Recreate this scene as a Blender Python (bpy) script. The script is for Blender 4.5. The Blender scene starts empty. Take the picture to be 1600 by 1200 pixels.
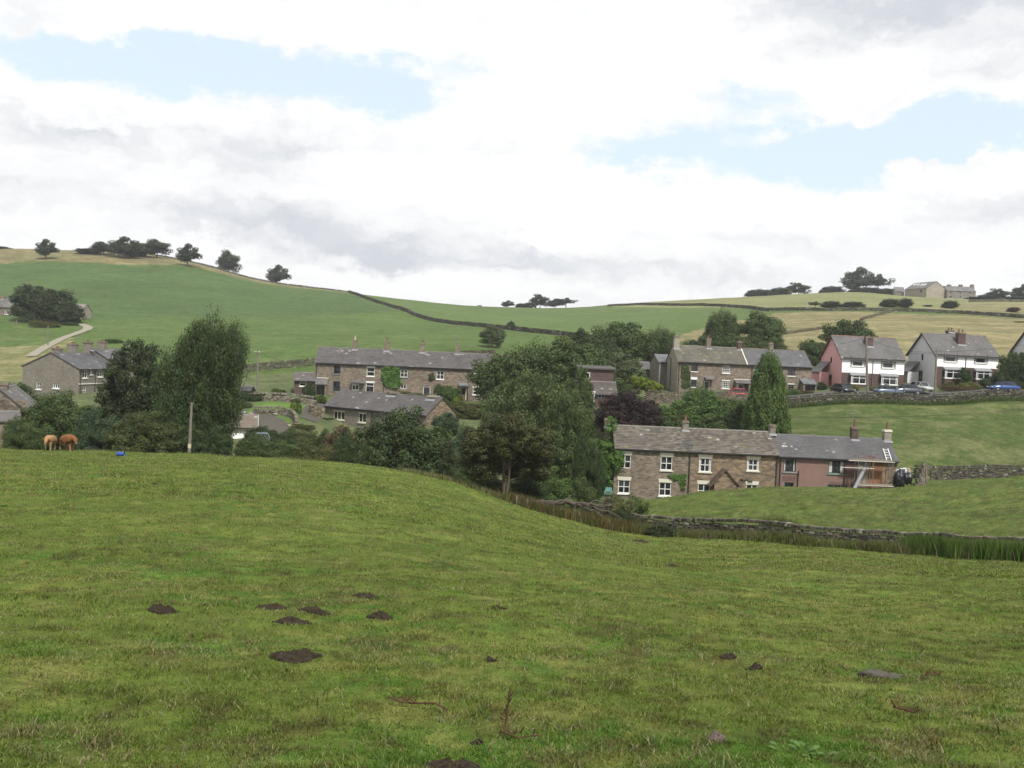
import bpy, math, random
import numpy as np
from mathutils import Vector, Matrix
rad = math.radians
SC = bpy.context.scene
COL = SC.collection
# ------------------------------------------------------------------ camera
F = 1500.0                 # focal length in photo pixels (photo is 1600 wide)
PITCH = math.atan(40 / F)
ROLL = rad(2.5)
cam_d = bpy.data.cameras.new("camera")
cam_d.sensor_width = 36.0
cam_d.lens = 36.0 * F / 1600
cam_d.clip_start = 0.1
cam_d.clip_end = 6000
cam = bpy.data.objects.new("camera", cam_d)
COL.objects.link(cam)
_up = Vector((0, math.sin(PITCH), math.cos(PITCH)))
_fw = Vector((0, math.cos(PITCH), -math.sin(PITCH)))
_rx = Vector((1, 0, 0))
_R = _rx * math.cos(ROLL) + _up * math.sin(ROLL)
_U = -_rx * math.sin(ROLL) + _up * math.cos(ROLL)
cam.matrix_world = Matrix(((_R.x, _U.x, -_fw.x, 0), (_R.y, _U.y, -_fw.y, 0), (_R.z, _U.z, -_fw.z, 0), (0, 0, 0, 1)))
SC.camera = cam

def W(px, py, d):
    """world point seen at photo pixel (px, py) at forward distance d"""
    v = _R * ((px - 800) / F) + _U * ((600 - py) / F) + _fw
    return v * (d / v.y)

def P(v):
    v = Vector(v); k = v.dot(_fw)
    return 800 + F * v.dot(_R) / k, 600 - F * v.dot(_U) / k

# ------------------------------------------------------------------ light, sky, exposure
SC.view_settings.view_transform = 'Standard'
SC.view_settings.look = 'None'
SC.view_settings.gamma = 1.0
SC.view_settings.exposure = 0.72
SUN_EL, SUN_AZ = rad(52), rad(155)       # azimuth from +Y (view direction) clockwise: behind the camera, to the right
sd = bpy.data.lights.new("sun", 'SUN')
sd.energy = 3.1; sd.angle = rad(6); sd.color = (1.0, 0.96, 0.9)
sun = bpy.data.objects.new("sun", sd); COL.objects.link(sun)
_sv = Vector((math.cos(SUN_EL) * math.sin(SUN_AZ), math.cos(SUN_EL) * math.cos(SUN_AZ), math.sin(SUN_EL)))
sun.rotation_euler = _sv.to_track_quat('Z', 'Y').to_euler()

class NT:
    """tiny node-tree helper"""
    def __init__(s, nt):
        s.nt = nt; s.n = nt.nodes; s.l = nt.links
    def node(s, t, **kw):
        n = s.n.new(t)
        for k, v in kw.items(): setattr(n, k, v)
        return n
    def put(s, sock, v):
        if v is None: return
        if isinstance(v, bpy.types.NodeSocket): s.l.new(v, sock)
        else: sock.default_value = v
    def m(s, op, a, b=None, c=None, clamp=False):
        n = s.node('ShaderNodeMath', operation=op); n.use_clamp = clamp
        s.put(n.inputs[0], a)
        if b is not None: s.put(n.inputs[1], b)
        if c is not None: s.put(n.inputs[2], c)
        return n.outputs[0]
    def noise(s, vec, scale, detail=4, rough=0.55, dist=0.0, col=False):
        n = s.node('ShaderNodeTexNoise')
        s.put(n.inputs['Vector'], vec); s.put(n.inputs['Scale'], scale)
        n.inputs['Detail'].default_value = detail; n.inputs['Roughness'].default_value = rough
        n.inputs['Distortion'].default_value = dist
        return n.outputs['Color'] if col else n.outputs['Fac']
    def ramp(s, fac, lo, hi, smooth=True):
        n = s.node('ShaderNodeMapRange'); n.clamp = True
        if smooth: n.interpolation_type = 'SMOOTHSTEP'
        s.put(n.inputs['Value'], fac); s.put(n.inputs['From Min'], lo); s.put(n.inputs['From Max'], hi)
        return n.outputs['Result']
    def mix(s, fac, a, b, mode='MIX'):
        n = s.node('ShaderNodeMix', data_type='RGBA', blend_type=mode)
        s.put(n.inputs[0], fac)
        def c(v): return (*v, 1) if isinstance(v, (tuple, list)) and len(v) == 3 else v
        s.put(n.inputs[6], c(a)); s.put(n.inputs[7], c(b))
        return n.outputs[2]
    def vmul(s, v, k):
        n = s.node('ShaderNodeVectorMath', operation='MULTIPLY'); s.put(n.inputs[0], v); s.put(n.inputs[1], k); return n.outputs[0]
    def vadd(s, v, k):
        n = s.node('ShaderNodeVectorMath', operation='ADD'); s.put(n.inputs[0], v); s.put(n.inputs[1], k); return n.outputs[0]
    def xyz(s, x, y, z=0.0):
        n = s.node('ShaderNodeCombineXYZ'); s.put(n.inputs[0], x); s.put(n.inputs[1], y); s.put(n.inputs[2], z); return n.outputs[0]
    def sep(s, v):
        n = s.node('ShaderNodeSeparateXYZ'); s.put(n.inputs[0], v); return n.outputs

def make_world():
    w = bpy.data.worlds.new("World"); SC.world = w; w.use_nodes = True
    w.cycles.sampling_method = 'MANUAL'; w.cycles.sample_map_resolution = 256
    t = NT(w.node_tree); t.n.clear()
    out = t.node('ShaderNodeOutputWorld'); bg = t.node('ShaderNodeBackground')
    bg.inputs['Strength'].default_value = 0.1
    t.l.new(bg.outputs[0], out.inputs[0])
    sky = t.node('ShaderNodeTexSky'); sky.sky_type = 'NISHITA'; sky.sun_disc = False
    sky.sun_elevation = SUN_EL; sky.sun_rotation = SUN_AZ; sky.air_density = 1.0; sky.dust_density = 0.6; sky.ozone_density = 1.0
    d = t.node('ShaderNodeTexCoord').outputs['Generated']
    x, y, z = t.sep(d)[0:3]
    az = t.m('ARCTAN2', x, y)
    el = t.m('ARCSINE', z)
    zz = t.m('ADD', t.m('MAXIMUM', z, 0.0), 0.16)
    plane = t.xyz(t.m('DIVIDE', x, zz), t.m('DIVIDE', y, zz), 0.0)
    warp = t.noise(t.xyz(t.m('MULTIPLY', az, 3.2), t.m('MULTIPLY', el, 7.0), 3.3), 2.0, 5, 0.6, col=True)
    wx, wy, wz = t.sep(t.vadd(warp, (-0.5, -0.5, -0.5)))[0:3]
    wf = t.noise(t.xyz(t.m('MULTIPLY', az, 3.2), t.m('MULTIPLY', el, 5.0), 7.3), 9.0, 5, 0.65, col=True)
    fx, fy, fz = t.sep(t.vadd(wf, (-0.5, -0.5, -0.5)))[0:3]
    azw = t.m('ADD', t.m('ADD', az, t.m('MULTIPLY', wx, 0.18)), t.m('MULTIPLY', fx, 0.13))
    elw = t.m('ADD', t.m('ADD', el, t.m('MULTIPLY', wy, 0.07)), t.m('MULTIPLY', fy, 0.055))
    def gauss(px, py, sx, sy, amp, A=None, E=None):
        v = W(px, py, 100.0); a = math.atan2(v.x, v.y); e = math.asin(v.z / v.length)
        da = t.m('DIVIDE', t.m('SUBTRACT', A or azw, a), sx / F)
        de = t.m('DIVIDE', t.m('SUBTRACT', t.m('SUBTRACT', E or elw, e), t.m('MULTIPLY', t.m('SUBTRACT', A or azw, a), -0.05)), sy / F)
        q = t.m('MULTIPLY', t.m('ADD', t.m('MULTIPLY', da, da), t.m('MULTIPLY', de, de)), -1.0)
        return t.m('MULTIPLY', t.m('EXPONENT', q), amp)
    def total(base, lst):
        for g in lst: base = t.m('ADD', base, gauss(*g))
        return base
    fb = t.noise(plane, 1.1, 7, 0.6, 0.4)
    # blue openings in the cloud (photo pixel centre, half sizes, strength)
    hole = total(t.m('MULTIPLY', t.m('SUBTRACT', 0.5, fb), 1.1), [
        (120, 88, 190, 40, 0.95), (420, 112, 190, 42, 1.1), (600, 118, 70, 42, 0.8), (735, 112, 60, 24, 0.5),
        (1000, 238, 110, 30, 0.75), (1250, 240, 200, 50, 1.0), (1480, 215, 160, 40, 0.9), (1190, 158, 110, 26, 0.85),
        (660, 170, 80, 22, 0.4), (1320, 120, 80, 12, 0.35), (1560, 180, 80, 22, 0.5),
        (1455, 250, 48, 20, -1.1), (1540, 250, 26, 14, -0.8), (1300, 165, 110, 24, -0.8), (1180, 190, 30, 30, -0.4),
        (800, 300, 500, 60, -0.35), (1000, 40, 500, 60, -0.6), (120, 10, 300, 24, -0.5), (560, 10, 160, 40, -0.5)])
    blue = t.ramp(hole, 0.15, 0.8)
    # grey undersides
    g2 = t.noise(t.xyz(t.m('MULTIPLY', azw, 4.0), t.m('MULTIPLY', elw, 13.0), 1.7), 2.3, 6, 0.55)
    grey = total(t.m('MULTIPLY', t.m('SUBTRACT', g2, 0.47), 1.7), [
        (140, 215, 90, 30, 0.62), (400, 215, 170, 45, 0.5), (470, 360, 190, 34, 0.62), (620, 392, 190, 26, 0.6),
        (330, 330, 230, 40, 0.25), (1500, 0, 230, 42, 0.9), (1300, 14, 160, 26, 0.3), (900, 420, 200, 22, 0.45),
        (1560, 110, 90, 30, 0.5), (0, 145, 50, 20, 0.35), (1200, 360, 300, 25, 0.15), (1180, 425, 260, 18, 0.35),
        (1560, 330, 100, 50, 0.3), (700, 290, 200, 40, -0.3), (150, 140, 200, 26, -0.5), (930, 130, 300, 60, -0.45), (60, 300, 120, 30, 0.2),
        (1100, 230, 300, 60, -0.2), (640, 440, 170, 12, -0.3)])
    gr = t.ramp(grey, -0.08, 1.15)
    cloud = t.mix(gr, (6.35, 6.35, 6.35), (4.05, 4.25, 4.6))
    # thin veil over the real sky colour
    veil = t.mix(0.8, sky.outputs[0], (5.2, 6.0, 6.7))
    skyc = t.mix(blue, cloud, veil)
    t.l.new(skyc, bg.inputs[0])
make_world()

# ------------------------------------------------------------------ object helpers
def tag(o, label=None, cat=None, group=None, kind=None):
    if label: o["label"] = label
    if cat: o["category"] = cat
    if group: o["group"] = group
    if kind: o["kind"] = kind
    return o
def empty(name, loc=(0, 0, 0), rz=0.0, parent=None):
    o = bpy.data.objects.new(name, None); COL.objects.link(o)
    o.location = loc; o.rotation_euler = (0, 0, rz); o.empty_display_size = 0.3
    if parent: o.parent = parent
    return o
def link_mesh(name, me, mats, parent=None, loc=None):
    o = bpy.data.objects.new(name, me); COL.objects.link(o)
    for m in (mats if isinstance(mats, (list, tuple)) else [mats]): me.materials.append(m)
    if parent: o.parent = parent
    if loc is not None: o.location = loc
    return o
def np_mesh(name, verts, faces, cols=None, smooth=False, midx=None):
    """verts Nx3; faces MxK numpy (all the same K); cols Nx3 or Nx4 per vertex"""
    me = bpy.data.meshes.new(name)
    verts = np.asarray(verts, np.float32); faces = np.asarray(faces, np.int32)
    k = faces.shape[1]; m = len(faces)
    me.vertices.add(len(verts)); me.vertices.foreach_set('co', verts.ravel())
    me.loops.add(m * k); me.loops.foreach_set('vertex_index', faces.ravel())
    me.polygons.add(m)
    me.polygons.foreach_set('loop_start', np.arange(m, dtype=np.int32) * k)
    try: me.polygons.foreach_set('loop_total', np.full(m, k, np.int32))
    except Exception: pass
    if midx is not None: me.polygons.foreach_set('material_index', np.asarray(midx, np.int32))
    me.polygons.foreach_set('use_smooth', np.full(m, smooth, bool))
    if cols is not None:
        cols = np.asarray(cols, np.float32)
        if cols.shape[1] == 3: cols = np.hstack([cols, np.ones((len(cols), 1), np.float32)])
        a = me.color_attributes.new('Col', 'FLOAT_COLOR', 'POINT'); a.data.foreach_set('color', cols.ravel())
    me.update(calc_edges=True)
    return me

class MB:
    """collects boxes, quads and tubes into one mesh; c = per-vertex colour"""
    def __init__(s): s.v = []; s.f = []; s.c = []; s.mi = []
    def add(s, vs, fs, c=(1, 1, 1), mi=0):
        b = len(s.v); s.v += [tuple(v) for v in vs]; s.c += [c] * len(vs)
        for f in fs: s.f.append(tuple(b + i for i in f)); s.mi.append(mi)
        return s
    def box(s, x0, x1, y0, y1, z0, z1, c=(1, 1, 1), mi=0, fr=None, jit=0):
        vs = [(x, y, z) for z in (z0, z1) for y in (y0, y1) for x in (x0, x1)]
        if jit: vs = [tuple(q + random.uniform(-jit, jit) for q in v) for v in vs]
        if fr: vs = [fr(*v) for v in vs]
        return s.add(vs, [(0, 2, 3, 1), (4, 5, 7, 6), (0, 1, 5, 4), (1, 3, 7, 5), (3, 2, 6, 7), (2, 0, 4, 6)], c, mi)
    def quad(s, a, b, c_, d, c=(1, 1, 1), mi=0): return s.add([a, b, c_, d], [(0, 1, 2, 3)], c, mi)
    def tube(s, pts, rs, n=8, c=(1, 1, 1), mi=0, cap=True):
        pts = [Vector(p) for p in pts]; ring = []
        if not isinstance(rs, (list, tuple)): rs = [rs] * len(pts)
        b = len(s.v)
        for i, p in enumerate(pts):
            d = (pts[min(i + 1, len(pts) - 1)] - pts[max(i - 1, 0)]).normalized()
            a = Vector((1, 0, 0)) if abs(d.x) < 0.8 else Vector((0, 1, 0))
            u = d.cross(a).normalized(); w = d.cross(u)
            for k in range(n):
                q = p + (u * math.cos(2 * math.pi * k / n) + w * math.sin(2 * math.pi * k / n)) * rs[i]
                s.v.append(tuple(q)); s.c.append(c)
        for i in range(len(pts) - 1):
            for k in range(n):
                s.f.append((b + i * n + k, b + i * n + (k + 1) % n, b + (i + 1) * n + (k + 1) % n, b + (i + 1) * n + k)); s.mi.append(mi)
        if cap:
            s.f.append(tuple(b + k for k in range(n))); s.mi.append(mi)
            e = b + (len(pts) - 1) * n
            s.f.append(tuple(e + n - 1 - k for k in range(n))); s.mi.append(mi)
        return s
    def cyl(s, p0, p1, r0, r1=None, n=12, c=(1, 1, 1), mi=0): return s.tube([p0, p1], [r0, r0 if r1 is None else r1], n, c, mi)
    def build(s, name, mats, parent=None, loc=None, smooth=False, colors=True, bevel=0):
        me = bpy.data.meshes.new(name); me.from_pydata(s.v, [], s.f)
        me.polygons.foreach_set('material_index', s.mi)
        if smooth: me.polygons.foreach_set('use_smooth', [True] * len(s.f))
        if colors:
            a = me.color_attributes.new('Col', 'FLOAT_COLOR', 'POINT')
            a.data.foreach_set('color', np.hstack([np.array(s.c, np.float32), np.ones((len(s.c), 1), np.float32)]).ravel())
        me.update()
        o = link_mesh(name, me, mats, parent, loc)
        if bevel:
            b = o.modifiers.new('bevel', 'BEVEL'); b.width = bevel; b.segments = 2; b.limit_method = 'ANGLE'
        return o

# ------------------------------------------------------------------ materials
MAT = {}
def base_mat(name, rough=0.8, spec=0.3):
    m = bpy.data.materials.new(name); m.use_nodes = True
    t = NT(m.node_tree); b = t.n['Principled BSDF']
    b.inputs['Roughness'].default_value = rough; b.inputs['Specular IOR Level'].default_value = spec
    MAT[name] = m
    return m, t, b
def objc(t): return t.node('ShaderNodeTexCoord').outputs['Object']
def worldpos(t): return t.node('ShaderNodeNewGeometry').outputs['Position']
def bump(t, b, h, strength=0.4, dist=0.02):
    n = t.node('ShaderNodeBump'); n.inputs['Strength'].default_value = strength; n.inputs['Distance'].default_value = dist
    t.put(n.inputs['Height'], h); t.l.new(n.outputs[0], b.inputs['Normal'])
def plain(name, col, rough=0.6, spec=0.3, var=0.25, scale=3.0, metal=0.0):
    m, t, b = base_mat(name, rough, spec)
    f = t.noise(objc(t), scale, 5, 0.65)
    k = t.m('ADD', t.m('MULTIPLY', f, var * 2), 1 - var)
    t.l.new(t.vmul(tuple(col), t.xyz(k, k, k)), b.inputs['Base Color'])
    b.inputs['Metallic'].default_value = metal
    return m
def attr_mat(name, rough=0.85, spec=0.2, var=0.3, scale=4.0, tint=(1, 1, 1), bmp=0.0, trans=0.0):
    """colour comes from the mesh's own Col attribute, broken up by noise"""
    m, t, b = base_mat(name, rough, spec)
    a = t.node('ShaderNodeAttribute'); a.attribute_name = 'Col'
    f = t.noise(worldpos(t), scale, 5, 0.65)
    k = t.m('ADD', t.m('MULTIPLY', f, var * 2), 1 - var)
    t.l.new(t.vmul(t.vmul(a.outputs['Color'], tint), t.xyz(k, k, k)), b.inputs['Base Color'])
    if bmp: bump(t, b, t.noise(worldpos(t), scale * 4, 4), 0.6, bmp)
    return m
def masonry(name, c1, c2, mortar, bw=0.34, bh=0.14, ms=0.012, var=0.35, rough=0.9):
    m, t, b = base_mat(name, rough, 0.2)
    x, y, z = t.sep(objc(t))[0:3]
    wob = t.noise(objc(t), 1.7, 3, 0.6)
    u = t.xyz(t.m('ADD', x, y), t.m('ADD', z, t.m('MULTIPLY', wob, 0.10)), 0)
    br = t.node('ShaderNodeTexBrick'); br.offset = 0.5; br.squash = 1.0
    t.l.new(u, br.inputs['Vector']); br.inputs['Scale'].default_value = 1.0
    br.inputs['Brick Width'].default_value = bw; br.inputs['Row Height'].default_value = bh
    br.inputs['Mortar Size'].default_value = ms; br.inputs['Mortar Smooth'].default_value = 0.3; br.inputs['Bias'].default_value = -0.1
    br.inputs['Color1'].default_value = (*c1, 1); br.inputs['Color2'].default_value = (*c2, 1); br.inputs['Mortar'].default_value = (*mortar, 1)
    f = t.noise(u, 2.4, 6, 0.7); g = t.noise(u, 0.45, 4, 0.6)
    k = t.m('MULTIPLY', t.m('ADD', t.m('MULTIPLY', f, var * 2), 1 - var), t.m('ADD', t.m('MULTIPLY', g, 0.7), 0.65))
    t.l.new(t.vmul(br.outputs['Color'], t.xyz(k, k, k)), b.inputs['Base Color'])
    bump(t, b, t.m('SUBTRACT', f, t.m('MULTIPLY', br.outputs['Fac'], 0.7)), 0.7, 0.03)
    return m
masonry('stone_brown', (0.215, 0.172, 0.128), (0.085, 0.072, 0.056), (0.20, 0.175, 0.145), .42, .17, .02, .5)
masonry('stone_warm', (0.24, 0.178, 0.112), (0.085, 0.068, 0.050), (0.18, 0.15, 0.12), 0.44, 0.18, .018, .5)
masonry('stone_grey', (0.20, 0.18, 0.15), (0.14, 0.127, 0.106), (0.17, 0.155, 0.13))
masonry('stone_pale', (0.30, 0.27, 0.215), (0.22, 0.195, 0.16), (0.28, 0.25, 0.21))
masonry('brick_red', (0.16, 0.09, 0.075), (0.115, 0.068, 0.058), (0.13, 0.10, 0.09), 0.23, 0.078, 0.009)
masonry('brick_dark', (0.12, 0.075, 0.066), (0.08, 0.055, 0.05), (0.09, 0.07, 0.065), 0.23, 0.078, 0.009)
masonry('brick_orange', (0.24, 0.12, 0.062), (0.19, 0.095, 0.05), (0.21, 0.14, 0.09), 0.45, 0.2, 0.009, 0.15)
plain('render_white', (0.82, 0.82, 0.80), 0.8, 0.2, 0.08, 1.2)
plain('render_white_shaded', (0.56, 0.56, 0.57), 0.85, 0.2, 0.10, 1.0)  # white render for the left-facing gables, with their shade put into the colour
plain('render_pink', (0.60, 0.32, 0.32), 0.85, 0.2, 0.12, 1.0)
plain('render_brown', (0.19, 0.122, 0.104), 0.9, 0.2, 0.22, 1.4)
plain('stalk_brown', (0.075, 0.045, 0.026), 0.9, 0.1, 0.4, 9)
plain('paint_white', (0.62, 0.62, 0.60), 0.45, 0.4, 0.08)
plain('paint_cream', (0.52, 0.50, 0.42), 0.5, 0.35, 0.1)
plain('paint_grey', (0.10, 0.115, 0.13), 0.5, 0.35, 0.1)
plain('paint_dark', (0.025, 0.025, 0.027), 0.5, 0.35, 0.1)
plain('paint_green', (0.16, 0.22, 0.17), 0.5, 0.35, 0.1)
plain('lead', (0.19, 0.195, 0.205), 0.55, 0.4, 0.25)
plain('terracotta', (0.15, 0.075, 0.05), 0.85, 0.2, 0.35)
plain('pot_cream', (0.42, 0.36, 0.26), 0.85, 0.2, 0.25)
plain('timber_grey', (0.15, 0.135, 0.115), 0.9, 0.15, 0.4, 5)
plain('timber_brown', (0.12, 0.07, 0.04), 0.8, 0.2, 0.35, 5)
plain('scaffold_steel', (0.22, 0.21, 0.195), 0.4, 0.5, 0.2, 6, 0.6)
plain('scaffold_board', (0.22, 0.185, 0.14), 0.85, 0.2, 0.3, 5)
plain('plastic_blue', (0.02, 0.06, 0.27), 0.4, 0.4, 0.1)
plain('plastic_black', (0.012, 0.012, 0.016), 0.35, 0.5, 0.2)
plain('plastic_white', (0.62, 0.63, 0.62), 0.4, 0.4, 0.15)
plain('teal_sheet', (0.05, 0.13, 0.115), 0.6, 0.3, 0.2)
plain('tarmac', (0.075, 0.073, 0.07), 0.9, 0.2, 0.25, 1.5)
plain('gravel_track', (0.22, 0.205, 0.165), 0.95, 0.1, 0.3, 1.0)
plain('drive_stone', (0.075, 0.068, 0.058), 0.95, 0.1, 0.35, 1.5)
plain('cable_black', (0.03, 0.03, 0.03), 0.6, 0.2, 0.1)
plain('curtain', (0.42, 0.43, 0.42), 0.9, 0.1, 0.25, 6)
plain('lawn_green', (0.085, 0.15, 0.03), 0.95, 0.1, 0.35, 1.2)
attr_mat('slate', 0.62, 0.35, 0.25, 1.1)
attr_mat('rubble', 0.95, 0.15, 0.35, 5.0, bmp=0.03)
attr_mat('bark', 0.95, 0.1, 0.45, 6.0, bmp=0.03)
attr_mat('flower', 0.7, 0.2, 0.1, 3.0)
m, t, b = base_mat('glass_dark', 0.06, 0.5)
f = t.noise(objc(t), 1.2, 2)
t.l.new(t.mix(t.ramp(f, 0.35, 0.7), (0.006, 0.007, 0.009), (0.045, 0.05, 0.055)), b.inputs['Base Color'])

# ------------------------------------------------------------------ terrain height field
CP = []   # (x, y, z)
def cp(px, py, d): v = W(px, py, d); CP.append((v.x, v.y, v.z))
def cz(px, z, d): CP.append(((px - 800) / F * d, d, z))
for px in (-600, 100, 800, 1500, 2200):
    cz(px, -1.85, 2)
    cz(px, -2.35, 5.5)
for x in (-14, 0, 14): CP.append((x, -6, -0.9))
for x in (-12, 0, 12): CP.append((x, -14, 0.0))
for px, z in ((-500, -2.9), (-200, -2.9), (300, -2.9), (800, -2.95), (1300, -3.05), (1800, -3.1), (2200, -3.1)): cz(px, z, 10)
for px, z in ((-500, -4.2), (-200, -4.15), (100, -4.0), (500, -4.0), (800, -4.25), (1000, -4.5), (1300, -4.7), (1800, -4.6), (2200, -4.6)): cz(px, z, 20)
for px, z, d in ((1300, -6.15, 30), (1600, -6.1, 30), (1900, -6.1, 30), (1000, -6.2, 30)): cz(px, z, d)
for px, z in ((-500, -5.6), (-200, -5.5), (0, -5.4), (300, -5.3), (640, -5.7), (800, -6.8), (900, -7.4), (1000, -7.9), (1300, -7.7)): cz(px, z, 40)
for c in ((-400, 700, 75), (-150, 699, 75), (0, 702, 75), (150, 706, 75), (300, 710, 75), (450, 718, 74), (560, 728, 71), (640, 741, 67), (720, 757, 64),
          (800, 788, 62), (900, 815, 60), (1000, 834, 60), (1100, 838, 58), (1250, 850, 53), (1400, 863, 50), (1500, 870, 47), (1650, 877, 44), (1900, 888, 40), (2300, 900, 40)): cp(*c)
for c in ((-400, -8.0, 65), (0, -7.9, 65), (300, -7.6, 65), (450, -7.6, 64)): cz(*c)
# behind the first crest, down to the stream and the gardens
for c in ((-400, -11.3, 86), (0, -11.2, 86), (200, -11.1, 86), (380, -10.9, 86), (500, -11.3, 84), (620, -11.6, 80), (700, -11.4, 76), (780, -12.0, 76), (900, -12.8, 76)): cz(*c)
for c in ((-400, -12.5, 100), (0, -12.4, 100), (150, -12, 100), (300, -11.2, 100), (500, -12.2, 98), (700, -14, 95), (850, -14.3, 92), (930, -14, 92)): cz(*c)
for c in ((380, 682, 106), (440, 660, 113), (430, 637, 122), (470, 640, 121), (402, 614, 145), (500, 618, 147), (735, 628, 149), (620, 622, 148), (330, 600, 150),
          (560, 668, 124), (690, 668, 114), (640, 650, 130), (760, 690, 112)): cp(*c)
# right mound and the dip in front of the near terrace
for c in ((1000, 783, 78), (1100, 768, 84), (1200, 762, 86), (1300, 764, 87), (1400, 762, 87), (1450, 757, 88), (1500, 752, 88), (1600, 742, 90), (1800, 725, 92), (2200, 700, 92),
          (1000, 815, 66), (1100, 806, 67), (1200, 812, 64), (1300, 812, 65), (1500, 802, 65), (1650, 792, 64), (1900, 780, 62)): cp(*c)
for c in ((950, -13.9, 90), (1050, -13.8, 95), (1180, -13.7, 95), (1300, -13.4, 95), (1390, -12.3, 96), (1000, -10.5, 108), (1180, -9.6, 109), (1300, -8.8, 110), (1420, -11.2, 100), (1470, -11.2, 98)): cz(*c)
for c in ((1425, 748, 104), (1500, 748, 106), (1600, 748, 107), (1900, 730, 108), (1300, 690, 113), (1500, 700, 115), (1700, 700, 115), (1300, 650, 131), (1500, 655, 129), (1700, 650, 129),
          (1235, 633, 138), (1420, 629, 139), (1500, 626, 139), (1600, 622, 140), (1900, 600, 140), (1110, 650, 128), (1200, 655, 128)): cp(*c)
for c in ((1150, -3.9, 143), (1300, -3.05, 143.5), (1390, -2.9, 143.5), (1565, -1.75, 143.5), (1900, -0.8, 143)): cz(*c)
for c in ((1050, 615, 148), (1160, 613, 149), (1270, 611, 150), (1314, 608, 151), (1461, 604, 151), (1556, 602, 151), (1800, 590, 152), (930, 628, 128), (980, 650, 118), (860, 640, 130), (790, 632, 145)): cp(*c)
# hillside behind the village
for c in ((620, 530, 220), (620, 500, 330), (700, 490, 400), (600, 560, 175), (740, 553, 182), (300, 550, 180), (200, 500, 260), (200, 450, 360), (200, 415, 430), (0, 412, 430), (0, 450, 340), (0, 500, 250),
          (60, 545, 200), (20, 590, 165), (60, 617, 140), (120, 615, 138), (180, 608, 150), (400, 470, 380), (400, 520, 250), (400, 562, 178), (345, 584, 164), (500, 570, 171), (-400, 420, 420), (-400, 500, 250), (-400, 580, 165), (-300, 640, 130),
          (300, 415, 445), (400, 440, 455), (890, 527, 230), (760, 512, 270), (630, 485, 370), (560, 461, 458), (900, 500, 400), (1000, 500, 350), (1100, 490, 370), (1100, 512, 260), (1000, 530, 230),
          (1280, 487, 330), (1280, 530, 225), (1280, 566, 180), (1450, 487, 330), (1600, 497, 300), (1450, 520, 230), (1600, 540, 210), (1500, 562, 185), (1900, 500, 300), (1900, 540, 210), (1150, 550, 195), (930, 560, 180)): cp(*c)
# skylines
for c in ((-400, 398, 480), (0, 389, 480), (60, 390, 480), (180, 391, 480), (250, 400, 480), (330, 417, 475), (400, 437, 472), (480, 449, 472), (545, 457, 472), (640, 470, 540), (700, 478, 560), (800, 481, 565),
          (900, 481, 560), (970, 475, 560), (1060, 470, 565), (1160, 466, 560), (1280, 461, 560), (1360, 459, 540), (1420, 463, 480), (1500, 467, 470), (1600, 470, 470), (1900, 470, 470)): cp(*c)
for c in ((-700, 44, 620), (0, 43, 620), (250, 36, 620), (545, 26, 650), (800, 27, 700), (1100, 37, 700), (1400, 36, 650), (1900, 34, 650)): cz(*c)
for px in (-1200, 0, 800, 1600, 2700): cz(px, 26, 900); cz(px, 14, 1600)
CP = np.array(CP, float)
Y0 = 16.0
def _feat(x, y): return np.stack([x / (y + Y0 + 4) * 3.0, np.log(np.maximum(y + Y0, 1.0)) * 1.35], -1)
def _phi(r): return np.sqrt(r * r + 0.0025)
_X = _feat(CP[:, 0], CP[:, 1])
_K = _phi(np.linalg.norm(_X[:, None] - _X[None], axis=-1))
_n = len(CP)
_A = np.zeros((_n + 3, _n + 3)); _A[:_n, :_n] = _K + np.eye(_n) * -0.004; _A[:_n, _n] = 1; _A[:_n, _n + 1:] = _X; _A[_n:, :_n] = _A[:_n, _n:].T
_s = 1.0 / (CP[:, 1] + Y0)           # fit the slope z/d so near points stay exact
_sol = np.linalg.solve(_A, np.concatenate([CP[:, 2] * _s, np.zeros(3)]))
def hz(x, y):
    x = np.atleast_1d(np.asarray(x, float)); y = np.atleast_1d(np.asarray(y, float)); out = np.empty(len(x))
    for i in range(0, len(x), 20000):
        Q = _feat(x[i:i + 20000], y[i:i + 20000])
        r = np.sqrt(((Q[:, None, :] - _X[None]) ** 2).sum(-1))
        out[i:i + 20000] = (_phi(r) @ _sol[:_n] + _sol[_n] + Q @ _sol[_n + 1:]) * (y[i:i + 20000] + Y0)
    return out
rng = np.random.default_rng(11)
def vnoise(x, y, seed=0):
    xi = np.floor(x).astype(np.int64); yi = np.floor(y).astype(np.int64); fx = x - xi; fy = y - yi
    fx = fx * fx * (3 - 2 * fx); fy = fy * fy * (3 - 2 * fy)
    def h(a, b):
        n = (a * 374761393 + b * 668265263 + seed * 1442695041) & 0xffffffff
        n = ((n ^ (n >> 13)) * 1274126177) & 0xffffffff
        return ((n ^ (n >> 16)) & 0xffff) / 65535.0
    return (h(xi, yi) * (1 - fx) + h(xi + 1, yi) * fx) * (1 - fy) + (h(xi, yi + 1) * (1 - fx) + h(xi + 1, yi + 1) * fx) * fy
def fbm(x, y, seed=0, oct=4):
    a = 0.0; k = 1.0; s = 0.0
    for o in range(oct):
        a = a + k * vnoise(x * 2 ** o, y * 2 ** o, seed + o * 17); s += k; k *= 0.55
    return a / s
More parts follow.
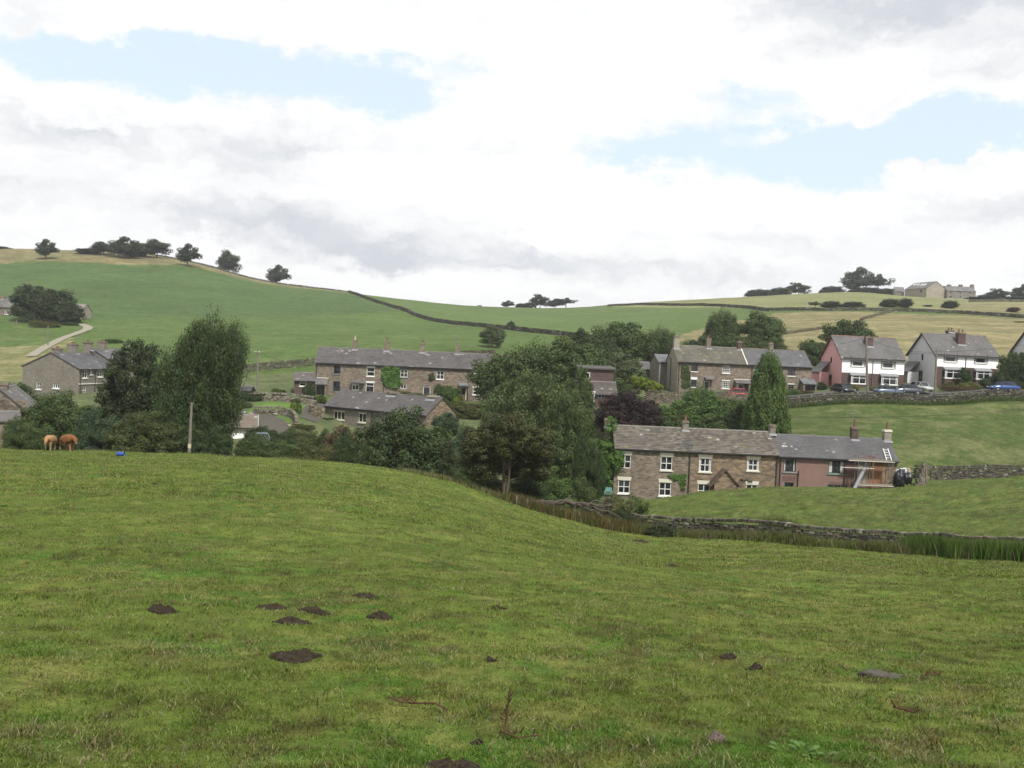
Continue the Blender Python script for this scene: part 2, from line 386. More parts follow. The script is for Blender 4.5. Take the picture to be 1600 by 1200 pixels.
# terrain grid: a fan with rows growing with distance
NU, NV = 560, 760
tt = np.tan(np.linspace(-1, 1, NU) * 0.86) 
vv = np.exp(np.linspace(math.log(3.0), math.log(1650 + Y0), NV)) - Y0
CU, CV = 90, 130       # RBF evaluated on a coarser grid, then interpolated
ct = np.linspace(tt[0], tt[-1], CU * 2); cv = np.linspace(math.log(3.0), math.log(1650 + Y0), CV * 2)
_ty, _tt = np.meshgrid(np.exp(cv) - Y0, ct, indexing='ij')
GRID = hz((_tt * (_ty + Y0)).ravel(), _ty.ravel()).reshape(_ty.shape)
def ground_smooth(x, y):
    x = np.asarray(x, float); y = np.asarray(y, float)
    t_ = np.clip((x / (y + Y0) - ct[0]) / (ct[1] - ct[0]), 0, len(ct) - 1.001)
    v_ = np.clip((np.log(np.maximum(y + Y0, 3.0)) - cv[0]) / (cv[1] - cv[0]), 0, len(cv) - 1.001)
    i = v_.astype(int); j = t_.astype(int); a = v_ - i; b_ = t_ - j
    return (GRID[i, j] * (1 - a) * (1 - b_) + GRID[i + 1, j] * a * (1 - b_) + GRID[i, j + 1] * (1 - a) * b_ + GRID[i + 1, j + 1] * a * b_)
def bumps(x, y):
    near = np.clip((95 - y) / 30, 0, 1)
    z = near * (0.16 * (fbm(x * 0.35, y * 0.35, 3, 2) - 0.5) + 0.10 * (fbm(x * 1.1, y * 1.1, 5, 3) - 0.5) + 0.05 * (fbm(x * 4, y * 4, 9, 2) - 0.5))
    z = z + (1 - near) * 0.5 * (fbm(x * 0.08, y * 0.08, 21, 3) - 0.5)
    return z
def ground(x, y): return ground_smooth(x, y) + bumps(np.asarray(x, float), np.asarray(y, float))
def gz(x, y): return float(ground(np.array([x]), np.array([y]))[0])

# land use as polygons on the plan
def plan(pts): return np.array([(lambda v: (v.x, v.y))(W(a, b_, d)) for a, b_, d in pts])
def inside(x, y, poly):
    r = np.zeros(x.shape, bool); n = len(poly); j = n - 1
    for i in range(n):
        xi, yi = poly[i]; xj, yj = poly[j]
        c = ((yi > y) != (yj > y)) & (x < (xj - xi) * (y - yi) / (yj - yi + 1e-12) + xi); r ^= c; j = i
    return r
LAND = [  # (colour, straw amount, polygon)
    ((0.0540, 0.0972, 0.0225), 0.15, plan([(-900, 600, 150), (-900, 400, 2000), (2500, 400, 2000), (2500, 560, 165), (1300, 560, 165), (900, 560, 165), (500, 560, 165)])),      # hill pasture
    ((0.0446, 0.0857, 0.0256), 0.10, plan([(-900, 500, 255), (-900, 400, 412), (180, 414, 425), (300, 425, 435), (400, 440, 440), (560, 461, 455), (630, 485, 370), (500, 490, 330), (300, 500, 285), (150, 506, 255)])),
    ((0.1118, 0.0989, 0.0467), 0.7, plan([(-900, 412, 428), (180, 414, 430), (300, 425, 440), (400, 440, 452), (560, 462, 465), (560, 450, 600), (-900, 400, 640)])),   # rough strip on the hilltop
    ((0.0619, 0.1071, 0.0287), 0.15, plan([(560, 461, 458), (630, 485, 370), (700, 499, 310), (760, 512, 270), (890, 527, 230), (1000, 540, 215), (1060, 525, 240), (1200, 490, 335), (1160, 486, 390), (950, 476, 500), (700, 470, 1200), (560, 470, 900)])),
    ((0.1505, 0.1634, 0.0734), 0.4, plan([(960, 476, 490), (1160, 486, 390), (1290, 488, 340), (1480, 494, 330), (1600, 480, 420), (2000, 480, 420), (2000, 440, 900), (950, 460, 900)])),
    ((0.1419, 0.1290, 0.0617), 0.9, plan([(1040, 530, 228), (1100, 512, 262), (1215, 490, 330), (1290, 488, 330), (1600, 500, 298), (2100, 500, 290), (2100, 590, 160), (1560, 590, 160), (1280, 575, 172), (1180, 560, 185)])),
    ((0.1505, 0.1462, 0.0734), 0.8, plan([(1430, 489, 328), (1600, 500, 300), (2000, 500, 300), (2000, 475, 405), (1520, 478, 400)])),
    ((0.1204, 0.1290, 0.0501), 0.7, plan([(-500, 545, 200), (-500, 600, 160), (40, 600, 160), (100, 560, 185), (110, 530, 215), (60, 540, 205)])),
    ((0.0450, 0.0720, 0.0171), 0.25, plan([(1190, 690, 108), (1190, 632, 138), (1600, 621, 140), (2100, 600, 140), (2100, 740, 104), (1425, 748, 103)])),
    ((0.0714, 0.1052, 0.0202), 0.20, plan([(985, 838, 61), (1250, 849, 54), (1500, 868, 48), (1900, 890, 41), (2400, 890, 41), (2400, 740, 103), (1425, 748, 103), (1400, 762, 92), (1000, 780, 80)])),
    ((0.0932, 0.1320, 0.0210), 0.20, plan([(-900, 700, 76), (300, 711, 76), (560, 729, 72), (720, 758, 65), (800, 789, 63), (985, 838, 61), (1250, 849, 54), (1500, 868, 48), (1900, 890, 41), (2600, 890, 41), (4000, 890, 5), (800, 890, -30), (-3000, 890, 5)])),
    ((0.0680, 0.1200, 0.0272), 0.05, plan([(393, 650, 118), (398, 625, 132), (480, 627, 132), (480, 642, 124), (466, 668, 112)])),
]
LAND.insert(0, LAND.pop())
# lighter soil/garden ground round the houses is the default
def sstep(a, b, v): t_ = np.clip((v - a) / (b - a), 0, 1); return t_ * t_ * (3 - 2 * t_)
def turf(x, y):
    """rgb factor of the near turf: straw, worn brown and lush patches"""
    p1, p2, p3 = fbm(x * .5, y * .5, 201, 3), fbm(x * 3.1, y * 3.1, 203, 3), fbm(x * 9, y * 9, 205, 2)
    q1, q2 = fbm(x * .8 + 40, y * .8, 207, 3), fbm(x * 4.2, y * 4.2 + 9, 209, 3)
    straw = .8 * sstep(.48, .66, .3 * p1 + .45 * p2 + .25 * p3 + np.clip(x, -8, 8) * .002); dark = sstep(.52, .66, .25 * q1 + .6 * q2 + .15 * p3 + np.clip(x, -4, 12) * .003); lush = sstep(.5, .62, .6 * q1 + .4 * p1)
    c = np.ones(x.shape + (3,)); c = c * (1 - lush[..., None] * np.array((.32, .08, .3)))
    c = c * (1 - straw[..., None]) + np.array((1.5, 1.10, 1.7)) * straw[..., None]
    c = c * (1 - .8 * dark[..., None]) + np.array((.66, .47, .7)) * .8 * dark[..., None]
    return c * (.8 + .4 * p3[..., None])
def land_colour(x, y):
    n1 = fbm(x * 0.12, y * 0.12, 31, 3) - 0.5; n2 = fbm(x * 0.12, y * 0.12, 57, 3) - 0.5
    jx = x + n1 * np.clip(y * 0.015, 0, 3); jy = y + n2 * np.clip(y * 0.03, 0, 8)
    c = np.zeros(x.shape + (4,)); c[..., :3] = (0.07, 0.095, 0.04); c[..., 3] = 0.2
    for col, st, poly in LAND:
        k = inside(jx, jy, poly); c[k, :3] = col; c[k, 3] = st
        if poly is LAND[-1][2] or poly is LAND[-2][2]: c[k, :3] = np.array(col) * turf(x[k], y[k]); c[k, 3] = 0
    return c
def make_ground():
    Y, T = np.meshgrid(vv, tt, indexing='ij'); X = T * (Y + Y0)
    x = X.ravel(); y = Y.ravel(); z = ground(x, y)
    c = land_colour(x, y)
    idx = np.arange(NV * NU).reshape(NV, NU)
    f = np.stack([idx[:-1, :-1].ravel(), idx[:-1, 1:].ravel(), idx[1:, 1:].ravel(), idx[1:, :-1].ravel()], 1)
    me = np_mesh('ground', np.stack([x, y, z], 1), f, c, True)
    m, t, b = base_mat('pasture', 0.95, 0.1)
    a = t.node('ShaderNodeAttribute'); a.attribute_name = 'Col'
    p = worldpos(t)
    straw = a.outputs['Alpha']
    nA = t.noise(p, 0.09, 4, 0.6); nB = t.noise(p, 0.55, 5, 0.65); nC = t.noise(p, 3.2, 5, 0.7); nD = t.noise(p, 16.0, 4, 0.7)
    # dead-grass patches
    s = t.m('ADD', t.m('MULTIPLY', nB, 0.5), t.m('ADD', t.m('MULTIPLY', nC, 0.35), t.m('MULTIPLY', nA, 0.3)))
    patch = t.m('MULTIPLY', t.ramp(s, 0.52, 0.74), t.m('ADD', t.m('MULTIPLY', straw, 1.1), 0.12), clamp=True)
    c1 = t.mix(patch, a.outputs['Color'], (0.215, 0.185, 0.085))
    far_a = t.noise(t.vmul(p, (0.02, 0.11, 0.0)), 1.0, 5, 0.62); far_b = t.noise(t.vmul(p, (0.10, 0.16, 0.0)), 1.0, 5, 0.7)
    c1 = t.mix(t.m('MULTIPLY', t.ramp(far_b, 0.46, 0.6), t.m('MULTIPLY', straw, 0.75)), c1, (0.26, 0.225, 0.125))
    c1 = t.mix(t.m('MULTIPLY', t.ramp(far_a, 0.48, 0.6), t.m('ADD', t.m('MULTIPLY', straw, 0.45), 0.0)), c1, (0.085, 0.10, 0.042))
    lush = t.ramp(t.m('ADD', t.m('MULTIPLY', nA, 0.5), t.m('MULTIPLY', t.noise(t.vadd(p, (31, 7, 3)), 0.8, 4, 0.6), 0.5)), 0.5, 0.66)
    c2 = t.mix(t.m('MULTIPLY', lush, 0.5), c1, t.vmul(a.outputs['Color'], (0.66, 0.92, 0.62)))
    k = t.m('MULTIPLY', t.m('ADD', t.m('MULTIPLY', nC, 0.8), 0.6), t.m('ADD', t.m('MULTIPLY', nD, 0.9), 0.55))
    mot = t.m('ADD', t.m('MULTIPLY', t.ramp(t.noise(p, 0.35, 5, 0.75), 0.32, 0.68), 0.34), t.m('MULTIPLY', t.ramp(t.noise(t.vadd(p, (9, 3, 1)), 1.3, 4, 0.7), 0.3, 0.7), 0.30))
    k = t.m('MULTIPLY', k, t.m('ADD', mot, 0.68))
    k = t.m('MULTIPLY', k, t.m('ADD', t.m('MULTIPLY', t.noise(p, 0.03, 3, 0.5), 0.5), 0.72))
    t.l.new(t.vmul(c2, t.xyz(k, k, k)), b.inputs['Base Color'])
    bump(t, b, t.m('ADD', t.m('MULTIPLY', nC, 1.0), t.m('MULTIPLY', nD, 0.5)), 0.8, 0.12)
    o = link_mesh('ground', me, m); tag(o, kind='structure')
    return o
make_ground()
SC.cycles.max_bounces = 3; SC.cycles.diffuse_bounces = 2; SC.cycles.glossy_bounces = 2; SC.cycles.transmission_bounces = 2
# ------------------------------------------------------------------ dry stone walls
random.seed(5)
def path_xy(pts, step):
    q = [(lambda v: (v.x, v.y))(W(*p)) for p in pts]; out = []
    for (x0, y0), (x1, y1) in zip(q[:-1], q[1:]):
        L = math.hypot(x1 - x0, y1 - y0); n = max(1, int(L / step))
        out += [(x0 + (x1 - x0) * i / n, y0 + (y1 - y0) * i / n) for i in range(n)]
    out.append(q[-1])
    # soften the corners
    a = np.array(out)
    for _ in range(6):
        a[1:-1] = a[1:-1] * 0.5 + (a[:-2] + a[2:]) * 0.25
    return a
def stone_wall(label, pts, h, sw=0.4, sh=0.14, thick=0.5, tone=(0.16, 0.14, 0.115), name='dry_stone_wall', cope=True, ragged=0.0, group='dry stone field walls'):
    a = path_xy(pts, sw); z = ground(a[:, 0], a[:, 1])
    d = np.gradient(a, axis=0); d /= np.linalg.norm(d, axis=1)[:, None] + 1e-9
    V = []; C = []
    rows = max(2, int(h / sh))
    R = np.random.default_rng(len(pts) * 7 + int(h * 100))
    def stone(cx, cy, cz_, ux, uy, L, T, H, lean=0.0):
        c = R.uniform(0.6, 1.35); tint = np.array(tone) * c * R.uniform(0.93, 1.07, 3)
        if R.random() < 0.06: tint = np.array((0.19, 0.18, 0.145)) * R.uniform(0.8, 1.2)
        if R.random() < 0.12: tint = np.array((0.10, 0.115, 0.05))
        j = lambda: R.uniform(-0.16, 0.16)
        for sz in (-1, 1):
            for sy in (-1, 1):
                for sx in (-1, 1):
                    lx = sx * L / 2 * (1 + j()); ly = sy * T / 2 * (1 + j()); lz = sz * H / 2 * (1 + j())
                    V.append((cx + ux * lx - uy * ly + lean * lz * ux, cy + uy * lx + ux * ly + lean * lz * uy, cz_ + lz)); C.append(tint)
    hh = h * (1 + ragged * (fbm(np.arange(len(a)) * 0.09, np.zeros(len(a)), 5, 3) - 0.5) * 2)
    for r in range(rows + (1 if cope else 0)):
        for i in range(len(a) - 1):
            if r < rows and (r + 0.5) * sh > hh[i]: continue
            t = ((r % 2) * 0.5) + R.uniform(-0.15, 0.15)
            cx, cy = a[i] + (a[i + 1] - a[i]) * t
            top = r == rows
            zz_ = z[i] + (min(r * sh, hh[i]) + sh / 2 - 0.08)
            T = thick * (1.15 - 0.35 * r / rows)
            if top:
                for k in range(2):
                    cx, cy = a[i] + (a[i + 1] - a[i]) * (k * 0.5 + 0.2)
                    stone(cx, cy, z[i] + hh[i] + sh * 0.5, d[i][0], d[i][1], sw * 0.42, T, sh * 1.5, R.uniform(-0.3, 0.3))
            else: stone(cx, cy, zz_, d[i][0], d[i][1], sw * R.uniform(0.75, 1.08), T * R.uniform(0.9, 1.08), sh * 1.02)
    n = len(V) // 8
    base = np.array([(0, 2, 3, 1), (4, 5, 7, 6), (0, 1, 5, 4), (1, 3, 7, 5), (3, 2, 6, 7), (2, 0, 4, 6)])
    f = (np.arange(n)[:, None, None] * 8 + base[None]).reshape(-1, 4)
    me = np_mesh(name, V, f, C)
    o = link_mesh(name, me, MAT['rubble'])
    return tag(o, label, 'wall', group, kind='thing')

stone_wall('long mossy dry stone wall with upright coping at the foot of the near field', [(985, 836, 61.5), (1050, 838, 60), (1100, 839, 58.5), (1250, 850, 53.3), (1400, 863, 50.2), (1500, 870, 47.3), (1650, 877, 44.3), (1900, 888, 40.5)], 0.9, 0.34, 0.12, 0.5, (0.085, 0.078, 0.06), ragged=0.16)
stone_wall('short dark dry stone wall below the deep green field, right of the rubble pile', [(1430, 748, 104), (1500, 748, 106), (1600, 748, 107), (1900, 730, 108)], 1.25, 0.42, 0.15, 0.5, (0.07, 0.062, 0.052))
stone_wall('long roadside stone wall in front of the parked cars and rendered houses', [(1205, 634, 137), (1300, 633, 138), (1420, 629, 139), (1500, 626, 139), (1600, 622, 140), (1900, 600, 140)], 1.1, 0.42, 0.13, 0.5, (0.062, 0.056, 0.045))
stone_wall('far field wall running down the hill from the left skyline to the village trees', [(545, 457, 470), (630, 485, 370), (700, 499, 310), (760, 512, 270), (830, 520, 245), (895, 527, 230), (935, 532, 222)], 1.35, 0.9, 0.3, 0.9, (0.065, 0.062, 0.05), cope=False, ragged=0.2)
stone_wall('dark field wall along the crest of the left hill under the lone trees', [(225, 399, 482), (330, 417, 477), (400, 438, 472), (480, 450, 472), (545, 457, 472)], 1.0, 1.1, 0.35, 0.9, (0.06, 0.058, 0.045), cope=False, ragged=0.2)
stone_wall('field wall climbing to the left gable of the long middle terrace', [(325, 587, 164), (400, 580, 167), (460, 573, 170), (498, 569, 172)], 1.5, 0.5, 0.2, 0.55, (0.085, 0.08, 0.062), cope=False)
stone_wall('low wall behind the right end of the long middle terrace', [(690, 554, 178), (775, 551, 182)], 1.4, 0.5, 0.2, 0.55, (0.075, 0.06, 0.045), cope=False)
stone_wall('thin far wall between the pale upper field and the straw coloured slope', [(950, 476, 505), (1000, 476.5, 490), (1100, 481, 430), (1160, 486, 390), (1200, 490, 350), (1290, 489, 335), (1400, 490, 330), (1500, 494.5, 318), (1600, 500, 300), (1800, 508, 290)], 1.35, 1.0, 0.3, 0.9, (0.07, 0.066, 0.052), cope=False, ragged=0.25)
stone_wall('short broken wall crossing the straw coloured slope behind the copse', [(1215, 525, 235), (1250, 520, 242), (1290, 513, 252)], 0.8, 0.6, 0.2, 0.5, (0.10, 0.085, 0.06), cope=False, ragged=0.4)
stone_wall('short broken wall high on the straw slope above the pink house', [(1345, 504, 280), (1392, 492, 326)], 0.8, 0.8, 0.25, 0.6, (0.10, 0.085, 0.06), cope=False, ragged=0.4)
stone_wall('far wall on the right skyline below the hilltop farmhouse', [(1515, 481, 400), (1560, 479, 405), (1700, 478, 410)], 1.4, 1.0, 0.3, 0.8, (0.085, 0.08, 0.06), cope=False, ragged=0.2)
stone_wall('pale garden retaining wall along the top of the lawn beside the shed', [(388, 622, 133), (420, 620, 134), (455, 622, 134), (490, 622, 136)], .95, 0.4, 0.16, 0.5, (0.17, 0.15, 0.125), name='garden_wall', group='garden retaining walls')
stone_wall('curved lower retaining wall under the lawn next to the drive', [(396, 645, 119), (420, 647, 118), (450, 652, 117), (462, 660, 115), (463, 668, 112)], .7, 0.4, 0.16, 0.5, (0.155, 0.135, 0.11), name='garden_wall', group='garden retaining walls')
stone_wall('stepped brownish garden wall between the drive and the low cottage', [(492, 650, 128), (487, 660, 124), (484, 670, 120), (505, 672, 121)], 1.0, 0.4, 0.16, 0.5, (0.17, 0.14, 0.11), name='garden_wall', group='garden retaining walls')
stone_wall('wall of pale stone behind the copper beech, left of the long roadside wall', [(1010, 640, 132), (1050, 638, 134), (1095, 636, 136), (1205, 634, 137)], 1.4, 0.42, 0.15, 0.5, (0.12, 0.10, 0.08), name='roadside_wall', group='dry stone field walls')

# ------------------------------------------------------------------ roads, track, lawn and drive as sheets on the ground
def strip(name, pts, w, mat, lift=0.05, step=1.5, ruts=False):
    a = path_xy(pts, step); d = np.gradient(a, axis=0); d /= np.linalg.norm(d, axis=1)[:, None]
    nrm = np.stack([-d[:, 1], d[:, 0]], 1); K = 5
    V = []
    for k in range(K):
        q = a + nrm * (w * (k / (K - 1) - 0.5)); z = ground(q[:, 0], q[:, 1]) + lift
        V.append(np.column_stack([q, z]))
    V = np.stack(V, 1); n = len(a); idx = np.arange(n * K).reshape(n, K)
    f = np.stack([idx[:-1, :-1].ravel(), idx[:-1, 1:].ravel(), idx[1:, 1:].ravel(), idx[1:, :-1].ravel()], 1)
    o = link_mesh(name, np_mesh(name, V.reshape(-1, 3), f, None, True), MAT[mat]); tag(o, kind='structure'); return o
strip('road', [(1020, 626, 141), (1150, 622, 143), (1300, 617, 143.5), (1390, 614, 143.5), (1565, 610, 143.5), (1900, 600, 143)], 6.0, 'tarmac', 0.08)
strip('track', [(48, 552, 190), (70, 541, 202), (100, 530, 216), (135, 518, 232), (141, 512, 238), (125, 507, 243)], 2.2, 'gravel_track', 0.14)
strip('driveway', [(470, 690, 100), (450, 672, 107), (425, 658, 113), (395, 650, 117)], 3.6, 'drive_stone', 0.06)
strip('garden_path', [(500, 622, 143), (494, 640, 132), (488, 655, 125), (482, 672, 117)], 2.2, 'drive_stone', 0.07)
strip('lawn', [(398, 634, 124), (430, 634, 124), (476, 636, 124)], 9.0, 'lawn_green', 0.04) if 'lawn_green' in MAT else None

# ------------------------------------------------------------------ building kit
class House:
    """local frame: x along the front, y towards the back, z up from the front left base corner"""
    def __init__(s, name, label, cat, p0, p1, D, eave, ridge, group=None, L=None):
        s.o0 = W(*p0); q = W(*p1)
        s.L = L or math.hypot(q.x - s.o0.x, q.y - s.o0.y)
        s.rz = math.atan2(q.y - s.o0.y, q.x - s.o0.x)
        s.D, s.E, s.Rz = D, eave, ridge
        s.root = tag(empty(name, s.o0, s.rz), label, cat, group)
        s.inv = Matrix.Translation(s.o0) @ Matrix.Rotation(s.rz, 4, 'Z'); s.inv.invert()
        s.open = {'f': [], 'l': [], 'r': [], 'b': []}
    def frame(s, face, off=0.0):
        L, D = s.L, s.D
        if face == 'f': return lambda a, n, z: (a, -n - off, z)
        if face == 'b': return lambda a, n, z: (L - a, D + n + off, z)
        if face == 'l': return lambda a, n, z: (-n - off, D - a, z)
        if face == 'r': return lambda a, n, z: (L + n + off, a, z)
    def at(s, px, py, face='f', off=0.0):
        """along-wall and height of the wall point seen at this photo pixel"""
        o = s.inv @ Vector((0, 0, 0)); d = (s.inv @ W(px, py, 100)) - o
        if face == 'f': k = (-off - o.y) / d.y; p = o + d * k; return p.x, p.z
        if face == 'l': k = (-off - o.x) / d.x; p = o + d * k; return s.D - p.y, p.z
        if face == 'r': k = (s.L + off - o.x) / d.x; p = o + d * k; return p.y, p.z
    def rect(s, x0, y0, x1, y1, face='f'):
        a0, z1 = s.at(x0, y0, face); a1, z0 = s.at(x1, y1, face)
        return min(a0, a1), max(a0, a1), min(z0, z1), max(z0, z1)
    def walls(s, mats, zone=None, zcut=(), acut=(), down=3.0, name='wall'):
        """mats list; zone(face, a, z) -> material index"""
        mb = MB(); gab = (s.Rz - s.E)
        for face in 'flrb':
            fr = s.frame(face); A = s.L if face in 'fb' else s.D
            ops = s.open[face]
            xs = sorted({0, A} | {v for o in ops for v in o[:2]} | ({c for c in acut if c < A} if face == 'f' else set()))
            zs = sorted({-down, s.E} | {v for o in ops for v in o[2:]} | set(zcut))
            for i in range(len(xs) - 1):
                for j in range(len(zs) - 1):
                    ca, cz_ = (xs[i] + xs[i + 1]) / 2, (zs[j] + zs[j + 1]) / 2
                    if any(o[0] < ca < o[1] and o[2] < cz_ < o[3] for o in ops): continue
                    mi = zone(face, ca, cz_) if zone else 0
                    mb.quad(fr(xs[i], 0, zs[j]), fr(xs[i + 1], 0, zs[j]), fr(xs[i + 1], 0, zs[j + 1]), fr(xs[i], 0, zs[j + 1]), mi=mi)
            for (a0, a1, z0, z1) in ops:
                mi = zone(face, (a0 + a1) / 2, z0) if zone else 0; r = -0.16
                P_ = [(a0, z0), (a1, z0), (a1, z1), (a0, z1)]
                for k in range(4):
                    (pa, pz), (qa, qz) = P_[k], P_[(k + 1) % 4]
                    mb.quad(fr(pa, 0, pz), fr(pa, r, pz), fr(qa, r, qz), fr(qa, 0, qz), mi=mi)
                mb.quad(fr(a0, r, z0), fr(a1, r, z0), fr(a1, r, z1), fr(a0, r, z1), mi=mi)
            if face in 'lr' and s.Rz > s.E:
                mi = zone(face, s.D / 2, s.Rz) if zone else 0
                mb.add([fr(0, 0, s.E), fr(s.D, 0, s.E), fr(s.D / 2, 0, s.Rz)], [(0, 1, 2)], mi=mi)
        s.wall = mb.build(name, [MAT[m] for m in mats], s.root, colors=False); return s.wall
    def roof(s, tone=(0.12, 0.115, 0.115), sw=0.35, sh=0.24, var=0.22, ridge_col=(0.13, 0.12, 0.115), over=0.25, side=0.12, moss=0.0, x0=None, x1=None, name='roof', dz=0.0, thick=0.03, light=0.02, patches=()):
        x0 = -side if x0 is None else x0; x1 = s.L + side if x1 is None else x1
        E = s.E + 0.06 + dz; Rz = s.Rz + 0.1 + dz; H = s.D / 2; sl = (Rz - E) / H
        R = np.random.default_rng(int(abs(s.L) * 100) + 3)
        mb = MB()
        # solid roof body
        y0 = -over; za = E - sl * over; zb = Rz; yb = s.D + over
        mb.add([(x0, y0, za - 0.1), (x1, y0, za - 0.1), (x1, H, zb - 0.1), (x0, H, zb - 0.1), (x0, y0, za), (x1, y0, za), (x1, H, zb), (x0, H, zb), (x0, yb, za - 0.1), (x1, yb, za - 0.1), (x0, yb, za), (x1, yb, za)],
               [(0, 1, 5, 4), (4, 5, 6, 7), (1, 2, 6, 5), (3, 0, 4, 7), (2, 1, 0, 3), (8, 9, 11, 10)][:5] + [(10, 11, 6, 7)[::-1], (9, 8, 10, 11), (2, 9, 11, 6), (8, 3, 7, 10), (9, 2, 3, 8)], c=tuple(np.array(tone) * 0.8))
        ln = math.hypot(H + over, (H + over) * sl); n = max(3, int(ln / sh)); cy = (H + over) / n
        for side_ in (0, 1):
            for r in range(n):
                w = sw * R.uniform(0.95, 1.05) * (1.25 - 0.45 * r / n)
                x = x0 - R.uniform(0, w)
                yl, yh = y0 + r * cy, min(y0 + (r + 1.15) * cy, H)
                while x < x1:
                    ww = w * R.uniform(0.8, 1.2); xa, xb = max(x, x0), min(x + ww - 0.012, x1); x += ww
                    if xb - xa < 0.03: continue
                    k = R.uniform(1 - var, 1 + var); c = np.array(tone) * k * R.uniform(0.96, 1.04, 3)
                    g = fbm(np.array([xa * 0.5]), np.array([r * sh * 0.6]), 77, 3)[0]
                    c = c * (0.72 + 0.56 * g)
                    if R.random() < light: c = np.array((0.21, 0.205, 0.19)) * R.uniform(0.7, 1.2)
                    if R.random() < moss * (g * 2): c = np.array((0.12, 0.125, 0.06)) * R.uniform(0.7, 1.2)
                    for (pa, pb, qa, qb, pc, pr) in patches:
                        if side_ == 0 and pa < xa < pb and qa < r / n < qb and R.random() < pr: c = np.array(pc) * R.uniform(0.8, 1.2)
                    lz = thick * R.uniform(0.8, 1.5)
                    f_ = (lambda yy, e: ((yy if side_ == 0 else s.D - yy), E + sl * yy + e))
                    (Y1, Z1), (Y2, Z2), (Y0_, Z0_) = f_(yl, lz), f_(yh, 0.012), f_(yl, 0.0)
                    vs = [(xa, Y1, Z1), (xb, Y1, Z1), (xb, Y2, Z2), (xa, Y2, Z2), (xa, Y0_, Z0_), (xb, Y0_, Z0_)]
                    fs = [(0, 1, 2, 3), (4, 5, 1, 0)] if side_ == 0 else [(3, 2, 1, 0), (0, 1, 5, 4)]
                    mb.add(vs, fs, tuple(c))
        ro = mb.build(name, MAT['slate'], s.root)
        rm = MB(); x = x0
        while x < x1:
            k = R.uniform(0.8, 1.2); xe = min(x + 0.45, x1)
            rm.add([(x, H - 0.14, Rz - 0.06), (x, H - 0.07, Rz + 0.06), (x, H + 0.07, Rz + 0.06), (x, H + 0.14, Rz - 0.06), (xe, H - 0.14, Rz - 0.06), (xe, H - 0.07, Rz + 0.06), (xe, H + 0.07, Rz + 0.06), (xe, H + 0.14, Rz - 0.06)],
                   [(0, 4, 5, 1), (1, 5, 6, 2), (2, 6, 7, 3), (0, 1, 2, 3), (7, 6, 5, 4)], tuple(np.array(ridge_col) * k)); x += 0.46
        rm.build('ridge_tile', MAT['slate'], ro)
        return ro
    def gutter(s, x0=0.0, x1=None, col='paint_dark', z=None):
        x1 = s.L if x1 is None else x1; z = s.E - 0.12 if z is None else z
        g = MB(); g.box(x0, x1, -0.36, -0.24, z - 0.02, z + 0.10); g.box(x0, x1, -0.24, 0.0, z + 0.0, z + 0.04)
        return g.build('gutter', MAT[col], s.root, colors=False)
    def downpipe(s, a, face='f', col='paint_dark', z1=None, z0=-2.5):
        fr = s.frame(face); z1 = s.E - 0.1 if z1 is None else z1; m_ = MB()
        m_.tube([fr(a, 0.28, z1), fr(a, 0.10, z1 - 0.3), fr(a, 0.10, z0)], 0.055, 8)
        m_.box(-0.08, 0.08, 0.02, 0.17, z1 - 0.45, z1 - 0.38, fr=lambda u, n, z: fr(a + u, n, z))
        return m_.build('downpipe', MAT[col], s.root, colors=False)
    def window(s, x0, y0, x1, y1, style='sash', face='f', col='paint_white', lintel=None, sill='paint_white', bar=0.05, curtain=0.0, name='window', surround=None, proud=False):
        a0, a1, z0, z1 = s.rect(x0, y0, x1, y1, face)
        if not proud: s.open[face].append((a0, a1, z0, z1))
        fr = s.frame(face); n0, n1 = (-0.13, -0.06) if not proud else (0.005, 0.07)
        w = MB(); fw = 0.075
        def b(u0, u1, v0, v1, e=0.0): w.box(u0, u1, n0 - e, n1 + e, v0, v1, fr=fr)
        b(a0 + .002, a0 + fw, z0 + .002, z1 - .002); b(a1 - fw, a1 - .002, z0 + .002, z1 - .002)
        b(a0 + fw, a1 - fw, z0 + .002, z0 + fw); b(a0 + fw, a1 - fw, z1 - fw, z1 - .002)
        am, zm = (a0 + a1) / 2, (z0 + z1) / 2; e = -0.012
        if style == '4': b(am - bar / 2, am + bar / 2, z0 + fw, z1 - fw, e); b(a0 + fw, am - bar / 2, zm - bar / 2, zm + bar / 2, e); b(am + bar / 2, a1 - fw, zm - bar / 2, zm + bar / 2, e)
        if style == 'sash': b(a0 + fw, a1 - fw, zm - .04, zm + .04, 0.0)
        if style == 'top': zt = z0 + (z1 - z0) * .68; b(a0 + fw, a1 - fw, zt - .035, zt + .035)
        if style == 'top2': zt = z0 + (z1 - z0) * .68; b(a0 + fw, a1 - fw, zt - .035, zt + .035); b(am - .035, am + .035, zt + .035, z1 - fw)
        if style == 'v2': b(am - .035, am + .035, z0 + fw, z1 - fw)
        if style == 'h4':
            b(am - .035, am + .035, z0 + fw, z1 - fw)
            zt = z0 + (z1 - z0) * .55; b(a0 + fw, am - .035, zt - .03, zt + .03); b(am + .035, a1 - fw, zt - .03, zt + .03)
        if style == 'v3':
            for k in (1, 2): q = a0 + (a1 - a0) * k / 3; b(q - .05, q + .05, z0 + fw, z1 - fw)
        if style == 'grid':
            for k in (1, 2, 3): q = a0 + (a1 - a0) * k / 4; b(q - .022, q + .022, z0 + fw, z1 - fw)
            for k in (1, 2, 3): q = z0 + (z1 - z0) * k / 4; b(a0 + fw, a1 - fw, q - .02, q + .02, e)
        wo = w.build(name, MAT[col], s.root, colors=False)
        g = MB(); g.quad(fr(a0 + .02, n0 + .01, z0 + .02), fr(a1 - .02, n0 + .01, z0 + .02), fr(a1 - .02, n0 + .01, z1 - .02), fr(a0 + .02, n0 + .01, z1 - .02))
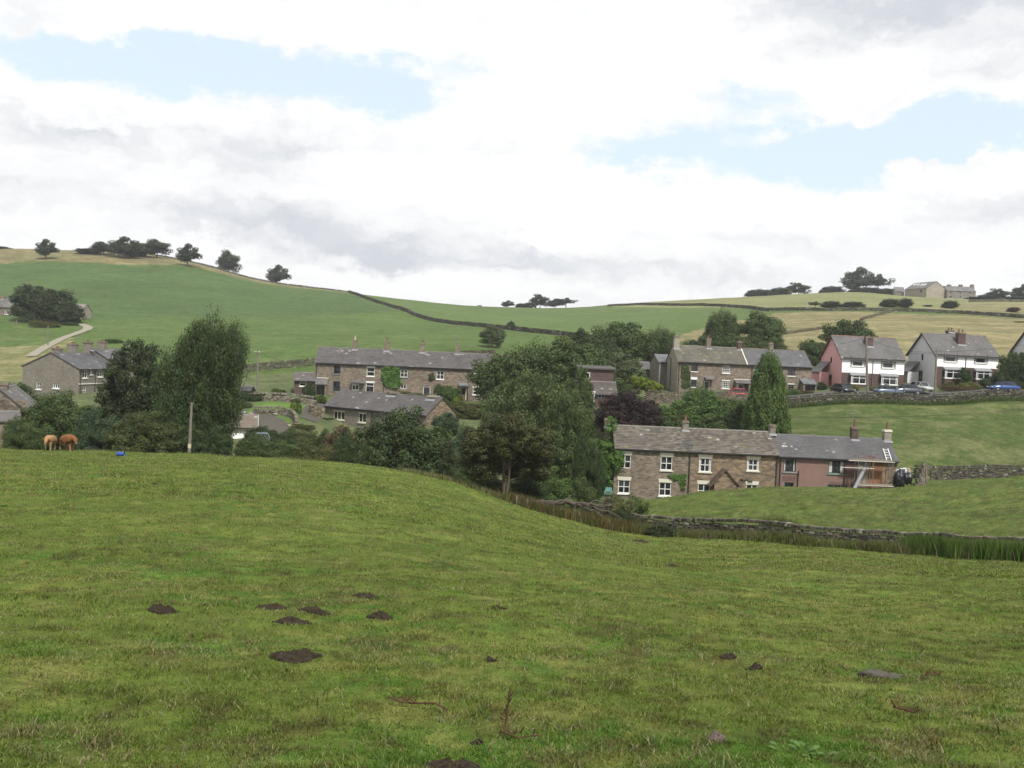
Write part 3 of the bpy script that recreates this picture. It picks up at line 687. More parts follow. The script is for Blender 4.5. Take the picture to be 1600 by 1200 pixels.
        g.build('pane', MAT['glass_dark'], wo, colors=False)
        if curtain:
            for sgn, A in ((1, a0 + fw), (-1, a1 - fw)):
                c = MB(); c.quad(fr(A, n0 + .014, z0 + fw), fr(A + sgn * (a1 - a0) * curtain, n0 + .014, z0 + fw), fr(A + sgn * (a1 - a0) * curtain, n0 + .014, z1 - fw), fr(A, n0 + .014, z1 - fw))
                c.build('curtain', MAT['curtain'], wo, colors=False)
        if lintel:
            lm, lh, lt = lintel; l = MB()
            l.add([fr(a0 - .06, .03, z1), fr(a1 + .06, .03, z1), fr(a1 + .06 + lt, .03, z1 + lh), fr(a0 - .06 - lt, .03, z1 + lh), fr(a0 - .06, -.02, z1), fr(a1 + .06, -.02, z1), fr(a1 + .06 + lt, -.02, z1 + lh), fr(a0 - .06 - lt, -.02, z1 + lh)],
                  [(0, 1, 2, 3), (4, 5, 1, 0), (1, 5, 6, 2), (3, 2, 6, 7), (0, 3, 7, 4)])
            l.build('lintel', MAT[lm], wo, colors=False)
        if sill:
            q = MB(); q.box(a0 - .1, a1 + .1, 0.004, 0.11, z0 - .14, z0 - .01, fr=fr); q.box(a0, a1, -0.15, 0.004, z0 - .012, z0 + .006, fr=fr)
            q.build('sill', MAT[sill], wo, colors=False)
        if surround:
            q = MB()
            for k in range(int((z1 - z0 + .3) / .18) + 1):
                e2 = .10 if k % 2 else .22; zz0 = z0 - .1 + k * .18
                q.box(a0 - e2, a0 - .003, .004, .035, zz0, zz0 + .178, fr=fr); q.box(a1 + .003, a1 + e2, .004, .035, zz0, zz0 + .178, fr=fr)
            q.build('quoin', MAT[surround], wo, colors=False)
        return wo
    def door(s, x0, y0, x1, y1, col='paint_white', face='f', panes=2, frame='paint_white'):
        a0, a1, z0, z1 = s.rect(x0, y0, x1, y1, face); s.open[face].append((a0, a1, z0, z1)); fr = s.frame(face)
        d = MB(); d.box(a0 + .08, a1 - .08, -.13, -.07, z0, z1 - .08, fr=fr)
        do = d.build('door', MAT[col], s.root, colors=False)
        q = MB(); q.box(a0 + .002, a0 + .08, -.14, -.04, z0, z1, fr=fr); q.box(a1 - .08, a1 - .002, -.14, -.04, z0, z1, fr=fr); q.box(a0 + .08, a1 - .08, -.14, -.04, z1 - .08, z1, fr=fr)
        q.build('door_frame', MAT[frame], do, colors=False)
        w = (a1 - a0 - .16)
        g = MB()
        for k in range(panes):
            u = a0 + .08 + w * (k + .15) / panes; g.box(u, u + w * .7 / panes, -.07, -.064, z0 + (z1 - z0) * .45, z1 - .25, fr=fr)
        if panes: g.build('pane', MAT['glass_dark'], do, colors=False)
        h = MB(); h.box(a1 - .2, a1 - .15, -.07, -.03, z0 + .95, z0 + 1.1, fr=fr); h.build('handle', MAT['lead'], do, colors=False)
        return do
    def chimney(s, x0, x1, ytop, ybase=None, depth=0.7, mat='stone_brown', pots=1, pot='terracotta', pot_h=0.5, cap='stone_brown', yoff=0.0, aerial=False, flash=True):
        """x0, x1, ytop in photo pixels on the plane through the ridge"""
        o = s.inv @ Vector((0, 0, 0)); yy = s.D / 2 + yoff
        def hit(px, py):
            d = (s.inv @ W(px, py, 100)) - o; k = (yy - o.y) / d.y; p = o + d * k; return p.x, p.z
        a0, zt = hit(x0, ytop); a1, _ = hit(x1, ytop)
        if abs(s.rz) > .9: am_ = (a0 + a1) / 2; depth = (x1 - x0) / F * (s.root.matrix_basis @ Vector((am_, yy, 0))).y; a0, a1 = am_ - .4, am_ + .4
        zb = s.E + 0.3; c = MB(); y0, y1 = yy - depth / 2, yy + depth / 2
        c.box(a0, a1, y0, y1, zb, zt - .22)
        co = c.build('chimney', MAT[mat], s.root, colors=False)
        k = MB(); k.box(a0 - .07, a1 + .07, y0 - .07, y1 + .07, zt - .22, zt - .10); k.box(a0 - .02, a1 + .02, y0 - .02, y1 + .02, zt - .1, zt)
        k.build('chimney_cap', MAT[cap], co, colors=False)
        for i in range(pots):
            u = a0 + (a1 - a0) * (i + .5) / pots
            p = MB(); p.tube([(u, yy, zt), (u, yy, zt + pot_h * .1), (u, yy, zt + pot_h * .15), (u, yy, zt + pot_h * .85), (u, yy, zt + pot_h * .87), (u, yy, zt + pot_h)], [.16, .16, .13, .10, .135, .135], 10)
            p.build('chimney_pot', MAT[pot], co, smooth=False, colors=False)
        if flash:
            zr = s.Rz + .1; sl = (s.Rz - s.E) / (s.D / 2); yf = y0 - .32
            q = MB(); q.quad((a0 - .1, yf, zr - sl * (s.D / 2 - yf) + .05), (a1 + .1, yf, zr - sl * (s.D / 2 - yf) + .05), (a1 + .1, y0, zr - sl * (s.D / 2 - y0) + .06), (a0 - .1, y0, zr - sl * (s.D / 2 - y0) + .06))
            q.build('flashing', MAT['lead'], co, colors=False)
        if aerial:
            u = a0 + .15; q = MB(); q.cyl((u, yy, zt - .6), (u, yy, zt + 1.5), .02, n=6)
            q.cyl((u - .7, yy, zt + 1.4), (u + .7, yy, zt + 1.4), .012, n=5)
            for k_ in range(7): q.cyl((u - .6 + k_ * .2, yy, zt + 1.15), (u - .6 + k_ * .2, yy, zt + 1.65), .009, n=4)
            q.build('aerial', MAT['lead'], co, colors=False)
        return co
    def bargeboard(s, face, col='paint_white', w=.2, side=.12, over=.25):
        E = s.E + .06; Rz = s.Rz + .1; H = s.D / 2; sl = (Rz - E) / H; X = (-side - .03, -side) if face == 'l' else (s.L + side, s.L + side + .03)
        m_ = MB()
        for sg in (0, 1):
            f_ = lambda y: (y if sg == 0 else s.D - y)
            p = [(-over, E - sl * over), (H, Rz)]
            vs = [(x, f_(y), z - dz_) for x in X for (y, z) in p for dz_ in (0.0, w)]
            m_.add(vs, [(0, 1, 3, 2), (4, 6, 7, 5), (0, 2, 6, 4), (1, 5, 7, 3), (0, 4, 5, 1), (2, 3, 7, 6)])
        return m_.build('bargeboard', MAT[col], s.root, colors=False)
    def lean_porch(s, x0, y0, x1, y1, depth=1.2, drop=.6, tone=(.12, .115, .115), posts=None, wall=None, mat='stone_brown', name='porch', edge=None):
        """a lean-to canopy on the front wall; photo rectangle of its roof (top line at the wall)"""
        a0, a1, z0, z1 = s.rect(x0, y0, x1, y1); p = MB(); n = 4; zt = z1
        for r in range(n):
            t0, t1 = r / n, (r + 1) / n; x = a0
            while x < a1 - .01:
                xe = min(x + .3, a1); c = tuple(np.array(tone) * random.uniform(.75, 1.25))
                p.add([(x, -t1 * depth, zt - t1 * drop + .03), (xe - .01, -t1 * depth, zt - t1 * drop + .03), (xe - .01, -t0 * depth, zt - t0 * drop + .01), (x, -t0 * depth, zt - t0 * drop + .01)], [(0, 1, 2, 3)], c); x = xe
        p.add([(a0, 0, zt - .02), (a1, 0, zt - .02), (a1, -depth, zt - drop - .0), (a0, -depth, zt - drop - .0), (a0, 0, zt - .12), (a1, 0, zt - .12), (a1, -depth, zt - drop - .1), (a0, -depth, zt - drop - .1)],
              [(0, 3, 2, 1), (4, 5, 6, 7), (3, 7, 6, 2), (0, 4, 7, 3), (1, 2, 6, 5)], tuple(np.array(tone) * .6))
        po = p.build(name, MAT['slate'], s.root)
        if edge:
            e = MB(); e.box(a0 - .03, a1 + .03, -.06, -.003, zt, zt + .12); e.build('flashing', MAT[edge], po, colors=False)
        if wall:
            q = MB(); q.box(a0 + .1, a0 + .35, -depth + .1, -.002, -2.5, zt - drop - .05); q.box(a1 - .35, a1 - .1, -depth + .1, -.002, -2.5, zt - drop - .05)
            q.build('porch_side', MAT[mat], po, colors=False)
        return po
# ------------------------------------------------------------------ buildings
def house(name, label, cat, p0, p1, D, ye, ridge, group=None):
    """p0, p1: base corners of the front; ye: photo row of the eave over p0; ridge: photo (x, y) of a ridge point"""
    a, b_ = W(*p0), W(*p1); th = math.atan2(b_.y - a.y, b_.x - a.x)
    E = W(p0[0], ye, p0[2]).z - a.z
    # ridge point: intersect the pixel ray with the vertical plane through the ridge
    q = a + Vector((-math.sin(th), math.cos(th), 0)) * (D / 2); n = Vector((-math.sin(th), math.cos(th), 0))
    r = W(ridge[0], ridge[1], 100.0); r = r * (q.dot(n) / r.dot(n))
    return House(name, label, cat, p0, p1, D, E, r.z - a.z, group)

LW = ('paint_white', 0.40, 0.04)
# --- near terrace, stone half
h = house('stone_terrace', 'nearest stone terrace with mossy stone slate roof, cream lintels and an apex porch', 'terrace', (957, 788, 96.5), (1212, 799.4, 96.5), 6.4, 699.5, (1064, 670))
T1 = h
for x0, y0, x1, y1 in ((967.5, 710.5, 985.3, 732), (1032.7, 713, 1050, 735), (1092.7, 715.6, 1111, 737.5), (1167.8, 717.5, 1186, 735.8)):
    h.window(x0, y0, x1, y1, '4', lintel=('paint_cream', .38, .06), sill='paint_cream' if x0 > 1000 else None, bar=.07, curtain=.13 if x0 > 1040 else 0)
for x0, y0, x1, y1 in ((966.3, 750, 983.8, 771), (1030.3, 753.5, 1048, 775), (1090.8, 756, 1108.2, 778), (1166.2, 757, 1183, 778)):
    h.window(x0, y0, x1, y1, '4', lintel=('paint_cream', .36, .06), bar=.07)
aj = h.at(1077, 740)[0]
h.walls(['stone_brown', 'stone_warm'], zone=lambda f, a, z: 1 if (f == 'f' and a > aj) or f == 'r' else 0, acut=(aj,))
h.roof((0.098, 0.085, 0.070), 0.40, 0.26, 0.36, (0.13, 0.12, 0.10), moss=0.015, thick=0.055, light=.012, side=0.05, x1=h.L, patches=((6.0, 7.6, 0.0, .5, (.06, .06, .058), .6), (1.5, 4, .2, .6, (.075, .07, .065), .4)))
h.gutter(); h.downpipe(h.at(1077.5, 720)[0]); h.downpipe(h.L - .15)
h.chimney(945, 953.5, 653.5, mat='stone_brown', pots=0); h.chimney(1066.5, 1075.4, 657, mat='stone_grey', pots=1, pot_h=.6)
h.chimney(1202.5, 1211, 663, mat='stone_grey', pots=0)
# apex porch: two stone slate slopes on a little gable
(aL, zL), (aR, zR), (aT, zT) = h.at(1109, 760, 'f', 1.4), h.at(1158.5, 762, 'f', 1.4), h.at(1133.6, 733.5, 'f', 1.4)
p = MB(); zL = zR = min(zL, zR)
for sg, aE in ((0, aL), (1, aR)):
    for k in range(7):
        t0, t1 = k / 7, (k + 1) / 7
        q0, q1 = aT + (aE - aT) * t0, aT + (aE - aT) * t1; w0, w1 = zT + (zL - zT) * t0, zT + (zL - zT) * t1
        for j in range(3):
            c = tuple(np.array((.085, .066, .05)) * random.uniform(.7, 1.3)); y0_, y1_ = -1.6 + j * .54, -1.6 + (j + 1) * .54 - .01
            vs = [(q1, y0_, w1 + .06), (q1, y1_, w1 + .06), (q0, y1_, w0 + .03), (q0, y0_, w0 + .03), (q1, y0_, w1 - .08), (q1, y1_, w1 - .08), (q0, y1_, w0 - .12), (q0, y0_, w0 - .12)]
            p.add(vs, [(0, 3, 2, 1) if sg == 0 else (0, 1, 2, 3), (4, 5, 6, 7), (0, 4, 7, 3), (0, 1, 5, 4)], c)
po = p.build('porch', MAT['slate'], h.root)
q = MB(); gl, gr_ = aL + .45, aR - .45; zz = zL + (zT - zL) * (.45 / (aT - aL))
q.add([(gl, -1.4, -3), (gr_, -1.4, -3), (gr_, -1.4, zz - .13), (aT, -1.4, zT - .13), (gl, -1.4, zz - .13)], [(0, 1, 2, 3, 4)])
q.quad((gl, -1.4, -3), (gl, -1.4, zz - .13), (gl, -.002, zz - .13), (gl, -.002, -3)); q.quad((gr_, -1.4, -3), (gr_, -.002, -3), (gr_, -.002, zz - .13), (gr_, -1.4, zz - .13))
q.build('porch_side', MAT['stone_warm'], po, colors=False)
# --- near terrace, brown rendered half under repair
h = house('rendered_terrace', 'brown rendered terrace under repair with smooth grey slate roof and scaffold in front', 'terrace', (1212.6, 799.5, 96.5), (1398, 808, 96.5), 6.4, 712, (1300, 683.5))
T1B = h
h.window(1225, 717.8, 1243, 737.5, 'v2', col='paint_dark', sill='lead', curtain=.1)
h.window(1295, 719.7, 1319.5, 740.3, 'v3', col='paint_dark', sill='paint_green', curtain=.2)
h.window(1225, 753, 1241, 770, 'none', col='lead', sill=None)
h.window(1292.5, 757, 1324, 775, 'v3', col='paint_grey', sill=None)
az = [h.at(x, 740)[0] for x in (1319.8, 1342, 1356, 1379.5)]
zr = h.at(1240, 744)[1]; a2 = (h.at(1222, 745)[0], h.at(1243.5, 745)[0])
def zn(f, a, z):
    if f != 'f': return 3
    if a2[0] < a < a2[1] and zr - .55 < z < zr: return 5
    if a > az[3]: return 4
    if a > az[2]: return 2
    if a > az[1]: return 3
    if a > az[0]: return 1
    return 0
h.walls(['render_brown', 'brick_red', 'brick_orange', 'stone_pale', 'stone_warm', 'brick_red'], zone=zn, acut=az + list(a2), zcut=(zr, zr - .55))
h.roof((0.076, 0.074, 0.077), 0.30, 0.22, 0.14, (0.07, 0.068, 0.07), light=.008, x0=0.0, side=.15,
       patches=((h.at(1335, 700)[0], h.at(1370, 700)[0], 0, .22, (.10, .04, .032), .55), (h.at(1224, 700)[0], h.at(1232, 700)[0], .42, .5, (.4, .38, .34), .9)))
h.gutter(); h.downpipe(h.at(1219.5, 720)[0]); h.downpipe(h.at(1246.6, 745)[0], z1=h.at(1246, 735)[1]); h.downpipe(h.at(1319.8, 725)[0])
h.chimney(1330, 1340, 667, mat='brick_dark', pots=1, pot='terracotta', pot_h=.8, aerial=True)
h.chimney(1380.8, 1391.6, 671, mat='stone_pale', cap='paint_cream', pots=1, pot_h=.75)
bd = MB(); u0, z_ = h.at(1343, 758, 'f', 1.2); u1, _ = h.at(1396, 758, 'f', 1.2)
# scaffold: standards, ledgers, boards, guard rail
sc = tag(empty('scaffold', h.root.location, h.rz), 'tube and board scaffold in front of the orange brick repair on the brown terrace', 'scaffold')
zt = h.at(1360, 721, 'f', 1.2)[1]
_pl = [h.at(x, 740, 'f', 1.25)[0] for x in (1340.5, 1365.5, 1394)]
for i, u in enumerate(_pl):
    for y in (-1.25, -.35):
        q = MB(); q.cyl((u + (0.0 if i != 1 else .1), y, -3), (u - (0.0 if i != 1 else .15), y, zt + .6), .055 if y < -1 else .04, n=8); q.build('pole', MAT['scaffold_steel'], sc, colors=False)
for y, z, u0_, u1_ in ((-1.3, zt, _pl[0] - 1.0, _pl[2] + .2), (-1.3, z_ + 1.7, h.at(1312, 738, 'f', 1.2)[0], _pl[1]), (-1.3, z_, _pl[0] - .2, _pl[2] + .2), (-.3, zt, _pl[0] - .3, _pl[2] + .2)):
    q = MB(); q.cyl((u0_, y, z), (u1_, y, z - .0), .05, n=8); q.build('ledger', MAT['scaffold_steel'], sc, colors=False)
for k, (z, a_, b_) in enumerate(((z_ + .05, _pl[0] - .1, _pl[2] + .1), (zt + .05, _pl[0] - .9, _pl[2] - .1))):
    q = MB()
    for j in range(4 if k == 0 else 2): q.box(a_, b_, -1.25 + j * .24, -1.03 + j * .24, z, z + .05)
    q.box(a_, b_, -1.32, -1.28, z - .02, z + .17); q.build('board', MAT['scaffold_board'], sc, colors=False)
# loose things on the repair: ladder on the roof, rubble chute
def ladder(label, A, B, w, n, mat='paint_white'):
    t = tag(empty('ladder', A), label, 'ladder'); A, B = Vector(A), Vector(B); d = B - A; s = Vector((1, 0, 0)) * w / 2
    for sg in (-1, 1):
        q = MB(); q.cyl(s * sg, d + s * sg, .045, n=6); q.build('rail', MAT[mat], t, colors=False)
    for k in range(n):
        c = d * ((k + .5) / n); q = MB(); q.cyl(c - s, c + s, .032, n=6); q.build('rung', MAT[mat], t, colors=False)
    return t
def on_roof(h, px, py, up=.12):
    o = h.inv @ Vector((0, 0, 0)); d = (h.inv @ W(px, py, 100)) - o; sl = (h.Rz - h.E) / (h.D / 2)
    k = (h.E + .1 + up - o.z + sl * o.y) / (d.z - sl * d.y); return h.root.matrix_basis @ (o + d * k)
bpy.context.view_layer.update()
ladder('pale aluminium ladder lying on the grey slate roof above the scaffold', on_roof(h, 1390, 721.5), on_roof(h, 1383.5, 701), .5, 5, 'plastic_white')
A_, B_ = h.root.matrix_basis @ Vector((h.at(1334, 763, 'f', 2.2)[0], -2.2, h.at(1334, 766, 'f', 2.2)[1])), h.root.matrix_basis @ Vector((h.at(1353, 725, 'f', .3)[0], -.5, h.at(1353, 725, 'f', .3)[1]))
q = MB(); n_ = 7
for k in range(n_):
    a_ = A_.lerp(B_, k / n_); b_ = A_.lerp(B_, (k + 1.1) / n_); q.tube([a_, b_], [.16, .20], 10, cap=False)
o = q.build('rubble_chute', MAT['lead'], colors=False); tag(o, 'pale grey sectional rubble chute leaning against the scaffold', 'chute')
# --- middle terrace
h = house('long_terrace', 'long stone terrace with four tall chimneys and unbroken grey roof below the green hill', 'terrace', (491.5, 618, 148), (800, 633.5, 150), 7, 566, (600, 547))
T2 = h
h.window(521.6, 570.9, 532, 584.4, 'v1', col='paint_grey', sill='stone_grey'); h.window(520.7, 595.6, 531, 611.5, 'v2', col='paint_dark', sill=None)
h.window(573.4, 574, 585, 588, 'sash', lintel=('paint_white', .22, .0)); h.window(572, 598, 584, 614, 'top', lintel=('paint_white', .25, .0))
h.door(550, 599.4, 560.5, 616); h.window(626, 577.5, 636.6, 589.6, 'h4', lintel=('paint_grey', .2, 0), sill='paint_green'); h.window(626, 600.5, 634.7, 608, 'v2', sill=None)
h.window(682.5, 580, 693.4, 592.8, 'h4', lintel=('paint_grey', .2, 0)); h.window(681, 603.5, 691, 615.3, 'h4', lintel=('paint_grey', .2, 0)); h.door(661.5, 604, 671.6, 624, 'paint_dark', panes=4)
h.window(738.5, 584.5, 750, 594.5, 'sash', lintel=('paint_white', .18, 0)); h.window(739, 606, 749.5, 617, 'sash', lintel=('paint_white', .25, 0)); h.door(719, 605, 728, 625, 'timber_brown', panes=1)
h.window(777, 586, 787, 596, 'sash', lintel=('paint_white', .2, 0))
h.walls(['stone_brown']); h.roof((0.072, 0.066, 0.065), 0.42, 0.28, 0.2, (0.10, 0.09, 0.085), light=.012,
    patches=tuple((h.at(x - 10, 570)[0], h.at(x + 12, 570)[0], .72, 1.0, (.18, .172, .155), .2) for x in (555, 604, 660, 716, 530)))
h.gutter(); h.downpipe(h.at(732, 585)[0]); h.downpipe(.15); h.downpipe(h.at(600, 585)[0])
h.lean_porch(493, 590.5, 513, 598, 1.4, .9, wall=1, edge='paint_cream'); h.lean_porch(549.4, 593.4, 570, 598, 1.0, .4, edge=None); h.lean_porch(716.5, 598, 731.5, 604, .9, .4, tone=(.17, .18, .2))
h.chimney(551.6, 558.4, 530.5, pot='pot_cream', pot_h=.6); h.chimney(601.3, 609, 532.5, pot_h=.6); h.chimney(656.8, 664, 535.5, pot_h=.5); h.chimney(712, 718, 539.4, pot='timber_grey', pot_h=1.15)
q = MB(); fr = h.frame('f'); a0, a1 = h.at(768, 604)[0], h.at(781, 604)[0]
q.box(a0, a1, .003, 1.6, -2, 2.1, fr=fr); po = q.build('conservatory', MAT['paint_white'], h.root, colors=False)
q = MB(); q.box(a0 + .15, (a0 + a1) / 2 - .05, 1.6, 1.62, .7, 1.9, fr=fr); q.box((a0 + a1) / 2 + .05, a1 - .15, 1.6, 1.62, .7, 1.9, fr=fr); q.build('pane', MAT['glass_dark'], po, colors=False)
# --- low cottage in front of the middle terrace
h = house('low_cottage', 'low stone cottage set at an angle in front of the long terrace', 'cottage', (507, 664, 126), (665, 682, 115.5), 5.6, 633.5, (679, 621.5))
h.window(521.5, 642, 538, 656.5, 'v3', col='paint_cream', lintel=('paint_cream', .1, 0), sill='paint_cream'); h.window(560.6, 645.5, 571.5, 660.5, 'v2', col='paint_cream', lintel=('paint_cream', .1, 0), sill='paint_cream')
h.window(600, 652, 612, 666, 'v2', col='paint_cream', sill='paint_cream'); h.walls(['stone_grey', 'stone_warm'], zone=lambda f, a, z: 1 if f == 'r' else 0)
h.roof((0.078, 0.072, 0.071), 0.36, 0.25, 0.16, (0.10, 0.09, 0.085), light=.01); h.gutter(); h.downpipe(h.at(582, 650)[0])
h.chimney(608, 621.5, 612, mat='stone_warm', pots=0); h.chimney(671, 684, 617.5, mat='stone_warm', pots=0, cap='stone_pale', depth=.9)
# --- right terrace
h = house('mossy_terrace', 'stone terrace with a mossy roof on its left half, behind the tall conifer', 'terrace', (1057, 616, 148), (1266, 624, 150.5), 6.6, 564.5, (1062, 540.4))
T4 = h
h.window(1080.4, 568.6, 1090, 580.4, 'sash', col='paint_dark', lintel=('stone_pale', .2, 0)); h.window(1080, 593, 1088, 605, 'sash', col='paint_dark', lintel=LW)
h.window(1129.4, 571, 1140.4, 583.2, 'grid'); h.window(1128.5, 595, 1139.4, 607, 'grid', lintel=('paint_white', .15, 0.02))
h.window(1179, 572.5, 1187, 584, 'sash'); h.window(1231, 574.5, 1242.3, 587.5, 'v1', col='timber_brown'); h.window(1231.8, 600.5, 1240, 610, 'v2', col='timber_brown', lintel=('paint_white', .15, 0))
h.door(1100.5, 595.5, 1108, 612, 'paint_dark', panes=1); h.door(1154, 601, 1162, 615, 'timber_brown', panes=1)
h.walls(['stone_brown', 'stone_pale'], zone=lambda f, a, z: 1 if f == 'l' else 0)
xs = h.at(1166.5, 568)[0]
h.roof((0.085, 0.079, 0.062), 0.45, 0.30, 0.22, (0.13, 0.12, 0.10), light=.015, moss=.05, x1=xs); h.roof((0.082, 0.082, 0.087), 0.32, 0.24, 0.14, (0.11, 0.075, 0.065), light=.006, x0=xs + .16)
sl = (h.Rz - h.E) / (h.D / 2); q = MB(); q.add([(xs, -.25, h.E - sl * .25), (xs + .16, -.25, h.E - sl * .25), (xs + .16, h.D / 2, h.Rz + .1), (xs, h.D / 2, h.Rz + .1), (xs, -.25, h.E - sl * .25 + .22), (xs + .16, -.25, h.E - sl * .25 + .22), (xs + .16, h.D / 2, h.Rz + .3), (xs, h.D / 2, h.Rz + .3)], [(4, 5, 6, 7), (0, 4, 7, 3), (1, 2, 6, 5), (0, 1, 5, 4)])
q.build('roof_parapet', MAT['paint_cream'], h.root, colors=False)
h.gutter(); h.downpipe(h.at(1175, 580)[0]); h.downpipe(.2); h.downpipe(h.D * .45, 'l', z1=h.E + .6)
h.lean_porch(1100.5, 588.5, 1114.5, 594, .9, .35, tone=(.16, .16, .165)); h.lean_porch(1147, 593, 1170, 600, 1.1, .5, edge='paint_cream', wall=1); h.lean_porch(1249, 592, 1271, 599, 1.6, .7, wall=1, tone=(.13, .14, .15))
h.chimney(1053, 1061.5, 524.5, mat='stone_pale', pot='stone_pale', pot_h=.3, depth=.8, yoff=-.3); h.chimney(1104, 1110.4, 528.5, pot_h=.55); h.chimney(1152, 1159, 533.4, mat='brick_dark', pot_h=.3); h.chimney(1201, 1207.5, 535.5, pot_h=.3)
h = house('rear_wing', 'narrow stone rear wing with small slate roof, tucked left of the mossy terrace', 'house', (1027.5, 614, 154), (1047, 615, 154.3), 5, 565.5, (1036, 555)); h.walls(['stone_grey']); h.roof((0.115, 0.118, 0.125), .35, .26, .15); h.gutter(); h.downpipe(.15, col='paint_white')
h = house('outhouse', 'small dark roofed stone outhouse behind the clipped yellow hedge', 'outbuilding', (1001, 602, 160), (1025, 603, 160), 4.5, 577, (1012, 566.5)); h.window(1010, 583, 1017, 590, 'v2', col='paint_dark', sill=None); h.walls(['stone_brown']); h.roof((0.085, 0.08, 0.078), .35, .26, .15); h.gutter()
# --- the two pairs of rendered houses on the right
def semi(name, label, p0, p1, ye, ridge, ysplit, ups, lows, gable_mat, chim, door, slit, lean_x, quoin, brick='brick_dark', pipe=None):
    h = house(name, label, 'house', p0, p1, 8.0, ye, ridge, 'rendered houses behind the roadside wall'); zc = h.at(p0[0] + 20, ysplit)[1]
    for r in ups: h.window(*r, 'top2', sill='paint_white', surround=quoin, lintel=(quoin, .12, .1), curtain=.1)
    if door: h.door(*door, 'timber_brown', 'l', 1)
    h.window(*slit, 'v1', 'l', col='paint_dark', sill=None)
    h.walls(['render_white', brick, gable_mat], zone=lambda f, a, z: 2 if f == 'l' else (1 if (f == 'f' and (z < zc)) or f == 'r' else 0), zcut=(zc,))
    h.roof((0.095, 0.092, 0.09), .32, .24, .13, (0.15, 0.075, 0.06) if 'pink' in label else (.12, .11, .105), light=.01, side=.3, over=.35)
    h.bargeboard('l', 'paint_dark' if 'pink' not in label else 'timber_brown', .22, .3, .35); h.bargeboard('r', 'paint_dark', .22, .3, .35); h.gutter(col='paint_dark')
    for r in lows:   # shallow bays with white frames and lead roofs
        a0, a1, z0, z1 = h.rect(*r); fr = h.frame('f'); bw = .55
        q = MB(); q.box(a0, a1, .003, bw, -2, z0, fr=fr); bo = q.build('bay', MAT[brick], h.root, colors=False)
        w = MB()
        for u in (a0, a0 + .22, a0 + (a1 - a0) * .5 - .03, a1 - .32, a1 - .10): w.box(u, u + .1, bw - .08, bw, z0, z1, fr=fr)
        zt_ = z0 + (z1 - z0) * .7
        for (za, zb) in ((z0, z0 + .1), (zt_ - .04, zt_ + .04), (z1 - .1, z1)): w.box(a0 + .005, a1 - .005, bw - .075, bw + .005, za, zb, fr=fr)
        for u in (a0, a1 - .08): w.box(u, u + .08, .0, bw - .08, z0, z0 + .1, fr=fr); w.box(u, u + .08, 0, bw - .08, z1 - .1, z1, fr=fr)
        w.box(a0 - .08, a1 + .08, bw - .02, bw + .09, z0 - .1, z0 - .001, fr=fr); w.build('window_frame', MAT['paint_white'], bo, colors=False)
        g = MB(); g.box(a0 + .04, a1 - .04, .01, bw - .05, z0 + .02, z1 - .02, fr=fr); g.build('pane', MAT['glass_dark'], bo, colors=False)
        q = MB(); q.add([fr(a0 - .12, 0, z1 + .45), fr(a1 + .12, 0, z1 + .45), fr(a1 + .12, bw + .15, z1 + .04), fr(a0 - .12, bw + .15, z1 + .04), fr(a0 - .12, 0, z1 - .02), fr(a1 + .12, 0, z1 - .02), fr(a1 + .12, bw + .15, z1 - .02), fr(a0 - .12, bw + .15, z1 - .02)], [(0, 3, 2, 1), (4, 5, 6, 7), (3, 7, 6, 2), (0, 4, 7, 3), (1, 2, 6, 5)])
        q.build('bay_roof', MAT['lead'], bo, colors=False)
    for c in chim: h.chimney(c[0], c[1], c[2], mat='brick_dark', pots=c[3], yoff=c[4], depth=.9, pot_h=.45)
    h.downpipe(h.at(pipe, 570)[0], col='paint_grey')
    # lean-to at the back of the gable side
    fr = h.frame('l'); a_ = h.D - 3.0; q = MB(); w_ = lean_x
    q.box(0.2, 3.4, .003, w_, -2.5, 2.2, fr=fr); lo = q.build('lean_to', MAT[gable_mat], h.root, colors=False)
    q = MB(); q.add([fr(0.0, 0, 3.9), fr(3.6, 0, 3.9), fr(3.6, w_ + .2, 2.2), fr(0.0, w_ + .2, 2.2), fr(0, 0, 3.75), fr(3.6, 0, 3.75), fr(3.6, w_ + .2, 2.05), fr(0, w_ + .2, 2.05)], [(0, 1, 2, 3), (7, 6, 5, 4), (3, 2, 6, 7), (1, 5, 6, 2), (0, 3, 7, 4)], (.11, .108, .105)); q.build('lean_to_roof', MAT['slate'], lo)
    return h
H5 = semi('pink_gabled_house', 'rendered pair of houses with a pink gable end and white front', (1314, 604, 151), (1411, 608, 152), 558, (1300.5, 524.8), 582.5,
     [(1331, 560.3, 1350.3, 572.5), (1378.6, 563, 1397.6, 575.5)], [(1327.8, 586, 1352.5, 600), (1375, 587.5, 1399.8, 601.5)], 'render_pink', [(1352.5, 1362.8, 526, 1, -1.4)], (1293.6, 584, 1299.2, 603), (1297.6, 558, 1299.6, 567), 1.6, 'brick_dark', pipe=1363.8)
H6 = semi('white_gabled_house', 'white rendered pair of houses with a pale gable end and dark brick ground floor', (1460, 604, 151), (1557, 608, 152.5), 553, (1443.8, 521.2), 573,
     [(1476.5, 554.5, 1494.6, 565.5), (1524, 556.5, 1541.5, 567.6)], [(1474, 577.2, 1498, 591.5), (1522.4, 579.5, 1545, 593)], 'render_white_shaded', [(1480, 1489, 516, 2, .9), (1495.6, 1506.6, 519, 2, -1.6)], (1434, 578.5, 1441, 598), (1440, 552, 1442.5, 563), 1.9, 'brick_dark', pipe=1508.5)
H7 = semi('edge_house', 'rendered house cut off by the right edge of the picture, dark bargeboards', (1627, 600, 150), (1725, 604, 151), 548, (1614, 514), 569,
     [(1642, 550, 1660, 562)], [(1640, 574, 1664, 588)], 'render_white_shaded', [(1640, 1650, 512, 2, 0)], None, (1611, 548, 1614, 560), .4, 'brick_dark', pipe=1675)
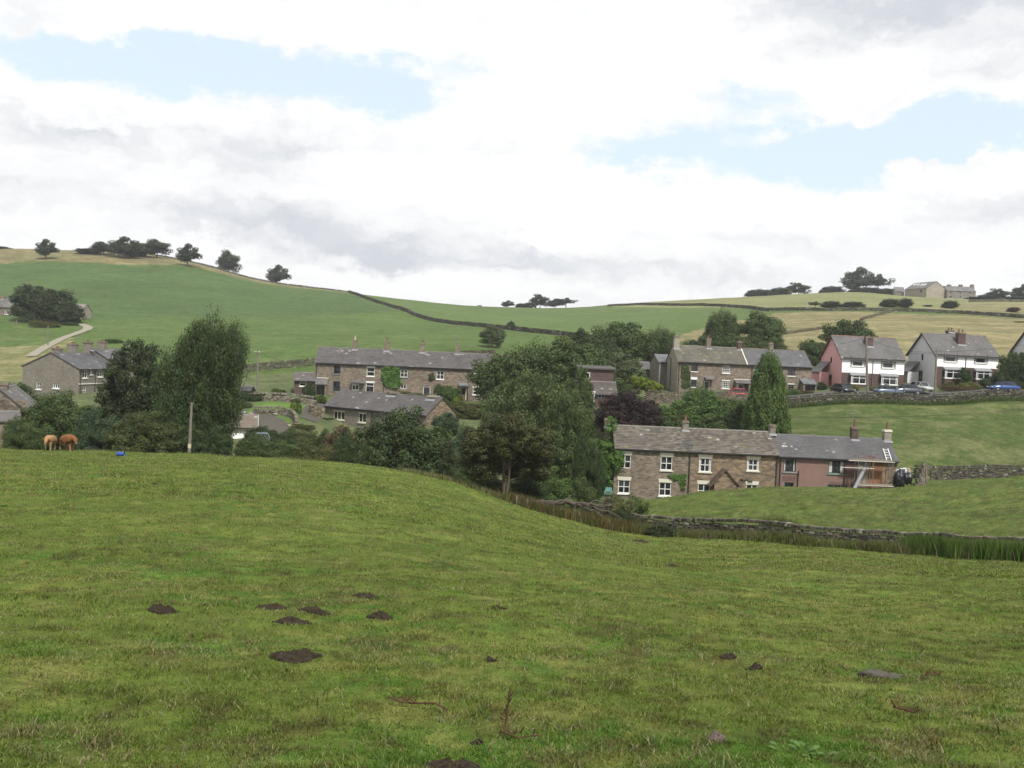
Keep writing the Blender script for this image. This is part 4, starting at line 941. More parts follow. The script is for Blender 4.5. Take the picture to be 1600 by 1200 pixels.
# --- left houses
h = house('left_house', 'stone house with wide blank gable and small white windows, left of the dark trees', 'house', (122, 621, 138), (182, 622.5, 147.5), 9.0, 576, (88, 551.5), 'stone houses among the left trees')
for r in ((129.5, 578.5, 136.3, 590.5), (141, 578.3, 144.2, 585), (153, 578.5, 160, 588.7), (127.5, 605, 134, 616), (153, 602.5, 160, 613)): h.window(*r, 'h4', bar=.04)
h.window(57, 597.5, 64, 608.3, '4', 'l'); h.window(82.5, 600, 92.5, 607, 'v3', 'l'); h.walls(['stone_grey']); h.roof((0.08, 0.08, 0.085), .34, .25, .13, (.10, .09, .085)); h.gutter(); h.downpipe(.3); h.downpipe(h.at(148, 590)[0])
h.chimney(83, 96.5, 543.5, mat='stone_grey', depth=1.3, pots=2, pot_h=.25); h.chimney(106.5, 121.5, 536.5, mat='stone_grey', depth=1.2, pots=2, pot_h=.25, yoff=.4)
q = MB(); fr = h.frame('f'); q.box(-.02, h.L, .003, .12, h.at(135, 600.3)[1], h.at(135, 599)[1], fr=fr); q.build('string_course', MAT['paint_white'], h.root, colors=False)
h2 = house('left_house', 'stone house with higher slate roof joined behind the wide blank gable', 'house', (182.2, 622.6, 147.6), (240, 625, 157.5), 9.0, 571, (170, 546), 'stone houses among the left trees')
h2.walls(['stone_grey']); h2.roof((0.095, 0.093, 0.097), .34, .25, .13, (.10, .09, .085)); h2.gutter(); h2.chimney(131.5, 144, 534, mat='stone_grey', depth=1.2, pots=2, pot_h=.25); h2.chimney(153.5, 166, 533, mat='stone_grey', depth=1.2, pots=2, pot_h=.25)
h = house('gabled_cottage', 'steep stone gable cottage peeping in at the left edge above the bushes', 'cottage', (39, 668, 92), (60, 668, 101), 4.6, 641, (6, 607)); h.window(15, 625, 24, 634, 'v2', 'l', sill=None)
h.walls(['stone_brown']); h.roof((0.10, 0.093, 0.088), .32, .24, .2); h.chimney(0, 12, 600, mat='stone_brown', pots=0, depth=1.0)
q = MB(); fr = h.frame('l'); q.add([fr(-1.5, 0, 1.45), fr(4.2, 0, 1.45), fr(4.4, 1.5, .75), fr(-1.5, 1.5, .75), fr(-1.5, 0, 1.3), fr(4.2, 0, 1.3), fr(4.4, 1.5, .6), fr(-1.5, 1.5, .6)], [(0, 1, 2, 3), (7, 6, 5, 4), (2, 6, 7, 3), (1, 5, 6, 2)], (.11, .1, .1)); lo = q.build('lean_to_roof', MAT['slate'], h.root)
q = MB(); q.box(-1.5, 4.2, -.02, .05, 1.45, 1.6, fr=fr); q.build('flashing', MAT['lead'], lo, colors=False)
q = MB(); q.box(-1.4, 4.1, .003, 1.3, -3, .62, fr=fr); q.build('lean_to', MAT['stone_brown'], h.root, colors=False)
# --- brick house among the trees in the middle
h = house('brick_house', 'brick house with flat upper storey and white porch between the trees and the copper beech', 'house', (898, 643, 124), (962, 646, 124), 5.0, 614, (920, 596.5))
h.window(934.5, 614.8, 945, 622.5, 'v2', sill=None); h.walls(['brick_dark']); h.roof((0.082, 0.07, 0.062), .34, .25, .18); h.gutter(); fr = h.frame('f')
a0, a1 = h.at(915.5, 612, 'f', 1.3)[0], h.at(929.5, 612, 'f', 1.3)[0]; zt = h.at(920, 613, 'f', 1.3)[1]
q = MB()
for u in (a0, (a0 + a1) / 2 - .06, a1 - .12): q.box(u, u + .12, 1.2, 1.3, -1, zt, fr=fr)
q.box(a0, a1, 1.2, 1.32, zt - .15, zt, fr=fr); q.box(a0, a1, 1.2, 1.32, -1, .75, fr=fr); q.box(a0, a0 + .1, 0, 1.2, -1, zt, fr=fr); q.box(a1 - .1, a1, 0, 1.2, -1, zt, fr=fr); q.box(a0 - .1, a1 + .1, -.0, 1.4, zt + .002, zt + .12, fr=fr)
po = q.build('white_porch', MAT['paint_white'], h.root, colors=False); q = MB(); q.box(a0 + .11, a1 - .11, 1.1, 1.19, .75, zt - .15, fr=fr); q.build('pane', MAT['glass_dark'], po, colors=False)
D2 = 5.0; x0_, x1_ = .6, h.at(959, 590, 'f', -2.6)[0]; zt2 = h.at(950, 578, 'f', -2.6)[1]
q = MB(); q.box(x0_, x1_, 2.6, 8, .5, zt2); us = q.build('upper_storey', MAT['brick_dark'], h.root, colors=False)
q = MB(); q.add([(x0_ - .25, 2.3, zt2), (x1_ + .25, 2.3, zt2), (x1_ + .25, 8.2, zt2), (x0_ - .25, 8.2, zt2), (x0_ - .25, 2.3, zt2 + .18), (x1_ + .25, 2.3, zt2 + .18), (x1_ + .25, 8.2, zt2 + .5), (x0_ - .25, 8.2, zt2 + .5)], [(0, 3, 2, 1), (4, 5, 6, 7), (0, 1, 5, 4), (1, 2, 6, 5), (3, 0, 4, 7)]); q.build('flat_roof', MAT['tarmac'], us, colors=False)
w0, z1 = h.at(911, 581.5, 'f', -2.6); w1, z0 = h.at(921.6, 592.8, 'f', -2.6)
q = MB(); fr = lambda u, n, z: (u, 2.6 - n, z)
for (u0_, u1_, v0, v1) in ((w0, w0 + .09, z0, z1), (w1 - .09, w1, z0, z1), (w0 + .09, w1 - .09, z0, z0 + .09), (w0 + .09, w1 - .09, z1 - .09, z1), ((w0 + w1) / 2 - .04, (w0 + w1) / 2 + .04, z0 + .09, z1 - .09)): q.box(u0_, u1_, .003, .07, v0, v1, fr=fr)
wo = q.build('window', MAT['paint_white'], us, colors=False)
q = MB(); q.box(w0 + .05, w1 - .05, .002, .03, z0 + .05, z1 - .05, fr=fr); q.build('pane', MAT['glass_dark'], us, colors=False)
# --- sheds and garage
h = house('stone_shed', 'small stone shed with white window built against the left end of the long terrace', 'shed', (459, 614, 146), (491.3, 615.5, 146.6), 4.0, 594, (475, 583)); h.window(468.3, 596, 478.4, 603.5, 'top', lintel=('paint_white', .1, 0)); h.walls(['brick_dark']); h.roof((0.088, 0.08, 0.078), .35, .25, .15, side=.1); h.gutter()
h = house('white_garage', 'white walled garage with brown pitched roof beside the drive, half hidden by bushes', 'garage', (350, 690, 105), (397, 692, 105.8), 4.6, 667, (385, 649)); h.walls(['render_white', 'paint_cream'], zone=lambda f, a, z: 1 if f == 'r' else 0); h.roof((0.13, 0.105, 0.08), .5, .3, .12, over=.35, side=.35); h.bargeboard('r', 'paint_white', .25, .35, .35); h.gutter(col='paint_dark')
h = house('garden_shed', 'small black timber garden shed at the top of the garden, left of the lawn', 'shed', (375.5, 619, 140), (391, 619.7, 140), 2.2, 609.5, (383, 604)); h.door(380, 610.5, 385, 619, 'paint_dark', panes=0, frame='paint_dark'); h.walls(['paint_dark']); h.roof((0.05, 0.05, 0.052), .6, .5, .1)
# --- distant farm buildings
h = house('far_farmhouse', 'distant stone farmhouse at the left edge behind the big dark tree', 'farmhouse', (-30, 513, 262), (17, 515, 262), 7, 478, (0, 467)); h.window(7.5, 484, 12.5, 491, '4'); h.window(15, 497.5, 18 - 1.2, 502, 'v1'); h.window(-15, 484, -10, 491, '4'); h.walls(['stone_brown']); h.roof((0.10, .095, .09), .7, .5, .15); h.chimney(2, 8, 463, mat='stone_brown', depth=1)
h = house('far_cottage', 'distant pale stone cottage showing right of the big dark tree by the track', 'cottage', (103, 504, 256), (127.5, 505, 256), 6, 484, (115, 475)); h.window(120, 487, 125, 492, 'v2'); h.walls(['stone_pale']); h.roof((0.15, .13, .11), .7, .5, .15)
h = house('far_barn', 'large pale stone barn with rooflights on the right skyline', 'barn', (1413, 463.5, 482), (1447, 466.5, 468), 12.0, 452.3, (1459, 440.3)); h.window(1437.5, 453, 1441, 457, 'v1', col='timber_brown', sill=None); h.walls(['stone_pale']); rf = h.roof((0.11, .105, .10), 1.2, .8, .1)
bpy.context.view_layer.update()
for k, x in enumerate((1429.5, 1434.5, 1440.5, 1445)):
    c = h.inv @ on_roof(h, x, 444.5, .05); sl = (h.Rz - h.E) / (h.D / 2); q = MB()
    q.add([(c.x - .55, c.y - .8, c.z - sl * .8), (c.x + .55, c.y - .8, c.z - sl * .8), (c.x + .55, c.y + .8, c.z + sl * .8), (c.x - .55, c.y + .8, c.z + sl * .8)] + [(c.x - .55, c.y - .8, c.z - sl * .8 - .3), (c.x + .55, c.y - .8, c.z - sl * .8 - .3), (c.x + .55, c.y + .8, c.z + sl * .8 - .3), (c.x - .55, c.y + .8, c.z + sl * .8 - .3)], [(0, 1, 2, 3), (0, 4, 5, 1), (1, 5, 6, 2), (3, 7, 4, 0)]); q.build('rooflight', MAT['plastic_white'], rf, colors=False)
h = house('barn_annex', 'low stone annex against the left end of the large barn', 'outbuilding', (1398, 463, 484), (1412.4, 463.8, 483), 7, 455, (1405, 449)); h.walls(['stone_grey']); h.roof((0.12, .115, .11), .9, .6, .12)
h = house('hilltop_farmhouse', 'grey stone farmhouse with three chimneys on the right skyline beside the barn', 'farmhouse', (1479, 468, 470), (1524, 470, 470), 8, 453.5, (1500, 448))
for x in (1484, 1499, 1514): h.window(x, 455.5, x + 3.5, 459.5, 'v1', sill='stone_pale'); h.window(x, 462, x + 3.5, 466, 'v1', sill='stone_pale')
h.walls(['stone_grey']); h.roof((0.12, .115, .11), .9, .6, .12)
for x in (1480.5, 1498.5, 1516.5): h.chimney(x, x + 5, 445, mat='stone_brown', depth=1.4, pots=2, pot_h=.5)
# ------------------------------------------------------------------ trees and shrubs
def leaf_mat(name, col, trans=0.18):
    m = bpy.data.materials.new(name); m.use_nodes = True; t = NT(m.node_tree); b = t.n['Principled BSDF']; out = t.n['Material Output']
    b.inputs['Roughness'].default_value = 0.6; b.inputs['Specular IOR Level'].default_value = 0.25
    a = t.node('ShaderNodeAttribute'); a.attribute_name = 'Col'
    c = t.vmul(a.outputs['Color'], tuple(col)); t.l.new(c, b.inputs['Base Color'])
    tr = t.node('ShaderNodeBsdfTranslucent'); t.l.new(t.vmul(c, (1.0, 1.15, 0.6)), tr.inputs['Color'])
    mx = t.node('ShaderNodeMixShader'); mx.inputs[0].default_value = trans
    t.l.new(b.outputs[0], mx.inputs[1]); t.l.new(tr.outputs[0], mx.inputs[2]); t.l.new(mx.outputs[0], out.inputs['Surface'])
    MAT[name] = m
for n_, c_ in dict(leaf_dark=(0.0317, 0.0459, 0.0154), leaf_deep=(0.0367, 0.0591, 0.0166), leaf_mid=(0.0529, 0.0798, 0.0205), leaf_fresh=(0.0599, 0.1035, 0.0205), leaf_olive=(0.0740, 0.0828, 0.0230), leaf_grey=(0.0705, 0.0924, 0.0384), leaf_deep2=(0.0529, 0.0680, 0.0179), leaf_lime=(0.1410, 0.1848, 0.0179), leaf_purple=(0.0296, 0.0177, 0.0166), leaf_far=(0.0325, 0.0459, 0.0205), leaf_willow=(0.0649, 0.0902, 0.0269), leaf_brown=(0.0811, 0.0554, 0.0230), leaf_yellowish=(0.1058, 0.1183, 0.0256), leaf_ivy=(0.0705, 0.1404, 0.0243), leaf_haw=(0.0480, 0.0539, 0.0179), leaf_bluegreen=(0.0423, 0.0702, 0.0320)).items(): leaf_mat(n_, c_)

def leaf_cloud(cen, rad_, nper, size, R, flat=0.8, up=0.3, droop=0.0, aspect=0.6, shell=0.55):
    """leaf quads scattered round clump centres"""
    n = len(cen); tot = n * nper
    ci = np.repeat(np.arange(n), nper)
    d = R.normal(size=(tot, 3)); d /= np.linalg.norm(d, axis=1)[:, None]
    r = (shell + (1 - shell) * R.random(tot)) * (1 + 0.07 * R.normal(size=tot))
    p = cen[ci] + d * (rad_[ci] * r)[:, None] * np.array([1, 1, flat])
    if droop: p[:, 2] -= droop * R.random(tot) * rad_[ci]
    nr = d + R.normal(size=(tot, 3)) * 0.55 + np.array([0, 0, up]); nr /= np.linalg.norm(nr, axis=1)[:, None]
    q = R.normal(size=(tot, 3)); 
    if droop: q[:, 2] -= 2.5
    u = q - nr * (q * nr).sum(1)[:, None]; u /= np.linalg.norm(u, axis=1)[:, None] + 1e-9
    w = np.cross(nr, u); s = size * R.uniform(0.6, 1.35, tot)
    a = u * s[:, None]; b_ = w * (s * aspect)[:, None]
    V = np.stack([p - a, p + b_, p + a, p - b_], 1)      # diamond leaves
    tone = R.uniform(0.72, 1.28, n)[ci] * R.uniform(0.75, 1.3, tot)
    hue = R.uniform(-0.12, 0.12, n)[ci] + R.uniform(-0.08, 0.08, tot)
    c = np.stack([tone * (1 + hue), tone, tone * (1 - hue)], 1)
    return V.reshape(-1, 3), np.repeat(c, 4, 0)

def ell_centres(ells, n, R, lo=0.55):
    """clump centres inside a union of ellipsoids, biased outward"""
    w = np.array([e[3] * e[4] * e[5] for e in ells]) ** (2 / 3); w /= w.sum(); k = R.choice(len(ells), n, p=w)
    E = np.array(ells)[k]; d = R.normal(size=(n, 3)); d /= np.linalg.norm(d, axis=1)[:, None]
    r = lo + (1 - lo) * R.random(n) ** 0.7
    return E[:, :3] + d * r[:, None] * E[:, 3:6]
TEMPL = {}
def template(key, ells, nclump, rc, nper, size, seed, trunk=None, limbs=6, flat=.8, droop=0, lo=.5, aspect=.6, tr=.022, stems=1, up=.3):
    R = np.random.default_rng(seed)
    cen = ell_centres(ells, nclump, R, lo); cen[:, 2] = np.maximum(cen[:, 2], 0.03)
    r_ = rc * R.uniform(.6, 1.35, nclump)
    V, C = leaf_cloud(cen, r_, nper, size, R, flat, up, droop, aspect)
    F_ = np.arange(len(V)).reshape(-1, 4)
    crown = np_mesh('crown_' + key, V, F_, C)
    rnd = random.Random(seed); mb = MB(); top = trunk or 0.35; cc = max(e[2] for e in ells)
    for s_ in range(stems):
        ox, oy = (rnd.uniform(-.05, .05), rnd.uniform(-.03, .03)) if stems > 1 else (0, 0)
        bx, by = ox * 1.8 + rnd.uniform(-.02, .02), oy * 1.8
        k = 1 / math.sqrt(stems)
        mb.tube([(ox * .3, oy * .3, -.06), (ox * .5, oy * .5, 0.02), (bx * .8, by * .8, top * .6), (bx, by, top), (bx * 1.3, by, (top + cc) / 2), (bx * 1.5, by, cc)], [tr * 1.5 * k, tr * 1.15 * k, tr * .9 * k, tr * .8 * k, tr * .5 * k, tr * .12 * k], 8, (.11, .092, .072))
        order = sorted(range(nclump), key=lambda i: rnd.random())[:max(2, limbs // stems)]
        for i in order:
            c = Vector(cen[i]); z0 = min(top * rnd.uniform(.8, 1.25), c.z * .8 + .01); a = Vector((bx * min(1, z0 / top), by, z0)); mid = a.lerp(c, .5) + Vector((0, 0, .03))
            mb.tube([a, mid, c], [tr * .42 * k, tr * .26 * k, tr * .07 * k], 5, (.11, .092, .072))
    me = bpy.data.meshes.new('trunk_' + key); me.from_pydata(mb.v, [], mb.f)
    a = me.color_attributes.new('Col', 'FLOAT_COLOR', 'POINT'); a.data.foreach_set('color', np.hstack([np.array(mb.c, np.float32), np.ones((len(mb.c), 1), np.float32)]).ravel())
    TEMPL[key] = (crown, me)
RND = (0, 0, .62, .34, .34, .33)
# far, low-detail
template('far_round', [(0, 0, .60, .40, .40, .34), (.12, 0, .52, .34, .34, .28), (-.14, .05, .55, .3, .3, .3)], 58, .135, 120, .027, 1, trunk=.28, limbs=7)
template('far_round2', [(-.05, 0, .62, .42, .4, .33), (.2, 0, .5, .26, .3, .26), (-.2, 0, .48, .26, .3, .26)], 58, .135, 120, .027, 2, trunk=.24, limbs=7)
template('far_open', [(-.1, 0, .68, .36, .32, .24), (.24, 0, .66, .24, .26, .16), (-.3, 0, .55, .16, .2, .15)], 34, .11, 100, .026, 3, trunk=.45, limbs=14, lo=.6, tr=.02)
template('far_bush', [(0, 0, .40, .44, .42, .44), (.2, 0, .3, .3, .3, .3), (-.22, 0, .3, .28, .3, .32)], 70, .16, 130, .032, 4, trunk=.15, limbs=4)
# middle distance
template('mid_round', [(0, 0, .60, .36, .36, .36), (.2, -.05, .45, .28, .3, .30), (-.22, 0, .48, .28, .3, .32), (.02, -.2, .42, .3, .26, .3)], 170, .12, 170, .0175, 5, trunk=.22, limbs=9)
template('mid_round2', [(-.1, 0, .64, .32, .34, .34), (.22, 0, .52, .28, .3, .34), (-.26, -.05, .4, .24, .3, .3), (.08, -.2, .34, .36, .26, .3)], 170, .12, 170, .0175, 6, trunk=.2, limbs=9)
template('mid_bush', [(0, 0, .48, .36, .38, .46), (.26, 0, .36, .24, .3, .34), (-.26, 0, .38, .24, .3, .34), (0, -.2, .3, .4, .28, .3)], 170, .12, 170, .018, 7, trunk=.12, limbs=5)
template('mid_bush2', [(-.18, 0, .52, .28, .36, .42), (.2, 0, .42, .3, .32, .4), (0, -.2, .3, .42, .28, .3)], 170, .12, 170, .018, 8, trunk=.12, limbs=5)
template('feathery', [(0, 0, .66, .26, .3, .32), (.22, 0, .5, .26, .3, .34), (-.22, 0, .46, .26, .3, .34), (.05, -.2, .35, .4, .28, .32)], 200, .10, 170, .017, 9, trunk=.2, limbs=8, droop=1.4, aspect=.45, flat=1.2)
# near, fine leaves
template('near_weeping', [(.15, 0, .84, .34, .3, .15), (-.02, 0, .80, .2, .3, .14), (.32, 0, .76, .18, .3, .16), (.24, 0, .56, .24, .32, .3), (-.26, 0, .60, .20, .3, .22), (-.05, 0, .62, .26, .3, .26), (.1, 0, .34, .38, .34, .3), (-.22, -.08, .3, .26, .3, .28), (.08, -.05, .2, .30, .3, .2)], 430, .085, 270, .0092, 10, trunk=.25, limbs=5, droop=1.1, tr=.014, aspect=.45, flat=1.1)
template('near_dark', [(0, 0, .66, .36, .36, .32), (.22, -.05, .46, .28, .3, .3), (-.26, 0, .46, .24, .3, .3), (0, -.15, .3, .42, .3, .26)], 230, .10, 220, .0140, 12, trunk=.2, limbs=9, flat=.6)
template('near_bush', [(0, 0, .52, .36, .38, .44), (.28, 0, .40, .22, .3, .36), (-.28, 0, .40, .22, .3, .36), (0, -.22, .34, .42, .26, .34)], 300, .092, 210, .0125, 13, trunk=.12, limbs=6)
template('near_bush2', [(-.2, 0, .54, .28, .36, .42), (.2, 0, .46, .3, .34, .4), (.02, -.2, .34, .44, .28, .34)], 300, .092, 200, .0130, 14, trunk=.12, limbs=6, droop=.5, aspect=.45)
template('near_willow', [(-.02, 0, .72, .28, .3, .26), (.2, 0, .56, .26, .3, .32), (-.22, 0, .52, .26, .3, .3), (.2, -.1, .3, .3, .34, .3), (-.1, -.1, .3, .34, .34, .3)], 400, .085, 200, .0120, 15, trunk=.22, limbs=5, droop=.5, tr=.014, aspect=.45, flat=1.05)
template('hawthorn', [(-.02, 0, .70, .30, .32, .26), (.28, 0, .58, .20, .28, .22), (-.28, 0, .58, .20, .28, .2), (-.26, .05, .36, .22, .26, .14), (.30, .1, .38, .18, .26, .16), (.02, .25, .36, .3, .12, .14)], 330, .075, 190, .0095, 16, trunk=.34, limbs=16, tr=.026, stems=3, flat=.6, lo=.35)
template('broken_shrub', [(0, 0, .5, .4, .36, .42), (.3, 0, .4, .2, .3, .34), (-.3, 0, .3, .2, .3, .26)], 80, .10, 130, .018, 17, trunk=.2, limbs=14, lo=.4, tr=.012, stems=3)
def conifer_template(key, seed, n=420, cone=True, size=.011):
    R = np.random.default_rng(seed); z = .03 + .95 * (1 - np.sqrt(R.random(n) * .985)) if cone else .05 + .9 * R.random(n)
    rr = (.47 * np.clip((1 - z) / .70, 0, 1) ** .62 if cone else .46 * np.sqrt(np.clip(1 - ((z - .35) / .66) ** 2, .02, 1))) * R.uniform(.75, 1.04, n)
    th = R.uniform(0, 2 * math.pi, n); cen = np.stack([rr * np.cos(th), rr * np.sin(th), z], 1)
    V, C = leaf_cloud(cen, R.uniform(.05, .085, n), 110, size * 1.3, R, 1.0, .9, 0, .5)
    crown = np_mesh('crown_' + key, V, np.arange(len(V)).reshape(-1, 4), C); mb = MB().tube([(0, 0, -.05), (0, 0, .4), (0, 0, .93)], [.03, .02, .004], 8, (.11, .092, .072))
    for k in range(10): z_ = .1 + .07 * k; mb.tube([(0, 0, z_), (.3 * (1 - z_) * math.cos(k * 2.4), .3 * (1 - z_) * math.sin(k * 2.4), z_ + .06)], [.006, .002], 5, (.11, .092, .072))
    me = bpy.data.meshes.new('trunk_' + key); me.from_pydata(mb.v, [], mb.f); a = me.color_attributes.new('Col', 'FLOAT_COLOR', 'POINT'); a.data.foreach_set('color', np.hstack([np.array(mb.c, np.float32), np.ones((len(mb.c), 1), np.float32)]).ravel())
    TEMPL[key] = (crown, me)
conifer_template('conifer', 20, 760); conifer_template('column', 21, 160, False, .016)
for k, (c_, t_) in TEMPL.items(): c_.materials.append(MAT['leaf_mid']); t_.materials.append(MAT['bark'])

def depth_at(px, py, d0, d1):
    v = W(px, py, 1.0); ds = np.linspace(d0, d1, 400); g = ground_smooth(v.x * ds, ds); k = np.nonzero(v.z * ds < g)[0]
    return float(ds[k[0]]) if len(k) else d1
def plant(px, w, top, d, key, mat, label, name='tree', cat='tree', group=None, rot=None, yw=None, base=None, sink=0.0, by=None):
    if by: d = depth_at(px, by, 350, d + 60)
    b_ = W(px, 600, d); x, y = b_.x, b_.y; z = gz(x, y) - sink if base is None else W(px, base, d).z
    H = W(px, top, d).z - z; wm = w / F * d
    r = tag(empty(name, (x, y, z), 0), label, cat, group)
    for nm, me, mt in (('trunk' if cat == 'tree' else 'stem', TEMPL[key][1], 'bark'), ('crown' if cat == 'tree' else 'foliage', TEMPL[key][0], mat)):
        o = bpy.data.objects.new(nm, me); COL.objects.link(o); o.parent = r
        o.material_slots[0].link = 'OBJECT'; o.material_slots[0].material = MAT[mt]
        sx = wm / .96; o.scale = (sx, (yw or min(wm, H * 1.1) * 1.0) / .9, H / 1.0)
        o.rotation_euler = (0, 0, 0)
        if rot: o.scale.x *= -1 if rot < 0 else 1
    return r
BY = {66: 405, 130: 396, 155: 398, 187: 403, 208: 400, 238: 402, 287: 415, 351: 421, 428: 439}
G1 = 'trees along the left hilltop'
for a in [
  (66, 36, 373, 474, 'far_round', 'leaf_far', 'lone bushy dark tree on the left hilltop, nearest the left edge'),
  (-8, 40, 384, 500, 'far_bush', 'leaf_far', 'low dark shrub cut off by the left edge on the hilltop'),
  (130, 34, 386, 500, 'far_bush', 'leaf_far', 'lowest flat shrub at the left end of the hilltop clump'),
  (155, 40, 377, 492, 'far_round2', 'leaf_far', 'rounded tree at the left of the dense hilltop clump'),
  (187, 58, 369, 480, 'far_round', 'leaf_far', 'tallest tree with a visible trunk in the middle of the hilltop clump'),
  (208, 44, 375, 495, 'far_bush', 'leaf_far', 'dark crown squeezed between the two tall trees of the hilltop clump'),
  (238, 46, 373, 486, 'far_round2', 'leaf_far', 'broad tree at the right end of the hilltop clump'),
  (287, 40, 380, 474, 'far_round', 'leaf_far', 'lone round tree right of the hilltop clump, first down the crest'),
  (351, 37, 390, 474, 'far_round2', 'leaf_far', 'lone round tree halfway down the left crest'),
  (428, 39, 413, 473, 'far_round', 'leaf_far', 'lowest lone tree on the left crest, wide with short trunk')]: plant(*a, group=G1, yw=12, by=BY.get(a[0]))
G2 = 'trees on the middle skyline'
for a in [
  (744, 9, 476, 565, 'far_bush', 'leaf_far', 'tiny shrub alone on the middle skyline'),
  (788, 22, 469, 570, 'far_round', 'leaf_far', 'small round tree left of the middle skyline clump'),
  (808, 15, 472, 570, 'far_bush', 'leaf_far', 'small pointed shrub second from the left on the middle skyline'),
  (822, 20, 470, 572, 'far_bush', 'leaf_far', 'low bush against the tall tree on the middle skyline'),
  (838, 30, 459, 570, 'far_round2', 'leaf_far', 'tallest tree of the middle skyline clump'),
  (862, 30, 466, 572, 'far_round', 'leaf_far', 'rounded tree right of the tallest one on the middle skyline'),
  (879, 32, 464, 570, 'far_open', 'leaf_far', 'thin open crowned tree at the right end of the middle skyline clump')]: plant(*a, group=G2, yw=12)
G3 = 'trees on the right skyline'
for a in [
  (1180, 42, 449, 560, 'far_bush', 'leaf_far', 'low domed tree at the left end of the right skyline'),
  (1212, 34, 446, 560, 'far_bush', 'leaf_far', 'domed tree in the middle of the left group on the right skyline'),
  (1240, 38, 441, 562, 'far_round2', 'leaf_far', 'highest dome of the left group on the right skyline'),
  (1293, 36, 444, 556, 'far_bush', 'leaf_far', 'round bush left of the great hilltop tree'),
  (1332, 54, 416, 550, 'far_round', 'leaf_far', 'great tall tree towering over the right skyline'),
  (1364, 42, 426, 548, 'far_open', 'leaf_far', 'flat topped open tree with sky showing through beside the great tree'),
  (1345, 50, 446, 545, 'far_bush', 'leaf_far', 'dense low shrubs under the great hilltop tree'),
  (1378, 36, 448, 535, 'far_bush', 'leaf_far', 'bushes between the great tree and the barn annex'),
  (1552, 34, 450, 500, 'far_round2', 'leaf_far', 'round tree right of the hilltop farmhouse'),
  (1530, 20, 458, 490, 'far_bush', 'leaf_far', 'small bush touching the hilltop farmhouse wall'),
  (1588, 34, 443, 500, 'far_round', 'leaf_far', 'tall tree at the right edge of the skyline'),
  (1535, 60, 463, 455, 'far_bush', 'leaf_far', 'long low hedge bush below the farmhouse'),
  (1590, 60, 462, 455, 'far_bush', 'leaf_far', 'low hedge bush at the right edge below the skyline trees')]: plant(*a, group=G3, yw=13)
G4 = 'field trees below the right skyline'
for a in [
  (1268, 22, 470, 350, 'far_open', 'leaf_grey', 'thin grey leafless looking bush on the pale upper field'),
  (1293, 30, 468, 352, 'far_bush', 'leaf_dark', 'dark bush left of the pair on the pale upper field'),
  (1327, 34, 469, 350, 'far_bush', 'leaf_dark', 'dark bush right of the pair on the pale upper field'),
  (1385, 30, 464, 352, 'far_bush', 'leaf_dark', 'wide dark bush below the barn'),
  (1408, 20, 463, 352, 'far_bush', 'leaf_dark', 'upright dark bush joined to the one below the barn'),
  (1442, 11, 476, 360, 'far_bush', 'leaf_dark', 'smallest round bush below the hilltop farmhouse'),
  (1478, 22, 467, 350, 'far_bush', 'leaf_dark', 'tidy round bush below the hilltop farmhouse'),
  (1577, 14, 478, 330, 'far_bush', 'leaf_brown', 'small brown shrub on the straw field near the right edge'),
  (1588, 26, 506, 280, 'far_bush', 'leaf_olive', 'scrubby bush on the straw slope above the edge house')]: plant(*a, group=G4, yw=7)
G5 = 'trees on the lower hillside'
for a in [
  (64, 98, 442, 250, 'mid_bush2', 'leaf_dark', 'big dark spreading tree in front of the far farmhouse'),
  (105, 42, 468, 246, 'mid_bush', 'leaf_dark', 'lower right shoulder tree beside the big dark spreading tree'),
  (66, 50, 500, 236, 'mid_bush2', 'leaf_olive', 'shrub below the big dark spreading tree'),
  (106, 26, 502, 240, 'far_bush', 'leaf_deep', 'small round shrub at the bend of the track'),
  (4, 24, 508, 245, 'far_bush', 'leaf_mid', 'round shrub at the left edge below the far farmhouse'),
  (175, 30, 528, 205, 'far_bush', 'leaf_mid', 'bush showing behind the roofs of the left houses'),
  (766, 38, 507, 195, 'mid_round2', 'leaf_grey', 'pale solitary tree behind the right end of the long terrace'),
  (794, 14, 501, 262, 'far_round', 'leaf_deep', 'tiny tree standing on the far field wall'),
  (902, 36, 511, 190, 'far_round', 'leaf_deep', 'dark pointed tree where the far field wall ends'),
  (966, 92, 497, 172, 'mid_round', 'leaf_mid', 'large full tree on the rise behind the brick house'),
  (1028, 60, 506, 176, 'feathery', 'leaf_mid', 'feathery tree left of the mossy terrace chimney'),
  (1124, 54, 478, 200, 'feathery', 'leaf_mid', 'left of the two tall trees behind the mossy terrace'),
  (1184, 66, 486, 198, 'mid_round2', 'leaf_mid', 'right of the two tall trees behind the mossy terrace'),
  (1096, 60, 520, 185, 'mid_bush', 'leaf_deep', 'low dark bushes behind the left chimneys of the mossy terrace'),
  (1150, 70, 518, 182, 'mid_bush2', 'leaf_mid', 'low bushes behind the middle of the mossy terrace roof'),
  (1205, 50, 522, 180, 'mid_bush', 'leaf_mid', 'low bushes behind the right part of the mossy terrace roof'),
  (1320, 78, 494, 182, 'mid_round', 'leaf_deep', 'dark round tree behind the pink gabled house'),
  (1272, 52, 528, 178, 'mid_bush2', 'leaf_mid', 'lower bushy tree left of the pink gable')]: plant(*a, group=G5)
G6 = 'trees in the middle of the village'
